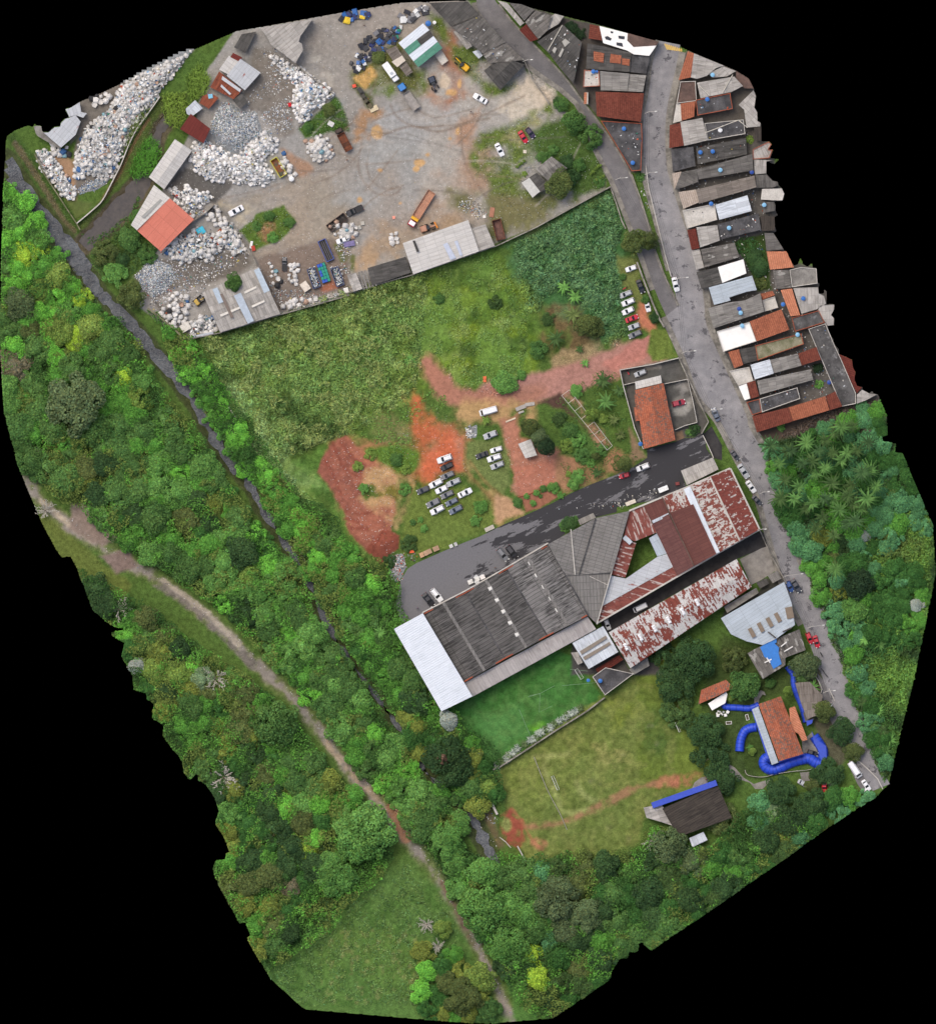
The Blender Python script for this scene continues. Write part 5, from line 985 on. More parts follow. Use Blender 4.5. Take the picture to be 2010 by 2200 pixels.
bark = plain('bark', (104,92,78), .9); LEAF_RS = np.random.RandomState(11)
def quads(C, Nn, size, asp, rs):
 """leaf quads: centres, normals, sizes"""
 n = len(C); r = rs.normal(size=(n, 3)); T = np.cross(Nn, r); T /= np.linalg.norm(T, axis=1)[:, None]+1e-9; Bt = np.cross(Nn, T)
 a = (size*asp)[:, None]; b = size[:, None]
 V = np.stack([C-T*a, C+Bt*b*.55-T*a*.1, C+T*a, C-Bt*b*.55-T*a*.1], 1).reshape(-1, 3); F = np.arange(n*4).reshape(n, 4); return V, F
def crown_mesh(name, seed, n_cl=22, n_leaf=3600, hgt=.75, leaf=.075, spread=.62, clr=(.24,.4), up=.7):
 rs = np.random.RandomState(seed); cs = []
 for i in range(n_cl):
  a = rs.rand()*6.283; d = math.sqrt(rs.rand())*spread*(1+.25*rs.rand()) if i else 0; r = rs.uniform(*clr)
  cs.append((d*math.cos(a), d*math.sin(a), hgt*(1-.75*d*d)+rs.uniform(-.1,.08), r))
 cs = np.array(cs); wgt = cs[:, 3]**2; k = rs.choice(len(cs), n_leaf, p=wgt/wgt.sum())
 D = rs.normal(size=(n_leaf, 3)); D[:, 2] = np.abs(D[:, 2])*1.0-.25; D /= np.linalg.norm(D, axis=1)[:, None]
 rad = cs[k, 3]*(1-.22*rs.rand(n_leaf)**2)*(1+.12*rs.normal(size=n_leaf)*.5); C = cs[k, :3]+D*rad[:, None]*np.array([1,1,.8]);
 Nn = D*.8+rs.normal(size=(n_leaf, 3))*.45; Nn[:, 2] += up; Nn /= np.linalg.norm(Nn, axis=1)[:, None]
 sz = leaf*rs.uniform(.6, 1.25, n_leaf); V, F = quads(C, Nn, sz, .75, rs); V[:, 2] = np.maximum(V[:, 2], .12)
 tone = rs.uniform(.62, 1.42, n_leaf)*rs.uniform(.84, 1.16, len(cs))[k]; hue = rs.normal(size=n_leaf)*.08
 T = np.stack([tone*(1+hue), tone, tone*(1-hue)], 1)
 return npmesh(name, V, F, M['leaf_mid'] if 'leaf_mid' in M else LT['mid'][0], fcol=T)
def bare_mesh(name, seed, n=26):
 rr = random.Random(seed); mb = MB()
 for i in range(n):
  a = rr.uniform(0, 6.28); L = rr.uniform(.35, 1.0); pts = [(0,0,.35)]; x, y, z = 0, 0, .35
  for k in range(5):
   a += rr.uniform(-.35, .35); x += math.cos(a)*L/5; y += math.sin(a)*L/5; z += rr.uniform(.02, .12); pts.append((x, y, z))
   if k > 0:
    b = a+rr.choice([-1,1])*rr.uniform(.5,1); mb.cyl((x,y,z), (x+math.cos(b)*L*.22, y+math.sin(b)*L*.22, z+.05), .03, .012, 4)
    b = a-rr.uniform(.4,1); mb.cyl((x,y,z), (x+math.cos(b)*L*.16, y+math.sin(b)*L*.16, z+.07), .026, .01, 4)
  mb.tube(pts, .032, 5, rfun=lambda i: 1-.14*i)
 return mb.mesh(name, LT['bare'][0])
CR = [crown_mesh('crown', s, rs_, n, h, lf, sp, cl) for s, rs_, n, h, lf, sp, cl in ((1,26,4600,.8,.066,.68,(.2,.36)),(2,34,5200,.75,.06,.74,(.16,.3)),(3,22,4600,.9,.066,.62,(.24,.4)),(4,40,5600,.7,.058,.8,(.12,.28)),(5,28,5000,.85,.062,.7,(.18,.36)))]
CRB = [crown_mesh('crown', s, nc, 7500, .8, .048, .68, (.13,.28)) for s, nc in ((21,46),(22,60),(23,38))]
CRF = [crown_mesh('crown', s, nc, 5000, .9, .05, .5, (.3,.5), up=.9) for s, nc in ((31,7),(32,9))]      # smooth round
BARE = [bare_mesh('branches', s) for s in (41, 42)]
def trunk_mesh():
 mb = MB(); mb.cyl((0,0,-.1), (.02,.01,.62), .045, .028, 7)
 for i in range(5):
  a = i*1.3; mb.cyl((.02,.01,.4+.04*i), (.02+.4*math.cos(a), .01+.4*math.sin(a), .62+.03*i), .02, .008, 5)
 return mb.mesh('trunk', bark)
TR = trunk_mesh(); TREES = []
def clip_mesh(me, M4):
 """a copy of the crown without the leaves that would stand outside the surveyed outline"""
 n = len(me.vertices); V = np.empty(n*3, np.float32); me.vertices.foreach_get('co', V); V = V.reshape(-1, 3); F = np.arange(n).reshape(-1, 4)
 Cn = V[F].mean(1); A = np.array(M4); Wp = Cn @ A[:3, :3].T + A[:3, 3]; ok = sdf(OUT, Wp[:, 0], Wp[:, 1]) > -.15
 a = np.empty(len(F)*4, np.float32); me.attributes['tint'].data.foreach_get('color', a); a = a.reshape(-1, 4)[ok, :3]
 V2 = V.reshape(-1, 4, 3)[ok].reshape(-1, 3); return npmesh('crown', V2, np.arange(len(V2)).reshape(-1, 4), me.materials[0], fcol=a)
from mathutils import Matrix, Euler
def tree(x, y, r, tone, zone, mesh=None, h=None, label=None, name='tree', cat='tree', group=None):
 """crown radius r metres"""
 me = mesh or random.choice(CRB if r > 6.2 else CR); h = h or r*random.uniform(.85, 1.2); rz = rnd(0, 6.28)
 root = empty(name, (x, y, float(gz(x, y))), rz); root.scale = (r, r, h)
 edge = sdf(OUT, np.array([x]), np.array([y]))[0]
 if me not in BARE and edge < r*1.15: me = clip_mesh(me, Matrix.LocRotScale(root.location, Euler((0,0,rz)), root.scale))
 c = link('crown' if me not in BARE else 'branches', me, root); c.material_slots[0].link = 'OBJECT'; c.material_slots[0].material = LT[tone][0] if me not in BARE else plain('branch_pale', (176,172,160), .9)
 link('trunk', TR, root); TREES.append([root, x, y, r, tone, zone, label, group]); tag(root, label or 'tree', cat, group)
 return root
random.seed(5)
HT = []      # hand placed (W px, px radius, tone, zone/label)
def ht(s, tone, label, rk=None, mesh=None, h=None):
 v = [float(a) for a in s.split(',')]; x, y = conv('W', v[0], v[1]); r = v[2]*1.0912*S; HT.append((x, y, r)); return tree(x, y, r, tone, None, mesh, h, label)
ht('152,792,70','greygreen','huge grey green tree with pale bare limbs in the west wood', h=13)
ht('40,600,36','greygreen','wide grey green tree touching the west edge'); ht('30,720,38','drab','dry brownish tree cut by the west edge') ; ht('60,655,30','olive','olive tree just north of the dry brownish one')
ht('720,1640,66','bright','largest bright green tree beside the woodland track', h=12); ht('660,1720,50','bright','bright green tree south of the largest one by the track'); ht('690,1620,40','bright','bright green tree on the north shoulder of the largest one')
ht('545,1425,50','mid','broad mid green tree hugging the track bend', h=11); ht('480,1400,36','olive','olive crowned tree west of the broad mid green one')
ht('882,1500,56','dark','broad dark tree with a dry brown spot in its crown', h=10); ht('872,1494,17','brown','dry brown crown standing out of the broad dark tree', h=12.5); ht('880,1420,28','silver','silvery white round tree at the white warehouse corner', mesh=CRF[0], h=6)
ht('958,1543,26','lime','yellow green tree at the west corner of the big field'); ht('820,1378,38','dark','dark feathery tree beside the white warehouse wall')
ht('1095,1770,50','greygreen','big grey green domed tree south of the big field', mesh=CRB[0], h=11); ht('1150,1800,42','greygreen','grey green tree leaning on the big domed one'); ht('985,1730,34','mid','mid green tree north of the grey green dome')
ht('950,1790,52','bright','bright green tree between stream and grey green dome', h=11); ht('1000,1860,46','bright','bright green tree on the southern stream bank')
ht('830,1620,44','mid','mid green tree where the track crosses the woods'); ht('880,1655,42','bright','bright green tree west of the pond like stream reach')
ht('1365,1300,48','dark','large dark crown south of the long rusty shed', h=9, mesh=CRB[1]); ht('1330,1345,44','dark','dark crown southwest of the large one below the rusty shed'); ht('1310,1295,28','dark','smaller dark tree touching the rusty shed edge')
ht('1445,1300,26','olive','olive dark tree below the workshop roof'); ht('1465,1350,34','mid','mid green tree above the blue walkway lawn'); ht('1330,1400,34','teal','dark bluish tree at the northeast corner of the big field'); ht('1388,1442,40','dark','dark tree on the lawn edge west of the blue house')
ht('1402,1490,38','dark','dark tree between the field and the curved blue walkway'); ht('1425,1532,36','dark','dark feathery tree above the garden path'); ht('1445,1340,10','lime','small lime shrub like tree beside the outbuilding',mesh=CRF[0])
ht('1535,1560,36','dark','round dark tree south of the garden path', mesh=CRB[2]); ht('1585,1310,32','greygreen','grey green street tree by the thatched roof'); ht('1550,1362,13','lime','yellow green round tree at the corner of the terracotta house', mesh=CRF[1], h=6)
ht('1620,1400,26','olive','loose olive street tree over the white car'); ht('1656,1440,30','dark','dark street tree east of the terracotta house'); ht('1602,1524,13','dark','small dark tree south of the patio'); ht('1635,1520,30','dark','dark tree beside the white van on the bend')
ht('1680,1480,22','olive','olive tree on the outer side of the bend'); ht('1600,1545,18','olive','small olive tree north of the red car under the trees')
ht('1565,1410,12','deep','tiny dark tree touching the terracotta house east side', mesh=CRF[0]); ht('1480,1480,10','lime','small lime bush tree by the curved walkway', mesh=CRF[1])
ht('1320,1665,40','greygreen','pale twiggy grey green tree at the barn corner', h=9); ht('1365,1700,34','greygreen','grey green tree south of the barn'); ht('1418,1612,34','olive','olive tree leaning over the dark barn roof'); ht('1285,1655,22','bare','bare grey branches in front of the barn', mesh=BARE[0])
ht('1100,362,32','olive','olive tree over the farmhouse roof', h=6); ht('1250,480,30','olive','olive tree arching over the lane', h=8); ht('1278,472,20','olive','smaller olive crown overhanging the lane edge', h=8)
ht('1045,838,28','olive','olive round tree on the soil bank east of the white car', mesh=CRF[0], h=7); ht('1062,862,24','greygreen','grey green middle tree of the cluster over the white hut', mesh=CRF[1], h=7.5); ht('1072,882,28','deep','very dark tree covering the white hut', mesh=CRF[0], h=8)
ht('1224,912,24','olive','round olive topiary like tree above the red car', mesh=CRF[1], h=6); ht('1173,900,12','olive','small olive tree in the vegetable garden', mesh=CRF[0], h=3.5)
ht('460,556,20','mid','dark conifer like tree overlapping the striped shed', h=8, mesh=CR[2]); ht('1155,640,26','olive','olive tree at the edge of the dense weeds', h=5); ht('1165,815,14','lime','yellowish small tree beside the banana clump', h=4)
ht('1060,690,20','mid','grey green bush tree on the meadow south edge', h=3)
for a, b, c, t, l in ((210,498,26,'olive','olive tree at the mouth of the muddy channel'),(255,470,26,'mid','mid green tree below the salmon roof'),(225,540,28,'bright','bright green tree on the east bank below the channel mouth'),(262,582,30,'olive','olive tree beside the loose plastic heap'),(275,430,18,'mid','small tree between channel and salmon roof'),(290,500,20,'mid','leafy tree south of the salmon roof corner'),(240,510,16,'dark','dark small tree in the channel mouth thicket')): ht('%d,%d,%d'%(a,b,c), t, l)
ht('1515,1345,12','mid','small garden tree north of the entrance ramp'); ht('1225,545,8','mid','bush at the head of the parked white car'); ht('1270,590,10','mid','bush beside the dark car by the retaining wall', h=2); ht('1288,625,13','dark','dark bush at the south end of the retaining wall', h=2.5)
ht('235,1200,26','bare','bare white branched tree north of the woodland track', mesh=BARE[1]) ; ht('425,1335,28','bare','bare grey tree south of the track', mesh=BARE[0]); ht('440,1530,34','bare','large bare grey tree on the west rim', mesh=BARE[1]); ht('90,1005,22','bare','bare pale tree by the start of the track', mesh=BARE[0]); ht('80,895,16','bare','bare pale branches on the west edge', mesh=BARE[1])
ht('572,1745,24','drab','greyish brown dry crown at the clearing edge'); ht('840,1820,18','bare','bare shrub west of the track, northern', mesh=BARE[0]); ht('862,1862,16','bare','bare shrub west of the track, southern', mesh=BARE[1]); ht('270,1310,20','silver','silvery small tree near the west rim')
ht('910,1960,46','olive','wide olive willow like tree at the south rim', h=8); ht('945,1925,34','lime','lime olive tree above the willow like one'); ht('870,1830,20','lime','lime tree by the track in the clearing'); ht('880,1935,26','olive','olive tree west of the willow like one')
ht('1130,240,26','mid','light green frond tree at the lane, upper', h=6); ht('1165,270,24','mid','light green frond tree leaning over the lane', h=6); ht('1105,205,16','mid','small tree at the gravel entrance'); ht('1100,330,16','dark','dark bush northeast of the farmhouse', h=3); ht('1075,312,14','mid','green bush north of the farmhouse', h=3); ht('1140,325,14','mid','small bush by the lane wall', h=3); ht('1125,350,18','dark','dark bush east of the farmhouse', h=3.4)
ht('1585,1745,14','olive','a') if False else None
ht('1660,1065,24','dark','dark tree hanging over the street at the jungle edge'); ht('1690,1150,34','deep','very dark tree beside the lower street') ; ht('1640,1100,20','olive','olive tree at the road edge opposite the rusty factory'); ht('1700,1058,18','silver','pale silvery tree in the eastern jungle', mesh=CRF[0]); ht('1805,1190,20','silver','pale silvery tree at the southeast rim', mesh=CRF[1])
ht('1635,1180,16','lime','lime tree on the jungle side of the lower street'); ht('1680,1200,30','bright','bright green bushy tree in the lower jungle')
# woods
def pick(zone, u):
 tab = dict(A=(('bright',.24),('mid',.44),('dark',.14),('olive',.12),('lime',.06)), A1=(('bright',.5),('lime',.16),('mid',.34)), Bz=(('mid',.36),('olive',.2),('dark',.2),('bright',.12),('greygreen',.1),('lime',.02)), C=(('mid',.42),('bright',.36),('dark',.18),('lime',.04)),
  E=(('mid',.3),('dark',.3),('teal',.2),('greygreen',.12),('olive',.08)), G=(('dark',.38),('teal',.2),('mid',.26),('olive',.1),('deep',.1)))[zone]
 for t, w_ in tab:
  if u < w_: return t
  u -= w_
 return tab[0][0]
ZT = [('A1', p('W','-5,345 50,400 110,500 190,610 270,690 300,760 250,800 180,700 100,640 0,560'), (3.4,5.0), 'in the northwest corner wood'),
   ('A', p('W','0,560 100,640 180,700 250,800 330,830 400,905 455,980 420,1060 330,1130 240,1060 150,960 60,930 20,880 0,760'), (3.8,5.8), 'between the northern track and the stream'),
   ('C', p('W','455,980 510,1065 545,1100 580,1150 605,1230 665,1310 720,1390 700,1470 640,1400 570,1320 490,1240 420,1180 340,1130 420,1060'), (4.0,6.0), 'on the west bank along the middle stream'),
   ('C', p('W','560,1370 640,1380 780,1470 830,1560 800,1600 760,1560 700,1500'), (3.8,5.2), 'on the grassy strip between track and stream') ,
   ('Bz', p('W','150,1140 200,1150 280,1210 360,1280 430,1320 500,1370 560,1400 520,1500 400,1500 330,1400 260,1300 210,1200'), (3.8,5.4), 'in the west rim wood, northern half'),
   ('Bz', p('W','400,1500 520,1500 600,1480 650,1540 700,1570 640,1600 600,1800 540,1880 480,1880 440,1750 430,1620'), (3.8,5.6), 'in the west rim wood, southern half'),
   ('C', p('W','330,650 395,705 440,800 510,900 570,980 640,1070 620,1110 560,1040 500,950 445,870 400,790 350,720'), (2.6,3.8), 'on the east bank beside the meadow'),
   ('A', p('W','600,1040 690,1090 750,1160 770,1210 830,1330 800,1400 740,1340 700,1260 660,1190 610,1120'), (3.2,4.8), 'on the east bank beside the white warehouse'),
   ('Bz', p('W','800,1400 860,1400 960,1500 980,1560 930,1600 870,1570 800,1450'), (3.2,4.6), 'at the corner of the playing fields'),
   ('C', p('W','780,1590 850,1580 920,1620 960,1700 1040,1720 1060,1830 1060,1930 1000,1900 930,1820 880,1720 820,1650'), (4.0,6.0), 'by the southern stream and track'),
   ('E', p('W','1040,1700 1260,1690 1300,1650 1400,1690 1560,1600 1600,1640 1420,1780 1250,1880 1180,1930 1090,1980 1070,1880'), (3.8,5.8), 'in the southeast wood'),
   ('E', p('W','1480,1560 1560,1600 1640,1560 1720,1575 1500,1720'), (3.4,4.8), 'around the cars parked at the southern bend'),
   ('G', p('W','1510,880 1560,900 1640,820 1740,790 1745,880 1775,900 1838,1040 1770,1050 1700,1120 1650,1240 1600,1150 1560,1060 1530,960'), (2.8,4.4), 'in the eastern jungle, upper part'),
   ('G', p('W','1640,1180 1720,1110 1800,1130 1830,1200 1800,1260 1700,1260 1690,1300 1740,1440 1745,1530 1710,1450 1670,1330'), (2.8,4.4), 'in the eastern jungle, lower part'),
   ('Bz', p('W','820,1880 870,1850 960,1960 990,2010 830,1995'), (3.0,4.6), 'at the south rim beside the clearing')]
POND = conv('W', 951, 1650); placed = list(HT); NO = [p('t10','800,160 1130,160 1130,760 800,760')]
def blocked(x, y, r):
 if sdf(OUT, np.array([x]), np.array([y]))[0] < r*.15: return True
 for L in (STREAM, CHANNEL): pass
 if pdist(SL, np.array([x]), np.array([y]))[0] < (.9+r*.28 if y > 60 else .4+r*.12): return True
 if math.hypot(x-POND[0], y-POND[1]) < 5.5+r*.7: return True
 if pdist(PATH, np.array([x]), np.array([y]))[0] < 1.6+r*.72: return True
 return False
SL = [conv('W', a, b) for a, b, c in STREAM]
zone_count = {}
for zi, (zk, poly, (r0, r1), zlab) in enumerate(ZT):
 P_ = np.array(poly); x0, y0 = P_.min(0); x1, y1 = P_.max(0); tries = int((x1-x0)*(y1-y0)*.9)
 for _ in range(tries):
  x, y = rnd(x0, x1), rnd(y0, y1); r = rnd(r0, r1)
  if not inside(poly, x, y): continue
  if any((x-a)**2+(y-b)**2 < ((r+c)*.5)**2 for a, b, c in placed) or blocked(x, y, r): continue
  u = float(fbm(np.array([x]), np.array([y]), 16, 2, 20)[0]); u = min(.999, max(0, (u-.25)*2*.55+random.random()*.45))
  placed.append((x, y, r)); tree(x, y, r, pick(zk, u), zlab)
ORD = ['northernmost','second','third','fourth','fifth','sixth','seventh','eighth','ninth','tenth','eleventh','twelfth','thirteenth','fourteenth','fifteenth','sixteenth','seventeenth','eighteenth','nineteenth','twentieth']+['%dth'%i for i in range(21, 80)]
big = sorted([T for T in TREES if T[5]], key=lambda T: -T[3]); keep = 292-len([T for T in TREES if not T[5]]); rest = big[keep:]
WV = []; WC = []
for T in rest:          # the smallest woodland crowns are one mass
 root = T[0]; c = [k for k in root.children if k.name.startswith('crown')][0]; me = c.data; n = len(me.vertices); V = np.empty(n*3, np.float32); me.vertices.foreach_get('co', V); V = V.reshape(-1, 3)
 A = np.array(Matrix.LocRotScale(root.location, root.rotation_euler, root.scale)); WV.append(V @ A[:3, :3].T + A[:3, 3]); a = np.empty(n, np.float32); me.attributes['tint'].data.foreach_get('color', a); a = a.reshape(-1, 4)[:, :3]
 k = {'bright':(106,172,66),'mid':(86,140,58),'dark':(60,100,48),'olive':(116,130,60),'lime':(150,184,62),'greygreen':(118,142,102),'teal':(84,134,86),'deep':(44,74,40),'brown':(164,120,94)}.get(T[4], (86,140,58)); WC.append(a*np.array(lin(k))*random.uniform(.88, 1.14))
 TREES.remove(T); delete_tree(root)
if WV: WV = np.concatenate(WV); tag(link('woodland_canopy', npmesh('woodland_canopy', WV, np.arange(len(WV)).reshape(-1, 4), M['weed_leaf'] if 'weed_leaf' in M else tintmat('weed_leaf', .85, .12, .7, 3, obj=False, spec=.1), fcol=np.concatenate(WC))), 'remaining small crowns filling the gaps of the woods', 'woodland', kind='stuff')
groups = {}
for T in TREES:
 if T[5]: groups.setdefault((T[5], T[4]), []).append(T)
for (zl, tn), L in groups.items():
 L.sort(key=lambda T: -T[2])
 for i, T in enumerate(L):
  T[0]['label'] = ((ORD[i]+' '+LT[tn][1]+' tree from the north ' if i else 'northernmost '+LT[tn][1]+' tree ')+zl) if len(L) > 1 else 'only '+LT[tn][1]+' tree '+zl; T[0]['group'] = 'trees '+zl
print('TREES', len(TREES))

# --- palms and banana plants
def frond_mesh(name, n, L, wd, droop, seed, lift=.5, seg=5):
 rr = random.Random(seed); V = []; F = []; T = []
 for i in range(n):
  a = 6.283*i/n+rr.uniform(-.25,.25); l = L*rr.uniform(.75,1.1); tone = rr.uniform(.75,1.3); li = lift*rr.uniform(.6,1.3); b = len(V)
  for k in range(seg+1):
   t = k/seg; d = l*t; z = li*math.sin(t*2.2)*.9-droop*t*t; ww = wd*math.sin(min(1, t*1.25+.12)*math.pi*.9)*.5+.02; aa = a+.12*t*rr.uniform(.5,1.5)
   cx, cy = d*math.cos(aa), d*math.sin(aa); nx_, ny_ = -math.sin(aa), math.cos(aa)
   V += [(cx-nx_*ww, cy-ny_*ww, z-.12*ww), (cx, cy, z+.1*wd), (cx+nx_*ww, cy+ny_*ww, z-.12*ww)]
   if k: j = b+3*(k-1); F += [(j, j+3, j+4, j+1), (j+1, j+4, j+5, j+2)]; T += [(tone*1.2,)*3, (tone*.85,)*3]
 return npmesh(name, V, F, LT['mid'][0], fcol=np.array(T))
BAN = [frond_mesh('fronds', 11, 2.7, .75, .9, s, .9) for s in (51, 52)]; PALM = [frond_mesh('fronds', 16, 3.4, .5, 1.6, s, 1.0, 6) for s in (53, 54)]; TUFT = frond_mesh('fronds', 26, 1.2, .16, .5, 55, .7, 3)
stem = MB().cyl((0,0,0), (.05,0,1), .14, .1, 8).mesh('stem', plain('stem_green', (112,120,70)))
def palm(x, y, me, tone, h, s, lab, nm, cat, grp=None):
 root = empty(nm, (x, y, float(gz(x, y))), rnd(0, 6.28)); root.scale = (s, s, s)
 c = link('fronds', me, root, (0,0,h)); c.material_slots[0].link = 'OBJECT'; c.material_slots[0].material = LT[tone][0]; st_ = link('stem', stem, root); st_.scale = (1,1,h)
 return tag(root, lab, cat, grp)
for i, (t, x, y, tone, s, lab) in enumerate((('t20',1050,170,'lime',1.0,'yellow green banana plant alone in the tall weeds'),('t20',1095,240,'lime',.75,'smaller yellow banana plant touching the one in the tall weeds'),('t6',850,1565,'bright',.85,'banana plant west of the red track head'),('t6',1040,1490,'lime',.4,'tiny banana sprout at the red track head'),('t6',1270,1630,'lime',.4,'tiny banana sprout alone on the lower meadow'),
  ('t7',590,985,'bright',.95,'northernmost banana plant beside the dense weeds'),('t7',680,1060,'bright',1.0,'second banana plant beside the dense weeds'),('t7',665,1200,'olive',1.25,'largest olive banana clump beside the dense weeds'),('t7',530,1390,'teal',1.2,'bluish green banana clump south of the olive one'),('t7',715,1475,'teal',.6,'small dark banana bush near the red track'),('t7',760,1585,'bright',.6,'bright banana plant on the verge of the red track'),
  ('t9',1450,380,'lime',.7,'bright banana plant beside the white van'),('t10',900,250,'teal',1.2,'northern banana clump beside the compound wall'),('t10',920,420,'mid',1.25,'large central banana clump beside the compound wall'),('t10',1030,330,'teal',.9,'eastern banana plant against the compound wall'),('t10',990,560,'olive',.8,'dry banana clump beside the small olive tree'),('t10',1040,680,'olive',.8,'southern banana clump in the vegetable garden'),('t10',850,980,'teal',.8,'low palm bush near the red car'))):
 a, b = conv(t, x, y); palm(a, b, BAN[i % 2], tone, 1.2+.8*s, s, lab, 'banana_plant', 'banana plant', 'banana plants')
jp = 't11|700,620 850,560 950,620 1080,480 1130,430 1210,430 1130,700 1290,800 680,850 790,910 1050,880 930,800 1000,1000 1180,980 1290,1080 980,1150 1110,1090 1170,1200 1070,1290 1080,1560 1250,620 900,1040 570,580 1060,640 760,1000 1230,1040 640,720 730,620 900,700 1000,760 1200,900 1350,780 1340,560 1000,540 1330,1000 850,1080 1060,1000 1240,1180 930,1240 1170,640 650,1000 1400,900 820,720'.split('|')[1]
for i, q in enumerate(p('t11', jp)): palm(q[0], q[1], PALM[i % 2] if i % 3 else BAN[0], ['teal','mid','dark','teal','mid'][i % 5], 7.6+(i*7 % 5)*.8, [1.05,1.2,.95][i % 3], ('%s palm like plant in the eastern jungle counted from the north' % ORD[i] if 0 else '%s feathery palm' % ['tall','broad','slim'][i % 3]), 'palm', 'palm', 'palms in the eastern jungle')
PJ = sorted([o for o in COL.objects if o.get('group') == 'palms in the eastern jungle'], key=lambda o: -o.location.y)
for i, o in enumerate(PJ): o['label'] = (ORD[i]+' palm from the north in the eastern jungle') if i else 'northernmost palm in the eastern jungle'
for i, q in enumerate(p('t14', '1480,960 1600,1020 1560,1120 1640,1180 1700,1250 1660,1330 1600,1290 1500,460 1620,500 1000,760 1080,830')): palm(q[0], q[1], PALM[i % 2], ['teal','bright','mid'][i % 3], 3.2, .85, ['first','second','third','fourth','fifth','sixth','seventh','northwest','northeast','western street side','eastern street side'][i]+(' palm from the north on the outer side of the bend' if i < 7 else (' palm above the red car on the jungle side' if i < 9 else ' palm beside the thatched roof')), 'palm', 'palm', 'palms around the street bend')
for i, q in enumerate(p('t12', '60,770 230,1040 270,1090 330,1130 300,1170 210,1020')): palm(q[0], q[1], BAN[i % 2], ['bright','mid'][i % 2], 4, .9, (ORD[i] if i else 'northernmost')+' banana plant beside the white warehouse wall', 'banana_plant', 'banana plant', 'banana plants')

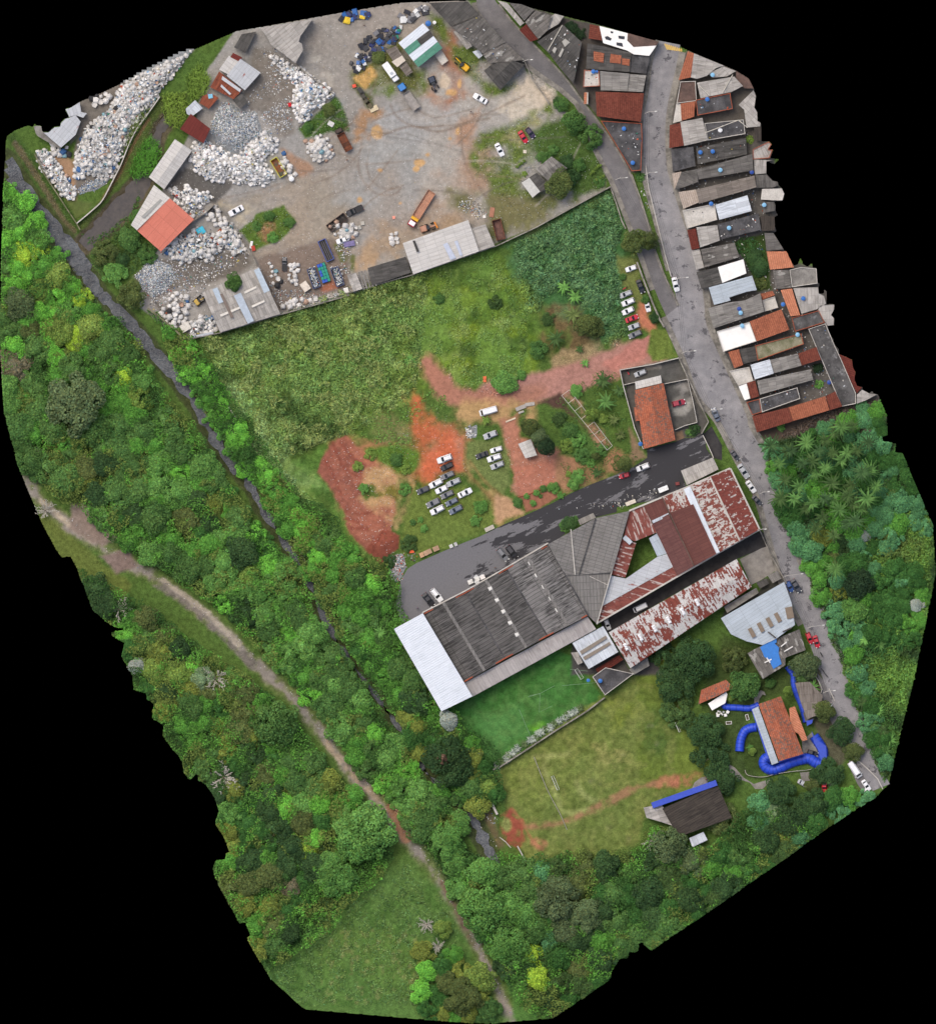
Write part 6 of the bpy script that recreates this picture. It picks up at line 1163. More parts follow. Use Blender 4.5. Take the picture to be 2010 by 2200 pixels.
# --- shrubs
def shrub(t, x, y, r, tone, lab, mesh=None, h=None, grp=None):
 a, b = conv(t, x, y); k = (TILES[t][2] or 500/1842)*S; o = tree(a, b, r*k, tone, None, mesh or random.choice(CR), h or r*k*.8, lab, 'shrub', 'shrub', grp); TREES.pop(); return o
for t, x, y, r, tone, lab in (('t9',435,748,46,'lime','round lime shrub on the red soil bank'),('t9',478,920,46,'bright','round green shrub at the soil edge below the lime one'),('t9',808,930,50,'bright','round shrub north of the football like car rows'),('t9',1408,1065,62,'bright','largest round shrub beside the forecourt'),('t9',1370,1178,50,'bright','round shrub just south of the largest forecourt one'),('t9',540,650,50,'lime','yellowish shrub on the rim of the red bank'),('t9',815,768,40,'lime','yellow green shrub below the weedy mound'),('t9',740,690,58,'mid','green shrub on the weedy mound'),
   ('t9',235,1400,60,'lime','yellow shrub on the slope by the stream wood'),('t9',840,1350,70,'teal','low bluish shrub mass at the forecourt corner'),('t9',930,1165,28,'bright','small shrub south of the white cars'),('t9',870,1185,28,'mid','small dull shrub south of the white cars'),('t9',690,1500,56,'dark','dark shrub above the rubble heap'),('t9',600,1640,80,'teal','wide dark shrub west of the rubble heap'),('t9',640,1800,80,'teal','wide dark shrub southwest of the rubble heap'),('t9',960,1235,36,'bright','shrub east of the sliding soil fan'),
   ('t10',300,1165,26,'bright','first small hedge plant of the red bed'),('t10',375,1138,30,'bright','second hedge plant of the red bed'),('t10',430,1105,32,'mid','third hedge plant of the red bed'),('t10',505,1100,52,'bright','large hedge plant at the red bed end'),('t10',350,1220,30,'bright','lower hedge plant of the red bed'),('t10',225,1215,44,'mid','hedge plant at the west tip of the red bed'),('t10',410,1165,20,'mid','tiny hedge plant inside the red bed'),('t10',570,1160,34,'bright','hedge plant beyond the east end of the bed'),
   ('t10',710,1010,62,'bright','bright shrub bed plant beside the forecourt, upper'),('t10',670,1070,50,'bright','bright shrub bed plant beside the forecourt, lower'),('t10',630,990,28,'lime','small lime shrub left of the bright bed'),('t10',900,550,46,'lime','yellow bush in the vegetable garden'),('t10',690,330,60,'bright','leafy shrub at the top of the trellis'),('t10',560,560,70,'teal','cabbage like shrub beside the dark cluster'),('t10',640,640,70,'mid','shrub in the middle of the vegetable garden'),('t10',700,720,66,'bright','bright shrub in the middle garden'),('t10',620,760,60,'lime','lime shrub west in the middle garden'),('t10',740,840,66,'mid','shrub at the south end of the middle garden'),('t10',890,800,50,'mid','shrub at the lower end of the trellis'),('t10',800,900,40,'bright','shrub near the bean poles'),
   ('t10',640,1380,70,'dark','dark hedge beside the grey factory wing, western'),('t10',600,1400,50,'mid','hedge west of the dark one at the factory wing'),('t10',670,1370,50,'mid','bright topped hedge touching the corrugated awning'),('t10',1620,640,50,'dark','shrub at the southeast corner of the compound'),('t10',1580,660,34,'mid','small shrub by the compound gate'),
   ('t7',830,1300,90,'olive','wide olive shrub south of the dense weeds'),('t7',470,1240,60,'teal','bluish shrub on the shaded clearing'),('t7',120,1740,110,'bright','bright shrub mound at the meadow corner'),('t7',255,1680,46,'bright','green shrub beside the red track bend'),('t6',1600,1740,90,'bright','bright weed mound beside the brick pallet'),('t6',1080,1070,50,'mid','grey green shrub amid the meadow weeds'),('t6',1520,1110,56,'teal','bluish weed clump in the bright meadow'),
   ('t3',1200,1378,26,'lime','lime bush beside the annex'),('t3',1430,1190,48,'mid','green bush north of the old farmhouse'),('t3',1540,1280,66,'dark','dark bush at the farmhouse east end'),('t3',1340,1240,50,'mid','low bush northwest of the farmhouse'),('t3',1800,1440,46,'mid','bush at the south corner beside the lane'),('t5',1210,420,50,'mid','northern bush on the weed island'),('t5',1370,470,50,'mid','eastern bush on the weed island'),('t5',1240,590,50,'bright','southern bush on the weed island'),('t5',1110,500,40,'mid','western bush on the weed island'),
   ('t2',1130,870,60,'olive','bush in the middle of the weed triangle'),('t2',960,1010,50,'mid','bush at the west corner of the weed triangle'),('t2',1520,450,60,'olive','olive bush beside the black crates'),('t3',1460,800,40,'dark','dark bush beside the gravel entrance'),('t8',860,770,50,'olive','round olive bush behind the blue grey house'),('t8',810,560,70,'dark','dark vine mass behind the row, northern'),('t8',850,640,80,'dark','dark vine mass behind the row, southern'),('t8',1310,1440,46,'deep','dark bush behind the maroon tile house'),('t8',1320,1570,36,'bright','small bright bush in the black yard'),('t4',1510,1105,34,'lime','lime bush beside the east rim ribbed building'),('t4',640,1400,40,'mid','weeds in the tip of the street fork'),
   ('t4',100,220,60,'deep','dark leafy bush at the north edge'),('t4',175,270,50,'deep','second dark leafy bush at the north edge'),('t14',430,905,44,'lime','lime bush beside the outbuilding'),('t14',590,1310,30,'bright','flower bush in the lower garden'),('t12',840,1740,40,'silver','whitish spiky plant at the green pitch corner'),('t11',650,430,40,'bright','small bush below the long tiled building'),('t20',1200,760,1,'mid','')):
 if lab: shrub(t, x, y, r, tone, lab)
for i, (t, s, n, lab) in enumerate((('t3','1145,1318 1163,1303 1182,1290 1200,1273',4,'beside the bush north of the farmhouse'),('t3','1730,1375 1745,1360 1765,1335 1785,1318 1800,1308',5,'along the lane wall'),('t3','1775,1420 1800,1408 1825,1395',3,'at the southeast corner of the farmhouse lot'))):
 for j, q in enumerate(p(t, s)): o = tree(q[0], q[1], .7, 'lime', None, CRF[j % 2], 1.0, ['first','second','third','fourth','fifth'][j]+' yellow ball shrub from the west '+lab, 'shrub', 'shrub', 'yellow ball shrubs'); TREES.pop()
# spiky plants along the wall between the pitches
for i, q in enumerate(smooth_line(p('t12','1640,1370 1560,1420 1520,1450 1440,1500 1400,1525 1340,1555 1290,1595 1240,1630 1150,1690 1075,1740 1060,1770 980,1820'), 2)):
 o = link('spiky_plant', TUFT, None, (q[0]+rnd(-.3,.3), q[1]+rnd(-.3,.3), .2), rnd(0,6)); o.scale = (1.25,1.25,1.5); o.material_slots[0].link = 'OBJECT'; o.material_slots[0].material = LT['silver' if i % 3 else 'greygreen'][0]
 tag(o, (ORD[i]+' pale spiky plant from the east along the pitch wall') if i else 'easternmost pale spiky plant along the pitch wall', 'plant', 'spiky plants along the wall')
# vegetable rows: beans beside the long trellis
# --- uncountable growth: leaf masses that take the colour of the ground they grow on
if 'weed_leaf' not in M: tintmat('weed_leaf', .85, .12, .7, 3, obj=False, spec=.1)
def growth(name, poly, dens, size, hmax, lab, cat, gain=1.25, asp=1.6, up=.5, lump=4.0, avoid=None, tint=None, blade=False, seed=1, thr=None, jit=.3):
 rs = np.random.RandomState(seed); P_ = np.array(poly); x0, y0 = P_.min(0); x1, y1 = P_.max(0); n = int((x1-x0)*(y1-y0)*dens)
 X = rs.uniform(x0, x1, n); Y = rs.uniform(y0, y1, n); d = sdf(poly, X, Y)+(fbm(X, Y, 3, 3, 5)-.5)*2.5; ok = (d > 0) & (sdf(OUT, X, Y) > .1)
 hm = fbm(X, Y, lump, 4, seed+30);
 if thr: ok &= fbm(X, Y, lump*1.2, 4, seed+60) > thr
 if avoid is not None:
  for L, wd in avoid: ok &= pdist(L, X, Y) > wd
 X, Y, hm, d = X[ok], Y[ok], hm[ok], d[ok]; n = len(X); hh = hmax*np.clip((hm-.3)*2.4, .12, 1)*np.clip(d/1.5, .25, 1); Z_ = gz(X, Y)+hh*(1-.35*rs.rand(n)**2)
 Nn = rs.normal(size=(n, 3))*.55; Nn[:, 2] = np.abs(Nn[:, 2])+up; Nn /= np.linalg.norm(Nn, axis=1)[:, None]
 V, F = quads(np.stack([X, Y, Z_], 1), Nn, size*rs.uniform(.6, 1.3, n), asp, rs)
 c = gcol(X, Y)*gain if tint is None else np.tile(np.array(lin(tint)), (n, 1))
 tn = rs.uniform(1-jit, 1+jit, n)*(.8+.5*fbm(X, Y, 1.8, 3, seed+9)); hu = rs.normal(size=n)*.08; c = (c*.86+c.mean(1)[:,None]*.14)*np.stack([tn*(1+hu), tn, tn*(1-hu)], 1)
 tag(link(name, npmesh(name, V, F, M['weed_leaf'], fcol=np.clip(c, 0, 1))), lab, cat, kind='stuff'); return n
PATHA = [(PATH, 2.4), (SL, 1.9)]
nq = 0
nq += growth('tall_weeds', p('t20','300,60 640,10 1300,-250 2100,-500 2050,200 2000,500 1842,620 1500,860 1350,900 1060,1010 900,1100 600,700 380,380'), 16, .24, 2.4, 'tall pale green weeds across the western meadow', 'weeds', 1.55, 2.6, .35, 3.2, seed=2, jit=.55); MW = p('t20','300,60 640,10 1300,-250 2100,-500 2050,200 2000,500 1842,620 1500,860 1350,900 1060,1010 900,1100 600,700 380,380'); nq += growth('feathery_weeds', MW, 9, .2, 3.4, 'pale feathery weed heads above the meadow', 'weeds', 1, 3.0, .3, 3.6, seed=41, tint=(138,158,82), thr=.52, jit=.5)
nq += growth('dense_weeds', p('t7','960,220 1070,520 1000,700 1040,1000 1100,1330 1010,1460 920,1430 840,1230 740,1080 520,1000 380,1180 290,1200 230,980 200,640 600,400'), 14, .27, 2.4, 'dense dark green castor like weeds south of the yard wall', 'weeds', 1.5, 2.2, .45, 2.2, seed=3, jit=.5); nq += growth('feathery_weeds', p('t7','960,220 1070,520 1000,700 1040,1000 1100,1330 840,1230 520,1000 290,1200 200,640 600,400'), 7, .2, 3.2, 'greyish leaf tops over the dense weeds', 'weeds', 1, 2.6, .3, 1.7, seed=42, tint=(104,146,88), thr=.5, jit=.45)
nq += growth('meadow_plants', p('t6','480,1010 870,900 1400,700 1800,900 1800,1300 1700,1842 1300,1842 1080,1600 1000,1440 600,1300 200,1200 0,1180'), 6, .24, 1.0, 'bright green low meadow plants', 'meadow plants', 1.35, 1.5, .6, 2.5, seed=4, thr=.42)
nq += growth('meadow_plants', p('t9','600,250 1100,120 1160,300 900,330 1000,420 830,460 900,700 820,790 640,720 560,560 400,450'), 6, .22, .8, 'scattered plants around the orange soil', 'meadow plants', 1.5, 1.5, .6, 2.0, seed=5, thr=.46, tint=(104,142,56))
nq += growth('slope_weeds', p('W','480,870 560,920 640,1010 700,1090 740,1120 690,1130 620,1080 560,1000 470,900'), 9, .28, 1.3, 'green weeds on the slope below the red soil', 'weeds', 1.6, 1.6, .4, 2.6, seed=6)
for i, (fz, nm) in enumerate(((FOR1,'west wood'),(FOR2,'west rim wood'),(FOR3,'stream bank wood'),(FOR4,'southern wood'),(FOR7,'eastern jungle'))):
 nq += growth('undergrowth', fz, 6.0, .34, 3.2, 'dark leafy undergrowth below the '+nm, 'undergrowth', 1.5, 1.1, .6, 3, avoid=PATHA, seed=7+i)
nq += growth('undergrowth', p('t1','650,1120 800,1100 980,980 1100,740 1180,700 1050,1040 1250,1260 950,1500 720,1450 700,1200'), 6, .35, 1.6, 'leafy thicket between the channel and the salmon roof', 'undergrowth', 1.6, 1.2, .5, 2.5, seed=17, tint=(70,100,46))
nq += growth('bank_grass', p('t1','60,350 110,310 270,490 450,800 600,1040 560,1100 400,900 200,620'), 6, .2, .4, 'short grass on the verge beside the stream', 'grass', 1.3, 1.6, .7, 2.0, seed=18)
nq += growth('bank_grass', p('t1','1266,40 1400,10 1380,300 1200,380 1000,640 860,840 660,1080 620,1040 870,760 1010,480'), 5, .2, .5, 'grass on the bank between pale wall and muddy channel', 'grass', 1.3, 1.6, .7, 2.0, seed=19)
nq += growth('weeds', p('t2','890,1000 1180,770 1250,850 1290,1040 1100,1060 940,1090'), 8, .24, .9, 'weeds filling the triangle in the yard', 'weeds', 1.4, 1.5, .5, 2, seed=20)
nq += growth('weeds', p('t5','985,545 1110,410 1330,340 1410,470 1300,590 1180,630 1080,640'), 6, .22, .7, 'weeds on the island in the yard', 'weeds', 1.4, 1.5, .5, 2, seed=21, thr=.42)
nq += growth('yard_grass', p('t3','850,1050 1400,850 1700,1000 1842,1300 1842,1500 1250,1800 1000,1600 760,1300'), 3, .2, .35, 'grass tufts over the eastern part of the yard', 'grass', 1.25, 1.6, .7, 2, seed=22, thr=.45)
nq += growth('yard_grass', p('t3','600,360 800,380 900,500 880,640 1010,710 1130,620 1150,700 880,770 780,600'), 4, .2, .4, 'grass around the yellow digger', 'grass', 1.3, 1.6, .7, 2, seed=23)
nq += growth('clearing_grass', p('W','700,1750 800,1700 860,1760 920,1850 830,1980 600,1980 490,1920 600,1860'), 5, .24, .7, 'rough grass of the southern clearing', 'grass', 1.3, 1.8, .6, 2, seed=24, jit=.5, thr=.43)
nq += growth('grass_verge', p('t10','820,160 1020,190 1130,760 1180,860 960,1000 600,1140 540,830 470,480 600,350'), 4, .22, .6, 'garden weeds around the vegetable plots', 'weeds', 1.5, 1.4, .6, 2, seed=25, thr=.44, tint=(78,112,48))
nq += growth('grass_verge', p('t7','1255,60 1200,180 1275,420 1320,740 1420,980 1490,1120 1440,900 1350,540 1270,240'), 6, .2, .4, 'weeds in the wedge between lane and street', 'weeds', 1.3, 1.4, .6, 2, seed=26, tint=(92,112,58), thr=.42)
nq += growth('ivy', p('t5','240,1150 330,1190 450,1290 610,1395 600,1440 520,1420 400,1320 240,1190'), 14, .25, 3.0, 'green ivy over the wall beside the stream', 'ivy', 1.4, 1.2, .5, 1.5, seed=27, tint=(84,130,48))
nq += growth('vines', p('t8','640,440 700,410 800,395 830,420 890,480 930,660 900,700 830,720 740,600 700,540'), 12, .25, 1.4, 'vines and weeds behind the row houses', 'vines', 1.4, 1.4, .5, 1.8, seed=28, tint=(58,96,44))
# reeds beside the muddy channel
def reeds(poly, n, tint, lab, seed):
 rs = np.random.RandomState(seed); P_ = np.array(poly); x0, y0 = P_.min(0); x1, y1 = P_.max(0); V = []; F = []; T = []; k = 0
 while k < n:
  x, y = rs.uniform(x0, x1), rs.uniform(y0, y1)
  if not inside(poly, x, y): continue
  k += 1; a = rs.normal()*.55+1.25; L = rs.uniform(1.0, 2.4); wd = .09; b = len(V); t = rs.uniform(.6, 1.5)
  if rs.rand() < .4: a = rs.rand()*6.28
  for j in range(4):
   u = j/3; V += [(x+math.cos(a)*L*u*.75+math.sin(a)*wd*(1-u*.7), y+math.sin(a)*L*u*.75-math.cos(a)*wd*(1-u*.7), .4+2.2*math.sin(u*1.9)), (x+math.cos(a)*L*u*.75-math.sin(a)*wd*(1-u*.7), y+math.sin(a)*L*u*.75+math.cos(a)*wd*(1-u*.7), .4+2.2*math.sin(u*1.9))]
   if j: F.append((b+2*j-2, b+2*j, b+2*j+1, b+2*j-1)); T.append([v*t for v in lin(tint)])
 tag(link('reeds', npmesh('reeds', V, F, M['weed_leaf'], fcol=np.array(T))), lab, 'reeds', kind='stuff')
def canopy(poly, zone, lab, seed, dens=10):
 rs = np.random.RandomState(seed); P_ = np.array(poly); x0, y0 = P_.min(0); x1, y1 = P_.max(0); n = int((x1-x0)*(y1-y0)*dens); X = rs.uniform(x0, x1, n); Y = rs.uniform(y0, y1, n)
 ok = (sdf(poly, X, Y)+(fbm(X, Y, 4, 3, 5)-.5)*4 > -2.2) & (np.hypot(X-POND[0], Y-POND[1]) > 6) & (sdf(OUT, X, Y) > .1) & (pdist(PATH, X, Y) > 2.4+fbm(X, Y, 3, 2, 6)*2) & (pdist(SL, X, Y) > np.where(Y > 60, 2.0, -.8)+fbm(X, Y, 4, 2, 7)*2.2); X, Y = X[ok], Y[ok]; n = len(X)
 a = fbm(X, Y, 3.2, 3, seed); b = fbm(X, Y, 1.1, 3, seed+1); hh = 1.2+5.2*np.clip((a-.25)*1.8, 0, 1)+1.2*(b-.5)*2; Nn = rs.normal(size=(n,3))*.55; Nn[:,2] = np.abs(Nn[:,2])+.5; Nn /= np.linalg.norm(Nn, axis=1)[:,None]
 V, F = quads(np.stack([X,Y,hh*(1-.2*rs.rand(n)**2)],1), Nn, .3*rs.uniform(.6,1.3,n), 1.0, rs); g = fbm(X, Y, 9, 3, seed+2); pal = [lin(c) for c in ((56,88,42),(78,120,52),(90,144,58),(98,116,56))]; k = np.digitize(g+rs.normal(size=n)*.03, (.42,.52,.6)); c = np.array(pal)[k]*(rs.uniform(.6,1.45,n)*(.75+.6*b))[:,None]
 tag(link('woodland_canopy', npmesh('woodland_canopy', V, F, M['weed_leaf'], fcol=c)), lab, 'woodland', kind='stuff')
for i, fz in enumerate((FOR1, FOR2, FOR3, FOR4)): canopy(fz, i, 'low leafy canopy filling the gaps of the '+['west wood','west rim wood','stream bank wood','southern wood'][i], 71+i)
nq += growth('slope_growth', FOR7, 9, .3, 2.2, 'bright grass and shrubs of the eastern slope', 'undergrowth', 1.5, 1.8, .4, 3, seed=29, jit=.45)
reeds(p('t1','1300,20 1460,0 1480,100 1420,280 1330,260 1290,150'), 700, (120,146,62), 'tall arching reeds north of the maroon shed', 31)
reeds(p('t1','1170,350 1250,400 1270,500 1200,640 1080,690 1020,640 1080,480'), 900, (84,138,52), 'long green reeds west of the long pale shed', 32)
reeds(p('t2','0,620 100,510 190,640 150,760 30,790'), 700, (112,140,60), 'reeds beside the rusty shacks', 33)
reeds(p('t14','1500,1000 1640,940 1780,1100 1740,1300 1680,1440 1580,1280'), 500, (78,120,60), 'tall reeds on the outer side of the street bend', 36); reeds(p('t14','1380,480 1600,420 1800,420 1800,560 1500,640'), 400, (70,118,64), 'reeds above the bend on the eastern slope', 37)
reeds(p('t1','1050,100 1180,130 1100,280 1020,420 960,520 1010,360'), 300, (96,116,54), 'sparse reeds on the bank by the pale wall', 34)
print('GROWTH', nq)
# ---------------------------------------------------------------- vehicles
glass = plain('car_glass', (30,36,42), .12, .6, .05); tyre = plain('tyre_rubber', (34,34,34), .9); rim = plain('rim_alloy', (150,152,154), .35); lampw = plain('lamp_clear', (214,216,214), .2); lampr = plain('lamp_red', (150,34,30), .3); plastic = plain('black_plastic', (36,36,38), .6)
def car_loft(L, Wd, stations):
 """stations: x fraction, half width fraction, top z, shoulder z"""
 mb = MB(); vs = []; n = 8
 for fx, fw, zt, zs in stations:
  x = fx*L/2; w_ = fw*Wd/2; vs += [(x,-w_*.9,.22),(x,-w_,.5),(x,-w_*.98,zs),(x,-w_*.78,zt),(x,w_*.78,zt),(x,w_*.98,zs),(x,w_,.5),(x,w_*.9,.22)]
 m = len(stations); fs = [tuple(range(n)), tuple(range((m-1)*n, m*n))[::-1]]
 for i in range(m-1):
  for k in range(n): k2 = (k+1)%n; fs.append((i*n+k2, i*n+k, (i+1)*n+k, (i+1)*n+k2))
 mb.add(vs, fs, False); return mb
def car(kind):
 root = empty('car_master', (0,0,0)); P = dict(hatch=(4.0,1.72,1.46,(-.94,-.80,.02,.40)), sedan=(4.45,1.76,1.42,(-.66,-.44,.06,.42)), suv=(4.4,1.84,1.66,(-.95,-.84,.10,.44)), van=(5.0,1.95,2.0,(-.97,-.94,.62,.84)), pickup=(5.1,1.84,1.68,(-.12,-.02,.20,.46)), wagon=(4.5,1.74,1.46,(-.95,-.84,.06,.42)))[kind]
 L, Wd, H_, (rb, rt, ft, fb) = P; zb = .88 if kind not in ('suv','van','pickup') else 1.0
 body = car_loft(L, Wd, [(-1,.80,.72,.62),(-.965,.93,zb-.04,.74),(-.6,.99,zb,.8),(.0,1,zb,.8),(fb,1,zb,.78),(.72,.97,zb-.08,.72),(.93,.88,zb-.18,.64),(1,.72,.6,.52)])
 if kind == 'pickup':
  pass
 body.build('body', None, root).data.materials.append(paint_mat('paint_white', (226,228,230)))
 w0, w1 = Wd/2*.86, Wd/2*.70; x = [v*L/2 for v in (rb, rt, ft, fb)]; g = MB(); n = 4
 g.add([(x[0],-w0*.94,zb-.02),(x[0],w0*.94,zb-.02),(x[3],w0*.92,zb-.02),(x[3],-w0*.92,zb-.02),(x[1],-w1,H_-.05),(x[1],w1,H_-.05),(x[2],w1*.98,H_-.05),(x[2],-w1*.98,H_-.05)], [(0,1,2,3),(4,7,6,5),(0,4,5,1),(1,5,6,2),(2,6,7,3),(3,7,4,0)]); g.build('windows', glass, root)
 r = MB(); xm = (x[1]+x[2])/2; r.box((xm,0,H_-.02), (x[2]-x[1]+.04, w1*2+.06, .1), 0, .05, .95); ro = r.build('roof', M['paint_white'], root)
 pl = MB()
 for sy in (-1, 1):
  for (xa, xb) in ((x[0],x[1]),(x[3],x[2])): pl.cyl((xa, sy*w0*.92, zb), (xb, sy*w1, H_-.03), .045, .045, 5)
 pl.build('pillar', M['paint_white'], root)
 for sx in (.62, -.62):
  for sy in (-1, 1):
   t = MB(); t.cyl((sx*L/2, sy*(Wd/2-.2), .33), (sx*L/2, sy*(Wd/2+.01), .33), .33, .33, 14); to = t.build('wheel', tyre, root); t = MB(); t.cyl((sx*L/2, sy*(Wd/2), .33), (sx*L/2, sy*(Wd/2+.02), .33), .2, .2, 10); t.build('rim', rim, to)
 for sy in (-1, 1):
  t = MB(); t.box((L/2*.93, sy*Wd*.33, .7), (.3,.34,.12), 0, .04); t.build('headlight', lampw, root)
  t = MB(); t.box((-L/2*.985, sy*Wd*.36, .76), (.1,.3,.16), 0, .03); t.build('tail_light', lampr, root)
  t = MB(); t.box((x[3]-.25, sy*(Wd/2+.08), zb+.08), (.16,.22,.14), 0, .04); t.build('mirror', M['paint_white'], root)
 if kind == 'pickup':
  t = MB(); t.box((-L*.27, 0, zb+.03), (L*.38, Wd*.8, .06)); t.build('load_bed', plastic, root)
  for sy in (-1,1): t = MB(); t.box((-L*.27, sy*Wd*.42, zb+.1), (L*.42, .09, .22)); t.build('bed_side', M['paint_white'], root)
 if kind in ('suv','wagon'):
  for sy in (-1,1): t = MB(); t.cyl((x[1]+.2, sy*w1*.86, H_+.08), (x[2]-.1, sy*w1*.86, H_+.08), .03, .03, 5); t.build('roof_rail', plastic, root)
 return root
CARS = {k: car(k) for k in ('hatch','sedan','suv','van','pickup','wagon')}
LEN = dict(hatch=4.0, sedan=4.45, suv=4.4, van=5.0, pickup=5.1, wagon=4.5)
PC = dict(white=(228,230,232), silver=(168,172,176), grey=(112,114,118), darkgrey=(66,68,74), black=(34,35,40), red=(186,24,44), maroon=(150,30,52), bluegrey=(98,108,124), navy=(40,46,70), purple=(56,44,70), blue=(46,84,150))
KN = dict(hatch='parked_car', sedan='parked_car', suv='parked_suv', van='parked_van', pickup='pickup_truck', wagon='parked_car')
def put(kind, colr, t, s, lab, cat=None, grp=None, scale=None, z=.05):
 (ax, ay), (bx, by) = p(t, s); o = copy_tree(CARS[kind]); o.name = KN[kind]; d = math.hypot(ax-bx, ay-by)
 k = scale or max(.85, min(1.12, d/LEN[kind])); o.scale = (k, min(k, 1.08), min(k, 1.05)); o.location = ((ax+bx)/2, (ay+by)/2, z); o.rotation_euler = (0,0,math.atan2(ay-by, ax-bx))
 m = paint_mat('paint_'+colr, PC[colr])
 for c in o.children:
  if c.name.split('.')[0] in ('body','roof','pillar','mirror','bed_side'): c.material_slots[0].link = 'OBJECT'; c.material_slots[0].material = m
 return tag(o, lab, cat or {'van':'van','pickup':'pickup truck','suv':'car'}.get(kind, 'car'), grp)
G1 = 'cars parked on the orange soil lot'; G2 = 'cars parked along the retaining wall'; G3 = 'cars along the street'
CL = '''sedan white t2 335,1700 455,1635|white sedan with black rear standing alone west of the weed island
pickup black t2 1268,1698 1398,1638|black pickup truck nose to nose with the loaded skip
sedan white t3 800,750 905,810|white sedan with black rear by the gravel entrance
sedan red t3 1220,1130 1162,1038|bright red sedan on the yard grass
hatch purple t3 1278,1090 1218,1014|dark purple hatchback beside the red sedan
sedan white t3 1030,1235 980,1135|white sedan alone on the yard grass
pickup darkgrey t5 1330,745 1330,857|dark grey pickup between two bales loads
hatch white t7 1080,850 1168,820|white car at the north end of the parking below the lane|2
sedan black t7 1220,1030 1178,925|black sedan along the retaining wall|2
sedan white t7 1265,1178 1240,1078|white sedan along the retaining wall|2
wagon silver t7 1030,1058 1130,1020|silver car with dark bonnet, top of the row of six|2
suv white t7 1050,1122 1150,1080|white car second in the row of six|2
hatch white t7 1052,1192 1145,1150|white hatchback just above the red car in the row|2
sedan red t7 1178,1212 1080,1252|red sedan in the row of six below the lane|2
hatch silver t7 1102,1310 1192,1278|silver hatchback just below the red car in the row|2
wagon grey t7 1105,1378 1205,1335|grey wagon at the south end of the row of six|2
sedan white t7 1490,1018 1462,905|white sedan driving beside the wedge on the main street|3
suv silver t7 1150,1682 1242,1645|silver car in the north corner of the walled compound
hatch maroon t8 262,1703 158,1728|dark red hatchback on the compound concrete
sedan bluegrey t11 112,282 156,386|blue grey sedan on the pavement beside the compound wall|3
van white t9 1393,328 1545,284|long white van near the red gravel road|1
hatch silver t9 1432,515 1537,475|silver hatchback alone between rubble pile and brown soil|1
wagon white t9 1485,625 1577,598|white wagon at the top of the four car group|1
sedan black t9 1370,672 1467,635|black sedan left of the four car group|1
suv white t9 1460,695 1570,658|white car in the middle of the four car group|1
wagon silver t9 1488,755 1592,715|silver white wagon at the bottom of the four car group|1
suv white t9 1065,705 1182,662|white car at the top of the large car group on orange soil|1
suv black t9 1093,768 1190,722|black car just below the topmost white one on orange soil|1
wagon grey t9 1095,838 1198,793|grey wagon below the black car on orange soil|1
suv white t9 1002,905 1105,853|white car left of the grey wagon on orange soil|1
wagon silver t9 1142,892 1247,848|silver wagon at the right of the second row|1
hatch darkgrey t9 905,952 1000,913|dark grey hatchback at the far left of the car group|1
hatch white t9 1052,948 1146,905|white hatchback in the centre of the car group|1
wagon grey t9 1093,990 1192,945|light grey wagon below the central white hatchback|1
sedan white t9 1337,928 1230,980|white sedan at the far right of the car group|1
hatch grey t9 980,1060 1087,1008|grey hatchback at the lower left of the car group|1
wagon bluegrey t9 1132,1048 1227,1003|dark blue grey wagon in the lower part of the car group|1
suv white t9 1012,1115 1118,1062|bottommost white car of the car group|1
wagon bluegrey t9 1160,1112 1263,1060|bluish wagon at the lower right of the car group|1
wagon grey t9 1620,1490 1545,1395|grey wagon on the wet forecourt beside the black one
suv black t9 1690,1470 1618,1375|black car on the wet forecourt by the hedge
sedan black t9 1035,1850 957,1752|black sedan with light boot near the west forecourt end
wagon white t9 1100,1812 1020,1715|white wagon near the west forecourt end
hatch red t10 1030,1012 1110,990|red car half under the round tree on the forecourt edge
suv white t10 1166,955 1268,915|white car on the forecourt beside the round tree
sedan darkgrey t11 315,695 258,620|dark car, northernmost of the line parked by the rusty factory|3
sedan silver t11 390,835 318,728|silver sedan, second of the line parked by the rusty factory|3
sedan white t11 445,950 382,860|white sedan, third of the line parked by the rusty factory|3
sedan darkgrey t11 492,1045 432,983|dark sedan, last of the line parked by the rusty factory|3
sedan darkgrey t11 800,1740 738,1640|dark grey sedan on the street beside the workshop roof|3
hatch blue t11 740,1738 700,1652|blue grey hatchback on the pavement beside the workshop roof|3
sedan red t14 1130,522 1100,425|red sedan on the street below the utility pole|3
hatch red t14 1080,490 1042,402|red hatchback on the pavement beside the red sedan|3
van white t14 1462,1548 1378,1425|white van in the bend under the trees|3
sedan white t14 1530,1640 1488,1580|white sedan below the van in the bend|3
sedan white t14 1545,1700 1508,1655|white car at the southern tip of the street|3
sedan silver t14 1040,1612 985,1582|silver car at the left of the row under the trees
suv grey t14 1115,1660 1112,1570|grey car second in the row under the trees
pickup red t14 1178,1660 1176,1568|red pickup in the row under the trees
sedan black t14 1245,1668 1222,1568|black sedan at the right of the row under the trees
hatch white t14 1240,1060 1215,960|white hatchback half hidden by the olive street tree
van white t13 590,1335 697,1285|white van parked in the dark alley
hatch white t13 395,1475 372,1412|white car at the west end of the dark alley
hatch black t14 1110,1362 1060,1345|black car on the patio of the terracotta house
sedan white t6 268,628 368,592|white car shell wedged among the scrap bags'''
for ln in CL.split('\n'):
 q = ln.split('|'); a = q[0].split(); put(a[0], a[1], a[2], a[3]+' '+a[4], q[1], grp={'1':G1,'2':G2,'3':G3}.get(q[2] if len(q) > 2 else ''))
for k in CARS.values(): delete_tree(k)
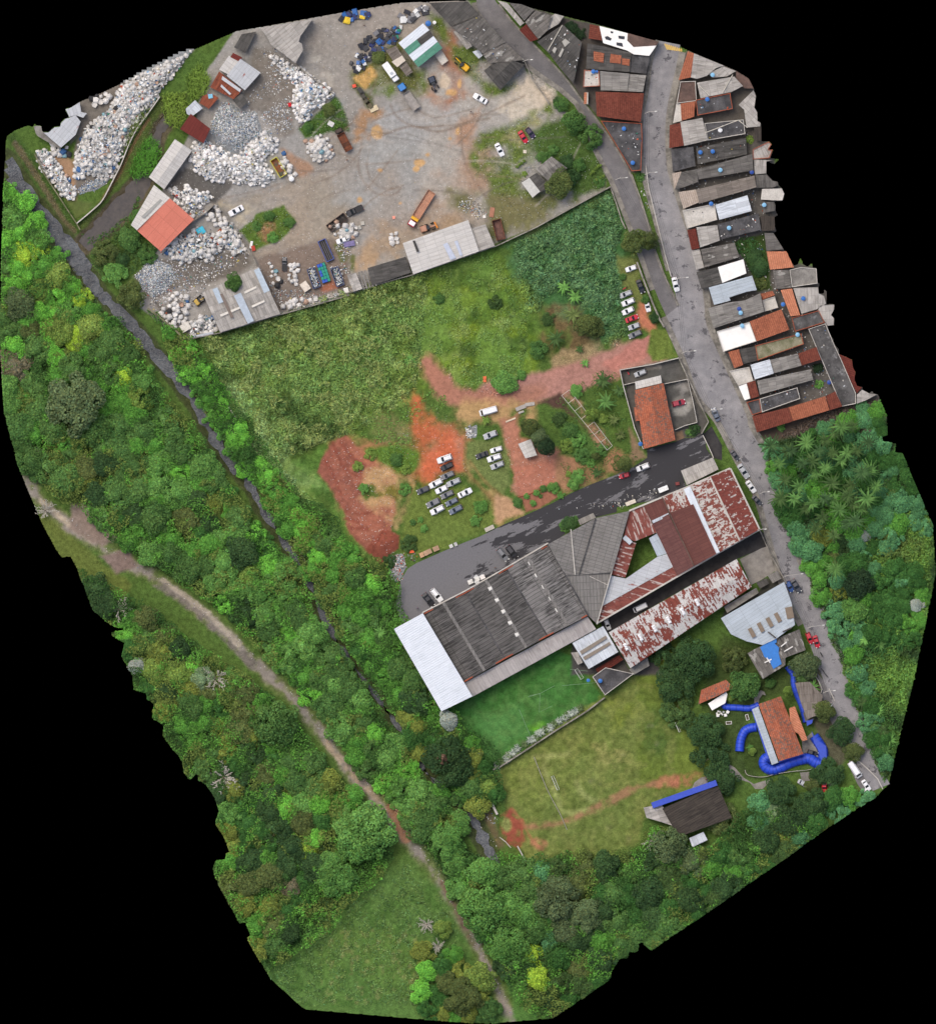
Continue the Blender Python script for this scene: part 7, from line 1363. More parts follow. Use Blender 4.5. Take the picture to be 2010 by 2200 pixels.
def motorbike(t, x, y, a, c, lab):
 q = conv(t, x, y); r = tag(empty('motorcycle', (q[0], q[1], .04), a), lab, 'motorcycle')
 mb = MB(); mb.box((0,0,.62), (1.0,.28,.3), 0, .1); mb.box((-.35,0,.8), (.6,.26,.12), 0, .05); mb.build('body', paint_mat('paint_'+c, PC[c]), r)
 for sx in (-.65,.65): mb = MB(); mb.cyl((sx,-.06,.3), (sx,.06,.3), .3, .3, 12); mb.build('wheel', tyre, r)
 mb = MB(); mb.cyl((.45,-.36,1.0), (.45,.36,1.0), .03, .03, 6); mb.cyl((.65,0,.3), (.45,0,1.0), .04, .04, 6); mb.build('handlebar', plastic, r)
motorbike('t7', 1072, 993, R(30), 'red', 'red motorcycle beside the dense weeds'); motorbike('t14', 1155, 575, R(-60), 'black', 'dark motorcycle on the street below the red sedan'); motorbike('t14', 1165, 700, R(-50), 'black', 'black motorcycle beside the street tree, upper'); motorbike('t14', 1190, 735, R(-50), 'darkgrey', 'grey motorcycle beside the street tree, lower'); motorbike('t10', 1100, 188, R(120), 'red', 'red motorcycle in the compound corner')

# trucks: front first
def truck(t, s, lab, nm, cabc, bedc, Wd=2.4, cabL=2.0, parts='bed', gap=.3, cat='truck', roofc=None, chassis=None):
 (ax, ay), (bx, by) = p(t, s); L = math.hypot(ax-bx, ay-by); r = tag(empty(nm, ((ax+bx)/2, (ay+by)/2, 0), math.atan2(ay-by, ax-bx)), lab, cat)
 mb = MB(); mb.box((0,0,.75), (L*.98,.9,.25)); mb.build('chassis', plain(chassis or 'chassis_dark', (60,56,52)) if not chassis else M[chassis], r)
 mb = MB(); mb.box((L/2-cabL/2,0,1.6), (cabL,Wd*.96,1.9), 0, .22, .9); mb.build('cab', cabc, r)
 mb = MB(); mb.box((L/2-.12,0,2.0), (.3,Wd*.84,.7), 0, .05); mb.build('windscreen', glass, r)
 if roofc: mb = MB(); mb.box((L/2-cabL/2-.1,0,2.6), (cabL*.7,Wd*.75,.12), 0, .06); mb.build('cab_roof', roofc, r)
 x1 = L/2-cabL-gap; x0 = -L/2;
 if parts == 'bed':
  mb = MB(); mb.box(((x0+x1)/2,0,1.15), (x1-x0,Wd,.12)); mb.build('load_bed', bedc, r)
  for sy in (-1,1): mb = MB(); mb.box(((x0+x1)/2,sy*Wd/2,1.55), (x1-x0,.1,.85)); mb.build('bed_side', bedc, r)
  for xx in (x0,x1): mb = MB(); mb.box((xx,0,1.56), (.1,Wd*.98,.84)); mb.build('bed_end', bedc, r)
 elif parts == 'box': mb = MB(); mb.box(((x0+x1)/2,0,2.1), (x1-x0,Wd,2.3), 0, .12, .97); mb.build('cargo_box', bedc, r)
 for xx in (L/2-cabL*.55, x0+(x1-x0)*.2, x0+(x1-x0)*.38):
  for sy in (-1,1): mb = MB(); mb.cyl((xx,sy*(Wd/2-.35),.5), (xx,sy*(Wd/2),.5), .5, .5, 14); mb.build('wheel', tyre, r)
 return r, x0, x1
bed_salmon = sheetroof('bed_worn', (180,136,112), stain=(150,100,80), samt=.3, rust=(60,46,40), rthr=(.62,.66), rs=(1.2,1.2), bw=9, bh=9, var=.02)
r, x0, x1 = truck('t6', '852,500 1022,228', 'long flatbed truck with orange worn deck, yellow frame and red white cab', 'flatbed_truck', paint_mat('paint_red', PC['red']), bed_salmon, 2.5, 1.9, roofc=paint_mat('paint_white', PC['white']), gap=1.3)
mb = MB(); mb.box((x1+.5,0,1.2), (1.1,2.4,.5), 0, .1); mb.build('yellow_frame', plain('machine_yellow', (222,170,30), .45), r)
r, x0, x1 = truck('t3', '215,665 350,860', 'blue cabbed dump truck parked on the grass', 'dump_truck', paint_mat('paint_truckblue', (46,122,190)), plain('bed_grey', (150,146,142), .8, .3, .2), 2.5, 2.3, roofc=M['paint_truckblue'], gap=.9)
r, x0, x1 = truck('t3', '195,640 95,500', 'white long van body with a raised roof hatch on the grass', 'box_truck', M['paint_white'], plain('box_white', (226,228,228), .5), 2.2, 1.6, 'box', .05)
mb = MB(); mb.box((x1-1.2,0,3.3), (.8,.9,.15)); mb.build('roof_hatch', plain('hatch_grey', (170,176,184)), r)
rust_bed = sheetroof('bed_rust', (120,72,50), stain=(70,48,38), samt=.8, var=.2, bw=2, bh=2)
r, x0, x1 = truck('t2', '1200,1020 1290,1190', 'rusty brown dumper with open empty body beside the weed triangle', 'dumper', plain('rust_dark', (70,56,48)), rust_bed, 2.4, 1.3, gap=.4, chassis='rust_dark')
def bin_(t, s, wd, h, lab, nm, cmat, inner, cat='skip', rimc=None, ribs=0):
 (ax, ay), (bx, by) = p(t, s); L = math.hypot(ax-bx, ay-by); r = tag(empty(nm, ((ax+bx)/2, (ay+by)/2, 0), math.atan2(ay-by, ax-bx)), lab, cat)
 mb = MB(); mb.box((0,0,.25), (L-.1,wd-.1,.3)); mb.build('floor', inner, r)
 for sy in (-1,1): mb = MB(); mb.box((0,sy*wd/2,h/2+.1), (L,.14,h)); mb.build('side', cmat, r); mb = MB(); mb.box((0,sy*wd/2,h+.14), (L+.1,.2,.12)); mb.build('rim', rimc or cmat, r)
 for sx in (-1,1): mb = MB(); mb.box((sx*L/2,0,h/2+.1), (.14,wd*.97,h-.02)); mb.build('end', cmat, r); mb = MB(); mb.box((sx*L/2,0,h+.15), (.2,wd*.93,.11)); mb.build('rim', rimc or cmat, r)
 for i in range(ribs): mb = MB(); mb.box((0,(-.5+(i+.5)/ribs)*wd,h*.8), (L*.96,.09,.1)); mb.build('rail', plain('rail_grey', (120,118,122)), r)
 return r
bin_('t2', '690,1258 770,1390', 2.3, 1.5, 'yellow rimmed skip with orange and dark debris amid the bags', 'skip_container', plain('skip_yellow', (188,182,60)), slabmat('debris', (150,84,44), (72,84,76), .95), rimc=M['skip_yellow'])
bin_('t6', '150,612 220,770', 2.4, 1.3, 'empty dark container with long rails and a blue end', 'open_container', plain('container_navy', (44,46,60)), plain('container_floor', (40,38,40)), 'container', plain('rim_blue', (64,82,150)), 4)
bin_('t6', '205,520 340,420', 2.4, 1.2, 'dark skip half filled with white bags beside the black pickup', 'skip_container', plain('skip_brown', (72,56,50)), slabmat('scrap_dark', (60,56,54), (30,30,30), .9, (120,112,106)))
bin_('t6', '65,835 115,985', 2.4, 1.3, 'container full of loose bottles, left of the blue crate load', 'open_container', plain('container_blue', (58,72,110)), plain('container_floor', (40,38,40)), 'container')
bin_('t6', '250,830 300,970', 2.4, 1.3, 'container full of loose bottles, right of the blue crate load', 'open_container', M['container_blue'], plain('container_floor', (40,38,40)), 'container')
bin_('t6', '1530,450 1570,605', 2.6, 1.6, 'rusty open box container at the east end of the long yard shed', 'open_container', rust_bed, slabmat('rust_floor', (116,86,78), (66,48,44), .9), 'container')
# blue and green crate load: individual crates
def mesh_crate(c, nm):
 mb = MB(); mb.box((0,0,.3), (.95,.8,.6), 0, .06)
 for a, b in ((-.22,-.18),(.22,-.18),(-.22,.18),(.22,.18)): mb.cyl((a,b,.58), (a,b,.66), .12, .12, 8)
 return mb.mesh('crate', plain(nm, c, .5))
cg, cb = mesh_crate((30,140,120), 'crate_green'), mesh_crate((40,84,180), 'crate_blue')
(ax, ay), (bx, by) = p('t6', '142,795 192,945'); a = math.atan2(by-ay, bx-ax); pat = ['BG','BG','GG','BG','BG','GG','BG','BG','GG']
pal = tag(empty('flatbed_trailer', ((ax+bx)/2, (ay+by)/2, 0), a), 'flat trailer under the blue and green crates', 'trailer'); mb = MB(); mb.box((0,0,.6), (6.2,2.6,.2)); mb.build('deck', plastic, pal)
for sx in (-2,2):
 for sy in (-1,1): mb = MB(); mb.cyl((sx,sy*1.0,.35), (sx,sy*1.25,.35), .35, .35, 12); mb.build('wheel', tyre, pal)
for i in range(6):
 for j in range(3):
  c = 'B' if (j == 0 and i in (0,2,3,5)) or (j == 1 and i in (0,)) or (i == 5 and j == 1) else 'G'; u, v = (i-2.5)*1.0, (j-1)*.86
  o = link('plastic_crate', cb if c == 'B' else cg, None, ((ax+bx)/2+u*math.cos(a)-v*math.sin(a)*-1*-1, (ay+by)/2+u*math.sin(a)+v*math.cos(a), .72), a)
  tag(o, '%s plastic crate, row %s from the north, %s column on the trailer' % ('blue' if c == 'B' else 'green', ['one','two','three','four','five','six'][i], ['east','middle','west'][j]), 'crate', 'crates on the trailer')
# yellow digger, grader, dark dumper, backhoe
def machine(t, s, lab, nm, c, blade=True, arm=True, cat='digger', cc=None):
 (ax, ay), (bx, by) = p(t, s); L = math.hypot(ax-bx, ay-by); r = tag(empty(nm, ((ax+bx)/2, (ay+by)/2, 0), math.atan2(by-ay, bx-ax)), lab, cat)
 mb = MB(); mb.box((L*.28,0,1.2), (L*.42,2.0,1.1), 0, .25, .9); mb.build('engine_body', c, r)
 mb = MB(); mb.box((L*.02,0,1.9), (L*.2,1.4,1.5), 0, .1, .9); mb.build('cab', cc or glass, r)
 if arm:
  mb = MB(); mb.tube([(0,0,1.6),(-L*.2,.2,2.8),(-L*.38,.3,2.0),(-L*.46,.3,.8)], .16, 6); mb.build('arm', c, r); mb = MB(); mb.box((-L*.47,.3,.5), (.7,1.0,.6), 0, .1); mb.build('bucket', plastic, r)
 else:
  mb = MB(); mb.box((-L*.22,0,1.0), (L*.4,.5,.4), 0, .05); mb.build('frame', c, r); mb = MB(); mb.box((-L*.46,0,.7), (.5,2.1,.9), .2, .1); mb.build('blade', plain('machine_orange', (212,132,40), .5), r)
 for xx in (.4,.1,-.3):
  for sy in (-1,1): mb = MB(); mb.cyl((xx*L*.9,sy*.8,.55), (xx*L*.9,sy*1.15,.55), .55, .55, 14); mb.build('wheel', tyre, r)
machine('t3', '650,460 760,555', 'yellow digger with folded arm on the grass', 'digger', M['machine_yellow']); machine('t3', '505,720 460,605', 'dark blue loader beside the muddy puddle', 'loader', plain('machine_slate', (58,66,82)))
machine('t6', '1060,490 930,530', 'faded pink and orange grader beside the long yard shed', 'grader', plain('machine_pink', (176,132,110)), arm=False, cat='grader'); machine('t5', '690,1060 625,1115', 'yellow forklift beside the striped shed', 'forklift', plain('forklift_yellow', (190,160,80)), cat='forklift')

# ---------------------------------------------------------------- tanks, aerials, poles
tb = MB(); tb.cyl((0,0,0), (0,0,.9), .68, .8, 16); tb.cyl((0,0,.9), (0,0,.98), .84, .84, 16); tbm = tb.mesh('body', None); tl = MB(); tl.cyl((0,0,.98), (0,0,1.12), .82, .3, 16); tlm = tl.mesh('lid', None)
for m_ in (tbm, tlm): m_.materials.append(plain('tank_blue', (44,104,176), .5))
TK = {'blue': M['tank_blue'], 'light': plain('tank_light', (124,176,208), .5), 'white': plain('tank_white', (222,224,224), .5), 'deep': plain('tank_deep', (34,66,140), .5)}
for ln in '''t4 272,566 3.9 blue|western blue water tank on the pale corner terrace
t4 300,566 3.9 blue .6|small blue water tank beside the terrace one
t4 514,1018 3.3 blue|blue water tank at the top of the dark fork terrace
t4 583,1288 3.3 blue|blue water tank at the tip of the dark fork terrace
t4 1173,785 4.5 blue|blue water tank on the black slab with the white panel
t4 1215,592 4.7 light|light tank among the northeast roofs
t4 1275,1030 3.9 white|white round tank on the black terrace
t4 1118,1205 3.4 blue|western blue water tank in the black sheet roof yard
t4 1216,1198 3.5 blue|eastern blue water tank in the black sheet roof yard
t4 1276,1345 4.8 light|light blue tank on the long grey fibre roof
t4 1525,1362 3.8 deep|dark blue tank at the east end of the grey fibre roof
t4 1203,1612 4.2 blue|blue water tank above the planter terrace
t8 886,148 3.7 light|light blue tank at the east rim roof
t8 608,330 4.0 light|pale blue tank on the black slab behind the maroon front
t8 688,970 5.0 deep|dark blue tank touching the lighter one on the grey roof
t8 700,1002 5.0 light|light blue tank south of the dark one on the grey roof
t8 712,1105 4.3 light|grey blue tank on the white terrace house
t8 1035,935 2.9 blue|blue water tank beside the peach roof
t8 1150,1175 4.0 light|bright blue tank at the east end of the mossy slab
t8 1400,1552 1.5 deep|blue tank in the dark yard above the long tiled roof
t8 1195,888 3.7 blue|blue tank on the sagging sheet roof
t10 1197,750 1.6 blue|blue tank at the south corner of the compound house
t12 1800,1152 3.6 blue|blue tank on the dark terrace at the pitch corner
t13 232,1885 3.6 blue .8|second blue tank on the dark terrace by the pitch
t3 440,185 1.5 blue 1.3|large blue tank behind the green striped shed
t3 490,178 1.5 white .8|white tank behind the green striped shed
t4 1218,590 4.9 white .7|white dish like tank among the northeast roofs
t2 833,1415 .3 white 1.2|open white tub with green inside near the bag heap end'''.split('\n'):
 q, lab = ln.split('|'); q = q.split(); x, y = conv(q[0], *[float(v) for v in q[1].split(',')]); sc_ = float(q[4]) if len(q) > 4 else 1
 o = tag(empty('water_tank', (x, y, float(q[2]))), lab, 'water tank', 'rooftop water tanks'); o.scale = (sc_*.8,)*2+(sc_,)
 for nm, me in (('body', tbm), ('lid', tlm)): c = link(nm, me, o); c.material_slots[0].link = 'OBJECT'; c.material_slots[0].material = TK[q[3]]
POLES = []
pole_c = plain('pole_concrete', (176,172,164), .8); wire = plain('wire_dark', (70,70,72), .6)
for i, ln in enumerate('''t4 698,890 60|utility pole beside the red tiled fork house
t4 700,1372 60|utility pole at the west kerb below the fork terrace
t7 1492,916 68|utility pole beside the white sedan on the street
t7 1545,1498 75|utility pole where the lane wires cross the street
t11 100,300 70|utility pole beside the blue grey sedan
t11 505,950 40|utility pole behind the last car of the factory line
t11 490,1245 30|utility pole at the corner of the rusty factory
t11 690,1612 120|utility pole above the workshop roof with a long lamp arm
t14 1068,358 95|utility pole above the two red cars
t14 1190,870 60|utility pole at the thatched roof driveway
t7 1020,125 60|utility pole on the lane at the yard corner
t3 1210,478 40|utility pole at the black gabled roof'''.split('\n')):
 q, lab = ln.split('|'); q = q.split(); x, y = conv(q[0], *[float(v) for v in q[1].split(',')]); r = tag(empty('utility_pole', (x, y, 0)), lab, 'utility pole', 'utility poles along the streets'); POLES.append((x, y))
 mb = MB(); mb.cyl((0,0,0), (0,0,8.4), .17, .11, 8); mb.build('post', pole_c, r); mb = MB(); mb.box((0,0,8.1), (1.9,.12,.14), .4); mb.build('cross_arm', pole_c, r)
 L = float(q[2])*.27144*S; mb = MB(); mb.tube([(0,0,7.4),(L*.6,L*.1,7.9),(L,L*.15,7.95)], .06, 6); mb.build('lamp_arm', pole_c, r); mb = MB(); mb.box((L+.3,L*.15,7.92), (.8,.28,.14), .15, .05, .8); mb.build('lamp_head', plain('lamp_head', (214,214,208)), r)
def cable(a, b, z, lab, n=3):
 mb = MB(); a, b = Vector(a), Vector(b); m = (a+b)/2; d = (b-a).normalized(); s_ = Vector((-d.y, d.x))
 for k in range(n): mb.tube([(a.x-m.x+(b.x-a.x)*t+s_.x*(k-n/2+.5)*.55, a.y-m.y+(b.y-a.y)*t+s_.y*(k-n/2+.5)*.55, z-1.1*math.sin(math.pi*t)-.15*(k%2)) for t in [j/8 for j in range(9)]], .028, 4)
 tag(mb.build('power_line', wire, None, (m.x, m.y, 0)), lab, 'power line', 'overhead power lines')
for i, (a, b, l) in enumerate(((2,3,'power lines from the white sedan to the wire crossing'),(3,4,'power lines from the wire crossing to the blue grey sedan'),(4,5,'power lines from the compound to the factory car line'),(5,6,'power lines along the rusty factory street wall'),(6,7,'power lines from the factory corner to the workshop'),(7,8,'power lines from the workshop to the two red cars'),(8,9,'power lines from the red cars to the driveway'),(0,1,'power lines along the upper main street'),(1,2,'power lines from the fork tip to the white sedan'),(10,2,'power lines from the lane corner across the wedge'))): cable(POLES[a], POLES[b], 8.1, l)
for a, b, l in (('t4 1160,1050','t4 1420,950','thin pole across the black terrace roof'),('t4 1420,950','t4 1490,1010','short pole at the corner of the black terrace'),('t4 1100,670','t4 1190,755','curved pipe on the large light fibre roof'),('t4 1375,590','t4 1290,740','straight pipe on the large light fibre roof'),('t3 1500,200','t3 1385,400','long beige pipe crossing the wide black roof')):
 u, v = a.split(), b.split(); x0, y0 = conv(u[0], *map(float, u[1].split(','))); x1, y1 = conv(v[0], *map(float, v[1].split(','))); mb = MB(); mb.cyl((x0,y0,5.5),(x1,y1,5.6),.12,.12,6); tag(mb.build('pipe', plain('pipe_pale', (196,190,176))), l, 'pipe')

# ---------------------------------------------------------------- waste bags
def bag_mesh(seed, op=False):
 rr = random.Random(seed); mb = MB(); n, m = 10, 6; vs = [];
 for j in range(m+1):
  t = j/m; z = 1.05*t; w_ = .52*(1-abs(t-.45)**2.2*1.2) if not op else .5*(1-.1*abs(t-.5))
  if not op and j == m: w_ = .12; z = 1.16
  if not op and j == m-1: w_ = .30; z = 1.02
  for i in range(n):
   a = 6.283*i/n; sq = 1+.12*math.cos(4*a+.4); q = w_*sq*(1+rr.uniform(-.09,.09)); vs.append((q*math.cos(a), q*math.sin(a), z+rr.uniform(-.03,.03)))
 fs = [tuple(range(n))[::-1]]+[(j*n+i, j*n+(i+1)%n, (j+1)*n+(i+1)%n, (j+1)*n+i) for j in range(m) for i in range(n)]
 if not op: fs.append(tuple(range(m*n, (m+1)*n)))
 else:
  b = len(vs)
  for i in range(n): a = 6.283*i/n; vs.append((.4*math.cos(a), .4*math.sin(a), .72))
  fs += [(m*n+i, m*n+(i+1)%n, b+(i+1)%n, b+i) for i in range(n)]+[tuple(range(b, b+n))]
 return np.array(vs), fs
BM = [bag_mesh(1), bag_mesh(2), bag_mesh(3), bag_mesh(4, True)]
q = N('bag_white', .7, .25); oi = q.n('ObjectInfo'); r_ = q.n('MapRange'); q.l(oi.outputs['Random'], r_.inputs[0]); r_.inputs[3].default_value = .82; r_.inputs[4].default_value = 1.12
f = q.noise(q.co(), 3.5, 4, .7, .45, .66); c = q.mix(f, lin((236,235,233)), lin((190,187,183))); q.out(q.mul(c, r_.outputs[0]))
q = N('bag_tint', .7, .25); a = q.n('Attribute', attribute_name='tint'); q.out(q.mul(a.outputs[0], q.noise(q.co(obj=False), 3.5, 4, .7, .4, .66, 1.0, .72)))
bag_me = []
for vs, fs in BM:
 me = bpy.data.meshes.new('bulk_bag'); me.from_pydata([tuple(v) for v in vs], [], fs); me.materials.append(M['bag_white']); bag_me.append(me)
PILES = [ # tile, poly, spacing, heap height, individual?, description
 ('t2', '30,1240 50,1130 150,1110 230,1150 330,1210 420,1230 520,1120 620,1050 720,1100 720,1190 640,1250 620,1290 700,1400 620,1475 520,1455 400,1460 330,1400 280,1450 180,1420 110,1380 60,1330', 1.0, 3.0, True, 'curved heap by the yellow skip'),
 ('t5', '400,200 440,200 540,240 560,180 640,220 720,230 770,260 740,300 640,370 600,430 530,360 480,310', 1.1, 2.2, True, 'heap beside the salmon roof'),
 ('t2', '640,450 700,440 800,500 880,520 1000,600 1080,660 1165,745 1080,830 1000,880 960,960 880,950 850,860 840,740 880,680 780,620 740,540', 1.15, 2.2, True, 'heap along the diagonal wall'),
 ('t1', '280,470 330,440 420,470 460,560 520,640 590,740 600,830 540,850 480,800 420,700 360,660 310,560', 1.1, 1.8, True, 'strip along the stream side wall'),
 ('t1', '1260,0 1200,110 1060,290 960,500 900,640 860,700 700,640 590,700 600,460 640,350 700,250 850,140 900,60 960,-60 1120,-150 1420,-300 1520,-340', 1.1, 2.6, False, ''),
 ('t5', '370,690 430,620 560,560 640,500 720,560 840,560 860,480 930,500 1000,640 1020,680 940,740 880,660 780,720 740,800 700,760 620,760 520,810 440,740', 1.2, 1.4, False, ''),
 ('t5', '400,1100 470,1010 560,1060 590,1130 540,1260 460,1310 400,1280 350,1200', 1.25, 1.3, True, 'loose group beside the yellow forklift'),
 ('t5', '700,400 780,340 840,420 900,470 980,560 1010,650 930,700 880,640 900,560 820,500 740,470', 1.25, 1.2, True, 'line along the zigzag wall'),
 ('t5', '590,1260 700,1200 780,1220 790,1330 600,1385', 1.2, 1.0, False, ''),
 ('t5', '1190,790 1230,790 1330,960 1250,980', 1.05, .6, True, 'stacked block west of the dark pickup'),
 ('t5', '1372,795 1440,795 1425,965 1362,955', 1.05, .6, True, 'stacked block east of the dark pickup'),
 ('t2', '930,1120 1030,1090 1060,1070 1120,1100 1165,1220 1130,1265 1040,1300 960,1210', 1.15, 1.6, True, 'heap below the weed triangle'),
 ('t2', '770,1200 830,1330 870,1390 800,1400 740,1280', 1.2, 1.2, False, ''),
 ('t6', '240,560 340,490 420,480 430,560 360,620 300,600', 1.2, 1.8, True, 'heap beside the white car shell'),
 ('t6', '215,500 260,450 300,460 280,510 230,530', 1.1, .8, False, ''),
 ('t1', '700,40 860,-10 880,40 760,110', 1.2, 1.0, False, ''), ('t5', '1290,1130 1400,1080 1600,1060 1440,1140 1330,1165', 1.2, .8, False, ''), ('t1','400,400 560,430 540,500 440,480',1.2,1.0,False,''),
 ('t6', '700,560 745,545 760,640 700,640', 1.1, .9, False, '')]
HEAPS = []; rs = np.random.RandomState(9); ind = 0; SV = []; SF = []; STT = []; off = 0; random.seed(12)
for t, s, spc, hh, indiv, desc in PILES:
 poly = p(t, s); P_ = np.array(poly); (x0, y0), (x1, y1) = P_.min(0), P_.max(0); pts = []
 for _ in range(int((x1-x0)*(y1-y0)*16)):
  x, y = rnd(x0, x1), rnd(y0, y1)
  if any((x-a)**2+(y-b)**2 < spc*spc*1.05 for a, b in pts): continue
  if not inside(poly, x, y) or not inside(OUT, x, y): continue
  pts.append((x, y))
 if hh > 1.5: HEAPS.append((poly, hh))
 D = sdf(poly, np.array([a for a, b in pts]), np.array([b for a, b in pts])) if pts else []
 for (x, y), d in zip(pts, D):
  z = hh*min(1, d/3.0)*rnd(.75, 1.0) if d > .8 else 0; k = random.choice([0,0,0,1,1,2,2,3]); sc_ = rnd(.75, 1.4)*spc*1.12; az_ = rnd(.45, 1.0); ax_ = rnd(.85, 1.25); rz = rnd(0, 6.28)
  if indiv and ind < 300:
   o = link('bulk_bag', bag_me[k], None, (x, y, z), rz); o.scale = (sc_*ax_, sc_, sc_*az_); o.rotation_euler = (rnd(-.3,.3), rnd(-.3,.3), rz); ind += 1
   tag(o, ('open' if k == 3 else 'tied')+' white bulk bag, '+['western','middle','eastern'][min(2, int((x-x0)/(x1-x0)*3))]+' part of the '+desc, 'bag', 'bulk bags')
  else:
   vs, fs = BM[k]; c, s_ = math.cos(rz), math.sin(rz); v = vs*sc_*np.array([ax_,1,az_]); v = np.stack([v[:,0]*c-v[:,1]*s_+x, v[:,0]*s_+v[:,1]*c+y, v[:,2]+z], 1); SV.append(v); tn = rnd(.8, 1.05); col = lin((220,218,214)) if random.random() < .86 else lin(random.choice([(70,110,160),(140,180,190),(60,60,62),(190,160,140)]))
   for f_ in fs: SF.append(tuple(i+off for i in f_)); STT.append([u*tn for u in col])
   off += len(v)
me = bpy.data.meshes.new('bag_mass'); me.from_pydata(np.concatenate(SV).tolist(), [], SF); a = me.attributes.new('tint', 'FLOAT_COLOR', 'FACE'); cc_ = np.ones((len(SF), 4), np.float32); cc_[:, :3] = STT; a.data.foreach_set('color', cc_.ravel()); me.materials.append(M['bag_tint'])
tag(link('bag_mass', me), 'hundreds of further white bulk bags heaped in the waste yards', 'bags', kind='stuff'); print('BAGS', ind, len(SV))
for poly, hh in HEAPS:
 P_ = np.array(poly); (x0, y0), (x1, y1) = P_.min(0), P_.max(0); gx_, gy_ = np.meshgrid(np.arange(x0, x1, .7), np.arange(y0, y1, .7)); dd = sdf(poly, gx_, gy_); h_, w_ = gx_.shape; Fi = np.arange(h_*w_).reshape(h_, w_); kp = (dd[:-1,:-1] > .3) & (dd[1:,1:] > .3) & (sdf(OUT, gx_, gy_)[:-1,:-1] > .8)
 F = np.stack([Fi[:-1,:-1][kp], Fi[:-1,1:][kp], Fi[1:,1:][kp], Fi[1:,:-1][kp]], 1); tag(link('bag_heap_core', npmesh('bag_heap_core', np.stack([gx_.ravel(), gy_.ravel(), (hh*np.clip(dd/3, 0, 1)*.9+.45).ravel()], 1), F, plain('bag_core', (176,174,170), .9, .1, .2), smooth=True)), 'buried white bags forming the body of a heap', 'bags', kind='stuff')
# loose plastic litter
LP = np.array([lin(c) for c in ((226,226,224),(200,204,208),(176,196,210),(150,150,148),(235,235,232),(120,150,180),(90,90,92),(212,208,196),(60,104,160),(190,90,60),(70,140,120),(196,180,90))]); LW = np.array([.24,.16,.12,.12,.12,.06,.07,.05,.025,.01,.015,.01]); LW /= LW.sum(); cw0 = (.24,.1,.06,.2,.1,.04,.18,.05,.03,.02,.01,.015)
def litter(t, s, dens, hh, lab, size=(.12,.34), seed=1, wts=None, flat=False, zo=0):
 poly = p(t, s) if isinstance(s, str) else s; rs = np.random.RandomState(seed); P_ = np.array(poly); (x0, y0), (x1, y1) = P_.min(0), P_.max(0); n = int((x1-x0)*(y1-y0)*dens)
 X = rs.uniform(x0, x1, n); Y = rs.uniform(y0, y1, n); d = sdf(poly, X, Y)+(fbm(X, Y, 2.5, 3, seed)-.5)*2.4; ok = (d > 0) & (sdf(OUT, X, Y) > .1); ok &= rs.rand(n) < np.clip(d/1.6+.15, 0, 1); X, Y, d = X[ok], Y[ok], d[ok]; n = len(X)
 H_ = hh*np.clip(d/4, 0, 1)*(.7+.6*fbm(X, Y, 3, 3, 44)); Z_ = gz(X, Y)+.06+zo+H_+rs.rand(n)*.15; Nn = rs.normal(size=(n,3))*(.15 if flat else .6); Nn[:,2] = np.abs(Nn[:,2])+.8; Nn /= np.linalg.norm(Nn, axis=1)[:,None]
 V, F = quads(np.stack([X,Y,Z_],1), Nn, rs.uniform(*size, n), rs.uniform(.5,1.2,n), rs); W_ = LW if wts is None else np.array(wts)/sum(wts)
 c = LP[rs.choice(len(LP), n, p=W_)]*rs.uniform(.55, 1.1, n)[:,None]; tag(link('loose_litter', npmesh('loose_litter', V, F, M['weed_leaf'], fcol=c)), lab, 'litter', kind='stuff')
 if hh > .5:
  gx_, gy_ = np.meshgrid(np.arange(x0-1, x1+1, .8), np.arange(y0-1, y1+1, .8)); dd = sdf(poly, gx_, gy_); zz = hh*np.clip(dd/4, 0, 1)*(.7+.6*fbm(gx_, gy_, 3, 3, 44))-.12; h_, w_ = gx_.shape; Fi = np.arange(h_*w_).reshape(h_, w_); keep = (dd[:-1,:-1] > -.5)
  F = np.stack([Fi[:-1,:-1][keep], Fi[:-1,1:][keep], Fi[1:,1:][keep], Fi[1:,:-1][keep]], 1); tag(link('waste_heap', npmesh('waste_heap', np.stack([gx_.ravel(), gy_.ravel(), zz.ravel()], 1), F, plain('heap_body', (128,132,134), .9, .1, .3), smooth=True)), lab.replace('loose', 'packed core of the loose'), 'waste heap', kind='stuff')
litter('t2', '230,880 330,790 420,860 560,900 600,1020 680,1060 640,1120 520,1130 420,1230 330,1200 230,1140 190,1040', 26, 2.4, 'loose shredded plastic and bottles in the north heap', seed=1)
litter('t5', '150,900 250,780 330,760 420,800 470,900 430,980 340,1050 290,1080 200,990', 26, 2.0, 'loose plastic bottles heap beside the stream wall', seed=2)
litter('t2', '560,900 700,800 860,760 860,1060 720,1080 620,1020', 5, 0, 'loose plastic scraps scattered over the concrete between heaps', seed=3, flat=True)
litter('t2', '600,380 860,380 880,520 820,700 640,760 480,840 460,760 640,620', 2.2, 0, 'thin loose scraps north of the bag heap', seed=4, flat=True)
litter('t1', '590,760 700,700 880,620 860,720 760,780 640,800', 16, .9, 'loose blue and white plastic at the foot of the northwest heap', seed=5, wts=(.2,.1,.15,.08,.1,.12,.1,.02,.1,.01,.02,.02))
litter('t1', '860,200 980,180 1060,240 1020,320 940,330 900,280', 14, 1.2, 'loose coloured plastic on top of the northwest heap', seed=6, wts=(.2,.1,.1,.08,.1,.08,.04,.05,.14,.08,.02,.02))
litter('t6', '35,840 95,820 145,980 90,995', 26, 1.3, 'loose bottles filling the left container', seed=7, zo=.9); litter('t6', '218,830 280,815 330,965 275,980', 26, 1.3, 'loose bottles filling the right container', seed=8, zo=.9)
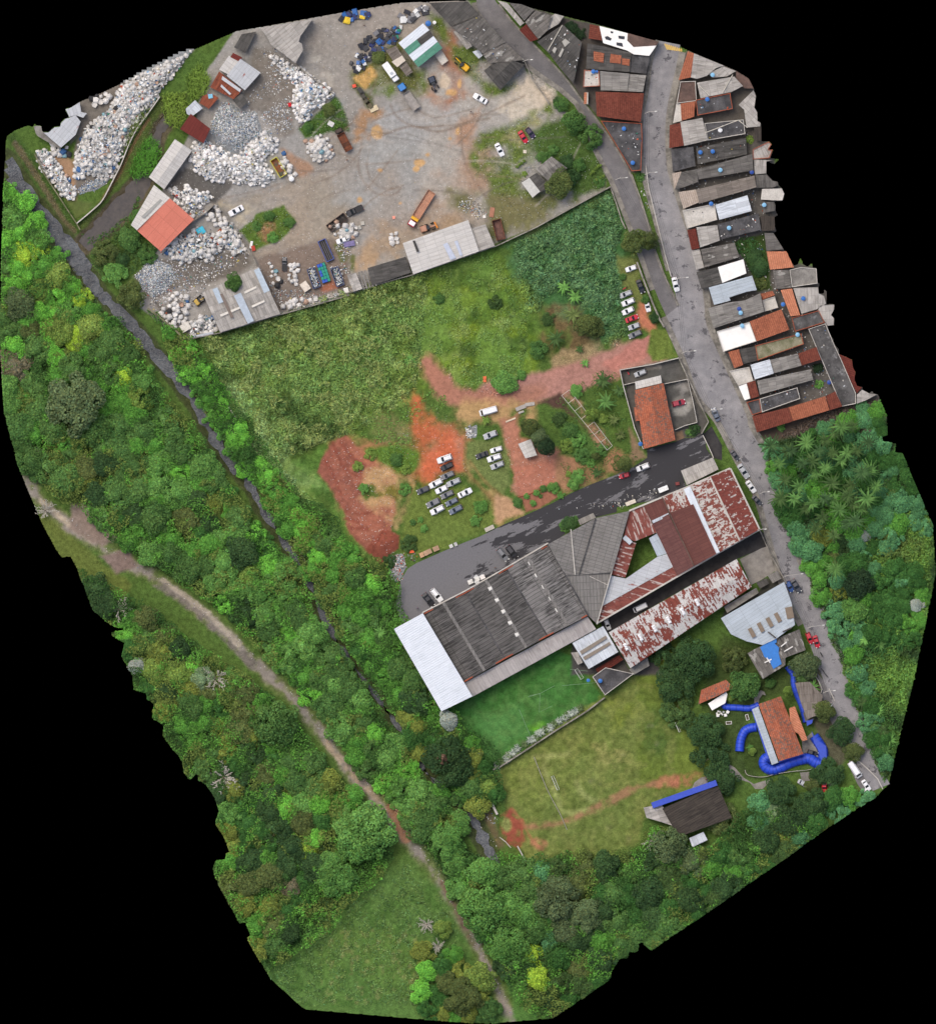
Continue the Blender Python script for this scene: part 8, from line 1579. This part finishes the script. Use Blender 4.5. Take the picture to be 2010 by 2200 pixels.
litter('t5', '560,420 700,340 740,380 640,470', 12, .4, 'loose waste between salmon roof and zigzag wall', seed=9)
litter('t5', '1160,820 1240,980 1350,1010 1640,1000 1660,1060 1300,1160 1240,1040', 7, .3, 'loose scrap around the stacked bag blocks', seed=10, wts=(.2,.12,.06,.2,.12,.03,.18,.06,.02,.03,.01,.01))
litter('t6', '230,600 330,600 450,620 400,700 330,800 400,860 330,880 280,720', 9, .3, 'loose scrap along the fence south of the bag heap', seed=11, wts=(.2,.12,.06,.2,.12,.03,.14,.06,.02,.05,.03,.03))
litter('t3', '680,1600 760,1560 880,1620 930,1720 840,1740 760,1700 690,1680', 10, .5, 'loose scrap metal pile north of the long yard shed', seed=12, wts=(.1,.1,.04,.3,.1,.02,.22,.1,.01,.02,.01,.03))
litter('t9', '1290,430 1380,410 1385,520 1300,525', 14, .7, 'loose broken blocks beside the silver hatchback', (.2,.5), seed=13, wts=(.3,.2,0.01,.25,.2,.01,.02,.05,.01,.01,.01,.01))
litter('t9', '690,1450 800,1420 830,1540 780,1640 740,1680 680,1600', 12, .8, 'loose rubble heap west of the forecourt', (.15,.4), seed=14, wts=(.1,.1,.02,.26,.1,.02,.1,.14,.01,.16,.01,.01)); litter('t9', '820,1440 900,1420 930,1500 830,1540', 8, .3, 'loose rubble beside the timber crates', (.15,.4), seed=15, wts=(.1,.1,.02,.26,.1,.02,.1,.14,.01,.16,.01,.01))
litter('t5', '150,880 400,640 700,520 980,560 1060,760 760,960 600,1200 600,1380 420,1300 250,1120', 3, 0, 'loose debris spread over the bag yard floor', (.1,.4), 21, cw0, True)
litter('', YARD, .8, 0, 'loose white specks of litter across the whole yard', (.05,.16), seed=16, flat=True, wts=(.4,.2,.05,.1,.2,.02,.02,.05,.01,.01,.01,.01))
litter('t19', '360,420 480,380 520,480 520,660 440,730 400,600', 1.5, 0, 'loose litter on the stream bank by the red slide', (.1,.3), seed=17, flat=True); litter('t1', '50,480 200,640 330,830 470,1010 400,1040 260,860 130,660', 1.0, 0, 'loose litter floating on the stream', (.08,.2), seed=18, flat=True) if False else None
litter('t10', '480,1280 560,1260 1010,1190 1400,1080 1400,1140 1060,1260', 2.5, .1, 'loose scrap along the factory kerb on the forecourt', (.15,.4), seed=19, wts=(.1,.1,.02,.36,.1,.02,.2,.14,.01,.06,.01,.01)); litter('t7', '1175,170 1215,160 1270,330 1290,430 1250,400', 4, .2, 'loose rubble in the wedge by the street', (.12,.35), seed=20, wts=(.2,.1,.02,.36,.1,.02,.1,.14,.01,.06,.01,.01))
# black crates and scrap in the north
box_cols = [('scrap_black', (46,48,56)), ('scrap_navy', (36,48,96)), ('scrap_grey', (120,120,124)), ('scrap_blue', (44,96,160)), ('scrap_yellow', (222,190,50)), ('scrap_white', (206,208,208)), ('scrap_green', (40,130,110))]
for n_, c_ in box_cols: plain(n_, c_, .5)
def crate_field(t, s, n, cols, grp, sz, seed, where):
 rr = random.Random(seed); poly = p(t, s); P_ = np.array(poly); (x0, y0), (x1, y1) = P_.min(0), P_.max(0); pts = []
 while len(pts) < n:
  x, y = rr.uniform(x0, x1), rr.uniform(y0, y1)
  if inside(poly, x, y): pts.append((x, y))
 cnt = {}; pts.sort(key=lambda q: -q[1])
 for x, y in pts:
  c = rr.choice(cols); w_, d_, h_ = rr.uniform(*sz), rr.uniform(*sz), rr.uniform(.5, 1.2); mb = MB(); mb.box((0,0,h_/2), (w_,d_,h_), 0, .06, .92); mb.box((0,0,h_+.06), (w_*.75,d_*.2,.12), .3); nm = dict(scrap_black='black', scrap_navy='navy blue', scrap_grey='grey', scrap_blue='blue', scrap_yellow='yellow', scrap_white='white', scrap_green='green')[c]
  o = mb.build('waste_bin', M[c], None, (x, y, .02), rr.uniform(0, 3.1)); o.rotation_euler = (rr.uniform(-.2,.2), rr.uniform(-.2,.2), o.rotation_euler[2]); cnt[nm] = cnt.get(nm, 0)+1; tag(o, '%s %s plastic bin %s%s' % (ORD[cnt[nm]-1], nm, 'from the north ' if cnt[nm] > 1 else '', where), 'waste bin', '%s bins %s' % (nm, where))
crate_field('t2', '1330,360 1500,230 1700,190 1720,260 1560,420 1460,440', 44, ['scrap_black']*7+['scrap_navy','scrap_grey','scrap_blue'], 'dark bins', (.9,1.9), 1, 'north of the green striped shed'); crate_field('t2', '1290,480 1340,440 1460,420 1450,500 1340,590 1300,560', 26, ['scrap_black']*3+['scrap_navy','scrap_blue','scrap_white'], 'bins', (.8,1.6), 2, 'beside the olive bush')
crate_field('t2', '1190,120 1350,90 1470,70 1470,110 1300,170 1220,160', 16, ['scrap_black','scrap_black','scrap_blue','scrap_yellow','scrap_navy'], 'bins', (1.0,2.2), 3, 'at the very north edge'); crate_field('t3', '200,100 300,50 440,50 440,100 300,160 220,170', 18, ['scrap_grey','scrap_white','scrap_black'], 'bins', (1.2,2.4), 4, 'near the blue tank')
crate_field('t3', '150,220 220,210 240,290 160,320', 8, ['scrap_white','scrap_green','scrap_blue'], 'bins', (.8,1.4), 5, 'at the corner of the green striped shed'); crate_field('t12', '765,350 880,320 885,345 780,385', 3, ['scrap_white'], 'blocks', (1.3,1.6), 6, 'against the factory wall')
def item(t, x, y, d, c, lab, nm, cat, rz=0, z=0, bev=.05, top=1):
 q = conv(t, x, y); mb = MB(); mb.box((0,0,d[2]/2), d, 0, bev, top); mb.box((0,0,d[2]+.03), (d[0]*.9,d[1]*.12,.06)); return tag(mb.build(nm, plain('c_%d_%d_%d'%c, c, .7, .3, .18), None, (q[0], q[1], z+.02), R(rz)), lab, cat)
for a in (('t9',1478,1235,(3.0,1.3,.5),(176,170,158),'pale concrete slab pair on the verge of the forecourt','concrete_slab','slab',25),('t9',1175,1375,(1.1,1.1,.5),(196,196,192),'white square block on the verge, left of the pair','concrete_block','block',25),('t9',1210,1360,(1.0,1.2,.5),(170,170,168),'grey square block on the verge, right of the pair','concrete_block','block',25),
    ('t9',942,1445,(1.3,1.5,.9),(186,150,116),'westernmost wooden crate on the verge','wooden_crate','crate',24),('t9',975,1430,(1.3,1.5,.9),(176,146,118),'second wooden crate from the west on the verge','wooden_crate','crate',24),('t9',1005,1416,(1.2,1.5,.9),(168,140,112),'third wooden crate from the west on the verge','wooden_crate','crate',24),('t9',1055,1395,(1.9,1.5,.9),(160,132,106),'easternmost wooden crate on the verge','wooden_crate','crate',24),
    ('t9',862,1418,(1.6,.9,.5),(216,96,56),'orange brick stack beside the dry slope','brick_stack','bricks',5),('t6',1440,1712,(1.0,1.8,.4),(206,104,66),'orange brick pallet alone on the meadow','brick_stack','bricks',0),('t9',1725,280,(3.2,1.2,.4),(158,154,148),'grey slab above the round olive tree','concrete_slab','slab',22),('t9',1797,252,(2.9,1.1,.4),(164,160,154),'grey slab east of the first above the olive tree','concrete_slab','slab',8),('t9',1645,377,(3.2,.5,.3),(204,190,168),'narrow pale plank on the brown soil','plank','plank',22),('t9',1728,315,(1.8,.6,.3),(170,166,158),'small grey plank below the slabs','plank','plank',18),
    ('t6',722,432,(.9,.9,.3),(226,150,130),'pink square board on the yard west of the flatbed','board','board',10),('t6',475,478,(1.1,1.2,.5),(176,172,162),'pale pallet east of the bag heap','pallet','pallet',10),('t6',448,512,(1.2,1.2,.5),(168,166,158),'grey pallet just below the pale one','pallet','pallet',25),('t5',1495,978,(2.3,2.9,1.8),(206,196,182),'cream box body beside the bottle container','cargo_box','box',35),('t5',1068,648,(.8,2.3,.6),(222,222,220),'white long box by the zigzag wall','white_box','box',-10),('t5',1085,676,(1.1,1.6,.7),(176,66,50),'red box below the white long one','red_box','box',15),('t5',548,1300,(2.4,3.0,1.6),(200,196,186),'pale box body in the south corner of the bag yard','cargo_box','box',-60),
    ('t6',345,1008,(1.4,1.6,1.2),(220,220,216),'white cube box at the wall corner','white_box','box',15),('t6',370,640,(3.4,1.6,.7),(120,112,152),'lilac tarp covered load beside the car shell','covered_load','load',10),('t9',1327,1658,(1.6,1.4,1.2),(206,206,202),'white block against the factory wall, left','wall_unit','unit',24),('t9',1380,1636,(1.4,1.3,1.2),(212,212,208),'white block against the factory wall, middle','wall_unit','unit',24),('t9',1424,1620,(1.4,1.3,1.2),(220,216,214),'white block against the factory wall, right','wall_unit','unit',24),
    ('t3',885,1715,(.9,.9,.3),(224,222,216),'white tyre like ring north of the long yard shed','white_ring','ring',0),('t3',945,1680,(1.4,3.0,.2),(160,112,90),'worn pink panel north of the rusty container','panel','panel',-8),('t2',820,828,(1.0,1.2,.8),(200,30,40),'red box on the concrete beside the bags','red_box','box',20),('t2',1330,680,(1.2,1.0,.9),(216,88,66),'red orange box at the dry grass strip','red_box','box',15),('t2',1485,860,(2.6,1.6,.5),(204,190,158),'cream panel beside the scrap row','panel','panel',25),('t2',1145,980,(1.9,1.5,.8),(196,196,192),'white frame box in the weed triangle','white_box','box',-30),
    ('t3',1205,1200,(1.0,1.0,.3),(200,192,176),'pale stone on the yard grass','stone','stone',0),('t10',1378,1108,(3.1,1.5,1.4),(226,230,232),'white box trailer at the factory kerb','box_trailer','trailer',22),('t10',1120,1215,(3.2,1.2,.6),(206,200,186),'stacked pale planks at the factory kerb','plank_stack','planks',22),('t10',1490,1065,(1.2,1.0,.8),(120,60,60),'small red cage at the factory kerb','metal_cage','cage',10),('t1',1740,1088,(1.2,.8,.7),(150,72,36),'brown cabinet amid the bags','cabinet','cabinet',45),('t1',1770,1150,(1.2,1.6,.9),(220,120,48),'orange sack amid the white bags','orange_sack','sack',30),('t1',1590,1090,(2.4,2.2,1.6),(70,180,206),'turquoise sheet over the bags','turquoise_sheet','sheet',30)):
 item(*a)
# rubble row beside dump truck
for i, q in enumerate(p('t2','1380,720 1400,760 1425,800 1450,830')): o = item('src', 0, 0, (2.4,1.3,.9), (66+8*i,66+6*i,64), ['first','second','third','fourth'][i]+' piece from the north of the dark scrap row by the dry grass', 'scrap_piece', 'scrap', -52); o.location.x, o.location.y = q
# ---------------------------------------------------------------- gardens, pitches, people
gw = plain('goal_white', (222,222,218), .5)
def goal(t, s, lab, dp=.8):
 a, b = [Vector(q) for q in p(t, s)]; m = (a+b)/2; L = (b-a).length; r = tag(empty('football_goal', (m.x, m.y, 0), math.atan2(b.y-a.y, b.x-a.x)), lab, 'goal'); mb = MB()
 for sx in (-1,1): mb.cyl((sx*L/2,0,0), (sx*L/2,0,2), .07, .07, 6); mb.cyl((sx*L/2,0,2), (sx*L/2,dp,0), .05, .05, 6)
 mb.cyl((-L/2,0,2), (L/2,0,2), .07, .07, 6); mb.cyl((-L/2,dp,0), (L/2,dp,0), .05, .05, 6); mb.build('goal_frame', gw, r)
 nb = MB()
 for k in range(9): x = -L/2+L*k/8; nb.cyl((x,0,2), (x,dp,.02), .02, .02, 3)
 nb.build('net', plain('net_white', (180,190,180)), r)
goal('t12', '1600,1068 1648,1142', 'white goal at the east end of the green pitch', 1.0); goal('t12', '775,1570 825,1645', 'white goal at the west end of the green pitch', -1.2); goal('t15', '862,805 908,912', 'thin white goal standing inside the big field', .7); goal('t14', '-2,1115 30,1190', 'thin white goal at the east end of the big field', .5)
ln = p('t15','725,650 800,840 850,950 930,1100 985,1225'); mb = MB(); mb.tube([(x,y,.5+.1*math.sin(i*2)) for i,(x,y) in enumerate(smooth_line(ln,4))], .12, 5); tag(mb.build('fallen_pole', plain('pole_grey', (150,146,134))), 'long thin fallen pole lying across the big field', 'pole')
mb = MB()
for s in ('1230,1280 1330,1250 1440,1190','1325,1250 1318,1400 1420,1350','1160,1380 1210,1500 1250,1590','1240,1270 1320,1255','1500,1190 1840,1160','1560,1060 1700,1075'): mb.tube([(x,y,1.6) for x,y in p('t12', s)], .05, 4)
tag(mb.build('pitch_net_wires', plain('net_wire', (122,150,122))), 'thin sagging net wires above the green pitch', 'net')
# trellis frame in the vegetable garden
r = tag(empty('trellis', (*conv('t10', 770, 560), 0)), 'long pale ladder like trellis frame over the vegetable beds', 'trellis'); o_ = conv('t10', 770, 560)
A_ = p('t10','575,368 935,800'); B_ = p('t10','635,322 975,765'); mb = MB()
for L in (A_, B_): mb.cyl((L[0][0]-o_[0], L[0][1]-o_[1], 1.4), (L[1][0]-o_[0], L[1][1]-o_[1], 1.4), .07, .07, 5)
mb.build('rail', plain('trellis_pale', (204,200,190)), r)
for k in range(8):
 t = k/7; a = [A_[0][i]+(A_[1][i]-A_[0][i])*t-o_[i] for i in (0,1)]; b = [B_[0][i]+(B_[1][i]-B_[0][i])*t-o_[i] for i in (0,1)]; mb = MB(); mb.cyl((*a,1.4), (*b,1.4), .06, .06, 5); mb.build('rung', M['trellis_pale'], r)
 for q in (a, b): mb = MB(); mb.cyl((*q,0), (*q,1.4), .05, .05, 5); mb.build('post', M['trellis_pale'], r)
H('pale metal roof hut half covered by the dark tree cluster', ('gable','t10','288,865 230,750 330,712 380,840',2.6,.4,'pale_worn'), cat='hut', name='hut', op=False)
wall('t10', '228,1170 300,1155 400,1115 520,1062', .5, .15, 'parapet_brick', 'low brick edging between brown soil and hedge plants', 'edging', 'edging')
for i, q in enumerate(p('t14','338,1025 328,1040 345,1050 362,1042 352,1028 372,1050 380,1030 396,1055 414,1030 335,1058')):
 big = i > 6; r = tag(empty('garden_table' if big else 'garden_chair', (q[0], q[1], 0), i*.7), ('white square garden table, '+['west','east','south'][i-7]+' of the group' if big else ['first','second','third','fourth','fifth','sixth','seventh'][i]+' white garden chair from the west on the lawn'), 'table' if big else 'chair', 'white garden furniture on the lawn'); w_ = .9 if big else .5; h_ = .74 if big else .45
 mb = MB(); mb.box((0,0,h_), (w_,w_,.05)); mb.build('tabletop' if big else 'seat', gw, r)
 for sx in (-1,1):
  for sy in (-1,1): mb = MB(); mb.cyl((sx*w_*.42,sy*w_*.42,0), (sx*w_*.42,sy*w_*.42,h_), .03, .03, 5); mb.build('leg', gw, r)
 if not big: mb = MB(); mb.box((0,-w_*.46,h_+.25), (w_,.05,.45)); mb.build('backrest', gw, r)
for t, x, y, l in (('t14',568,1072,'white rimmed garden frame bed on the lawn'),('t14',422,1116,'small brown rimmed garden bed on the lawn')):
 q = conv(t, x, y); r = tag(empty('garden_bed', (q[0], q[1], 0), R(-75 if x > 500 else 5)), l, 'garden bed'); mb = MB(); mb.box((0,0,.1), (1.5,.7,.16)); mb.build('soil', plain('bed_soil', (70,62,48)), r)
 for sy in (-1,1): mb = MB(); mb.box((0,sy*.42,.15), (1.8,.12,.3)); mb.build('edge', gw, r); mb = MB(); mb.box((sy*.84,0,.15), (.12,.72,.29)); mb.build('edge', gw, r)
wall('t14', '550,1490 575,1530 690,1545 800,1520 930,1500 1040,1490 1110,1472', .9, .12, 'parapet_pale', 'thin curved pale fence behind the blue walkway', 'garden_fence', 'fence', True)
wall('t14', '1100,730 1135,790 1160,850 1150,880', 1.0, .2, 'parapet_pale', 'pale curved kerb wall of the driveway', 'kerb_wall'); wall('t14', '1215,845 1240,900 1262,945', .5, .25, 'parapet_pale', 'small pale island kerb in the driveway', 'kerb_wall')
wall('t19', '530,610 570,640 605,680', .4, .2, 'parapet_pale', 'short pale pipe wall beside the pond like reach', 'drain_pipe', 'pipe')
# people
def person(t, x, y, rz, shirt, trousers, lab):
 q = conv(t, x, y); r = tag(empty('person', (q[0], q[1], .05), rz), lab, 'person')
 P_ = [(0,0,.92),(0,0,1.2),(0,0,1.42),(0,0,1.55),(0,.02,1.68),(0,.01,1.76)] ; E_ = [(0,1),(1,2),(2,3),(3,4),(4,5)]; Rr = [.15,.13,.13,.06,.10,.07]
 def ch(s, pts, rad):
  for q_, a in zip(pts, rad): P_.append(q_); Rr.append(a); E_.append((s, len(P_)-1)); s = len(P_)-1
 for sx in (-1,1):
  ch(2, [(sx*.2,0,1.4),(sx*.25,-.02,1.12),(sx*.26,.06,.86),(sx*.26,.09,.76)], [.06,.048,.038,.035]); hd = len(P_)-1
  for k in range(4): ch(hd, [(sx*(.235+.014*k),.10,.70),(sx*(.235+.014*k),.11,.665)], [.011,.009])
  ch(hd, [(sx*.22,.12,.74)], [.011]); ch(0, [(sx*.1,0,.86),(sx*.11,.02*sx,.48),(sx*.11,-.02,.08),(sx*.11,.12,.05)], [.1,.065,.045,.045])
 me = bpy.data.meshes.new('body'); me.from_pydata(P_, E_, []); o = link('body', me, r); md = o.modifiers.new('s', 'SKIN');
 for v, a in zip(me.skin_vertices[0].data, Rr): v.radius = (a, a*.85)
 me.skin_vertices[0].data[0].use_root = True; o.modifiers.new('u', 'SUBSURF').levels = 1; me.materials.append(plain('skin', (150,104,80)))
 mb = MB(); mb.blob((0,0,1.24), (.2,.14,.25), 10, 6);
 for sx in (-1,1): mb.cyl((sx*.17,0,1.4), (sx*.24,-.01,1.2), .08, .07, 8)
 mb.build('shirt', plain('cloth_%d_%d_%d'%shirt, shirt), r); mb = MB(); mb.blob((0,0,.92), (.19,.14,.14), 10, 5)
 for sx in (-1,1): mb.cyl((sx*.1,0,.9), (sx*.11,0,.14), .11, .07, 8)
 mb.build('trousers', plain('cloth_%d_%d_%d'%trousers, trousers), r); mb = MB(); mb.blob((0,0,1.74), (.105,.12,.08), 10, 5); mb.build('hair', plain('hair_dark', (34,28,24)), r)
for a in (('t3',778,882,.5,(60,48,44),(50,50,54),'person in dark clothes walking across the muddy lot'),('t14',243,1562,1,(208,60,50),(40,42,50),'person in a red shirt on the half round terrace'),('t14',266,1574,2,(220,220,220),(52,54,70),'person in a light shirt on the half round terrace'),('t9',1522,1546,0,(70,70,76),(40,40,44),'person in grey standing on the forecourt apron'),('t12',355,576,0,(48,80,170),(40,40,50),'person in blue at the west forecourt corner'),('t2',1408,200,0,(50,44,44),(60,60,62),'person in dark clothes near the north bins'),('t2',1272,1265,.4,(196,120,80),(70,60,60),'person in an orange top on the tyre tracks')): person(*a)

cw = (.3,.12,.06,.16,.16,.04,.12,.05,.03,.02,.01,.015)
for i, (t, s, hh, lb) in enumerate(((PILES[0][0], PILES[0][1], 2.8, 'curved heap'), (PILES[1][0], PILES[1][1], 2.0, 'salmon roof heap'), (PILES[2][0], PILES[2][1], 2.0, 'diagonal wall heap'), (PILES[4][0], PILES[4][1], 2.4, 'northwest heap'), (PILES[5][0], PILES[5][1], 1.2, 'bag yard'), (PILES[3][0], PILES[3][1], 1.6, 'stream side strip'), (PILES[8][0], PILES[8][1], .8, 'south corner pile'))): litter(t, s, 5, hh, 'loose scraps lying over the bags of the '+lb, (.15,.75), 50+i, cw, zo=1.0)
rw = (.12,.06,.04,.3,.05,.03,.22,.08,.03,.05,.01,.01)
for i, (t, s, z, lb) in enumerate((('t4','1095,915 1082,790 1355,735 1375,862',4.5,'black wet slab'),('t4','1178,1112 1150,975 1460,945 1475,1060',3.9,'black terrace'),('t4','1085,1172 1478,1092 1488,1222 1098,1300',3.6,'black sheet roof'),('t4','1012,1810 978,1665 1232,1612 1252,1740',3.7,'planter terrace'),('t8','540,422 520,302 840,215 862,345',4.0,'slab behind the maroon front'),('t8','868,1790 850,1682 1148,1592 1172,1682',3.5,'double slab'),('t8','1105,800 1086,662 1180,640 1308,770',3.9,'back row terrace'),('t8','1498,1745 1335,1365 1235,1130 1372,1085 1612,1640',2.9,'concrete deck'),('t4','330,955 655,975 660,1090 650,1350 575,1355 440,1130',3.3,'fork terrace'),('t4','192,690 200,552 318,562 325,682',3.9,'corner terrace'),('t3','1400,425 1300,330 1505,195 1655,335 1590,660',5.2,'wide black roof'),('t3','628,216 850,120 1200,475 925,500',5.9,'lane workshop roofs'),('t8','860,800 990,800 1200,990 1100,1040',3.6,'peach roof yard'))): litter(t, s, .3, 0, 'loose clutter on the '+lb, (.1,.45), 70+i, rw, True, z)
litter('t4', '880,1130 1500,950 1560,1500 1700,1842 1000,1842', .8, 0, 'loose clutter in the gaps between the row houses', (.15,.4), 90, rw, True); litter('t8', '300,400 900,300 1400,1200 1500,1700 800,1700', .8, 0, 'loose clutter between the southern row houses', (.15,.4), 91, rw, True)
sw = (.1,.05,.01,.1,.12,.01,.1,.2,.01,.25,.01,.04)
litter('t20', '1450,860 1640,1060 1842,1150 1842,1842 1480,1640 1350,1330 1250,1060', 1.6, 0, 'loose stones and clods on the red soil bank', (.06,.2), 92, sw, True); litter('t9', '850,200 1300,400 1310,800 900,900 640,760', 1.2, 0, 'loose stones on the orange soil', (.05,.16), 93, sw, True); litter('t10', '80,560 250,700 530,860 520,1060 170,1130', 1.4, 0, 'loose stones on the brown parking soil', (.05,.18), 94, sw, True)
litter('', PATH+[(x+1.6, y+1.0) for x, y in PATH[::-1]], 4, 0, 'loose gravel along the woodland track', (.06,.2), 95, (.1,.05,.01,.4,.1,.01,.2,.1,.01,.01,.01,.01), True)
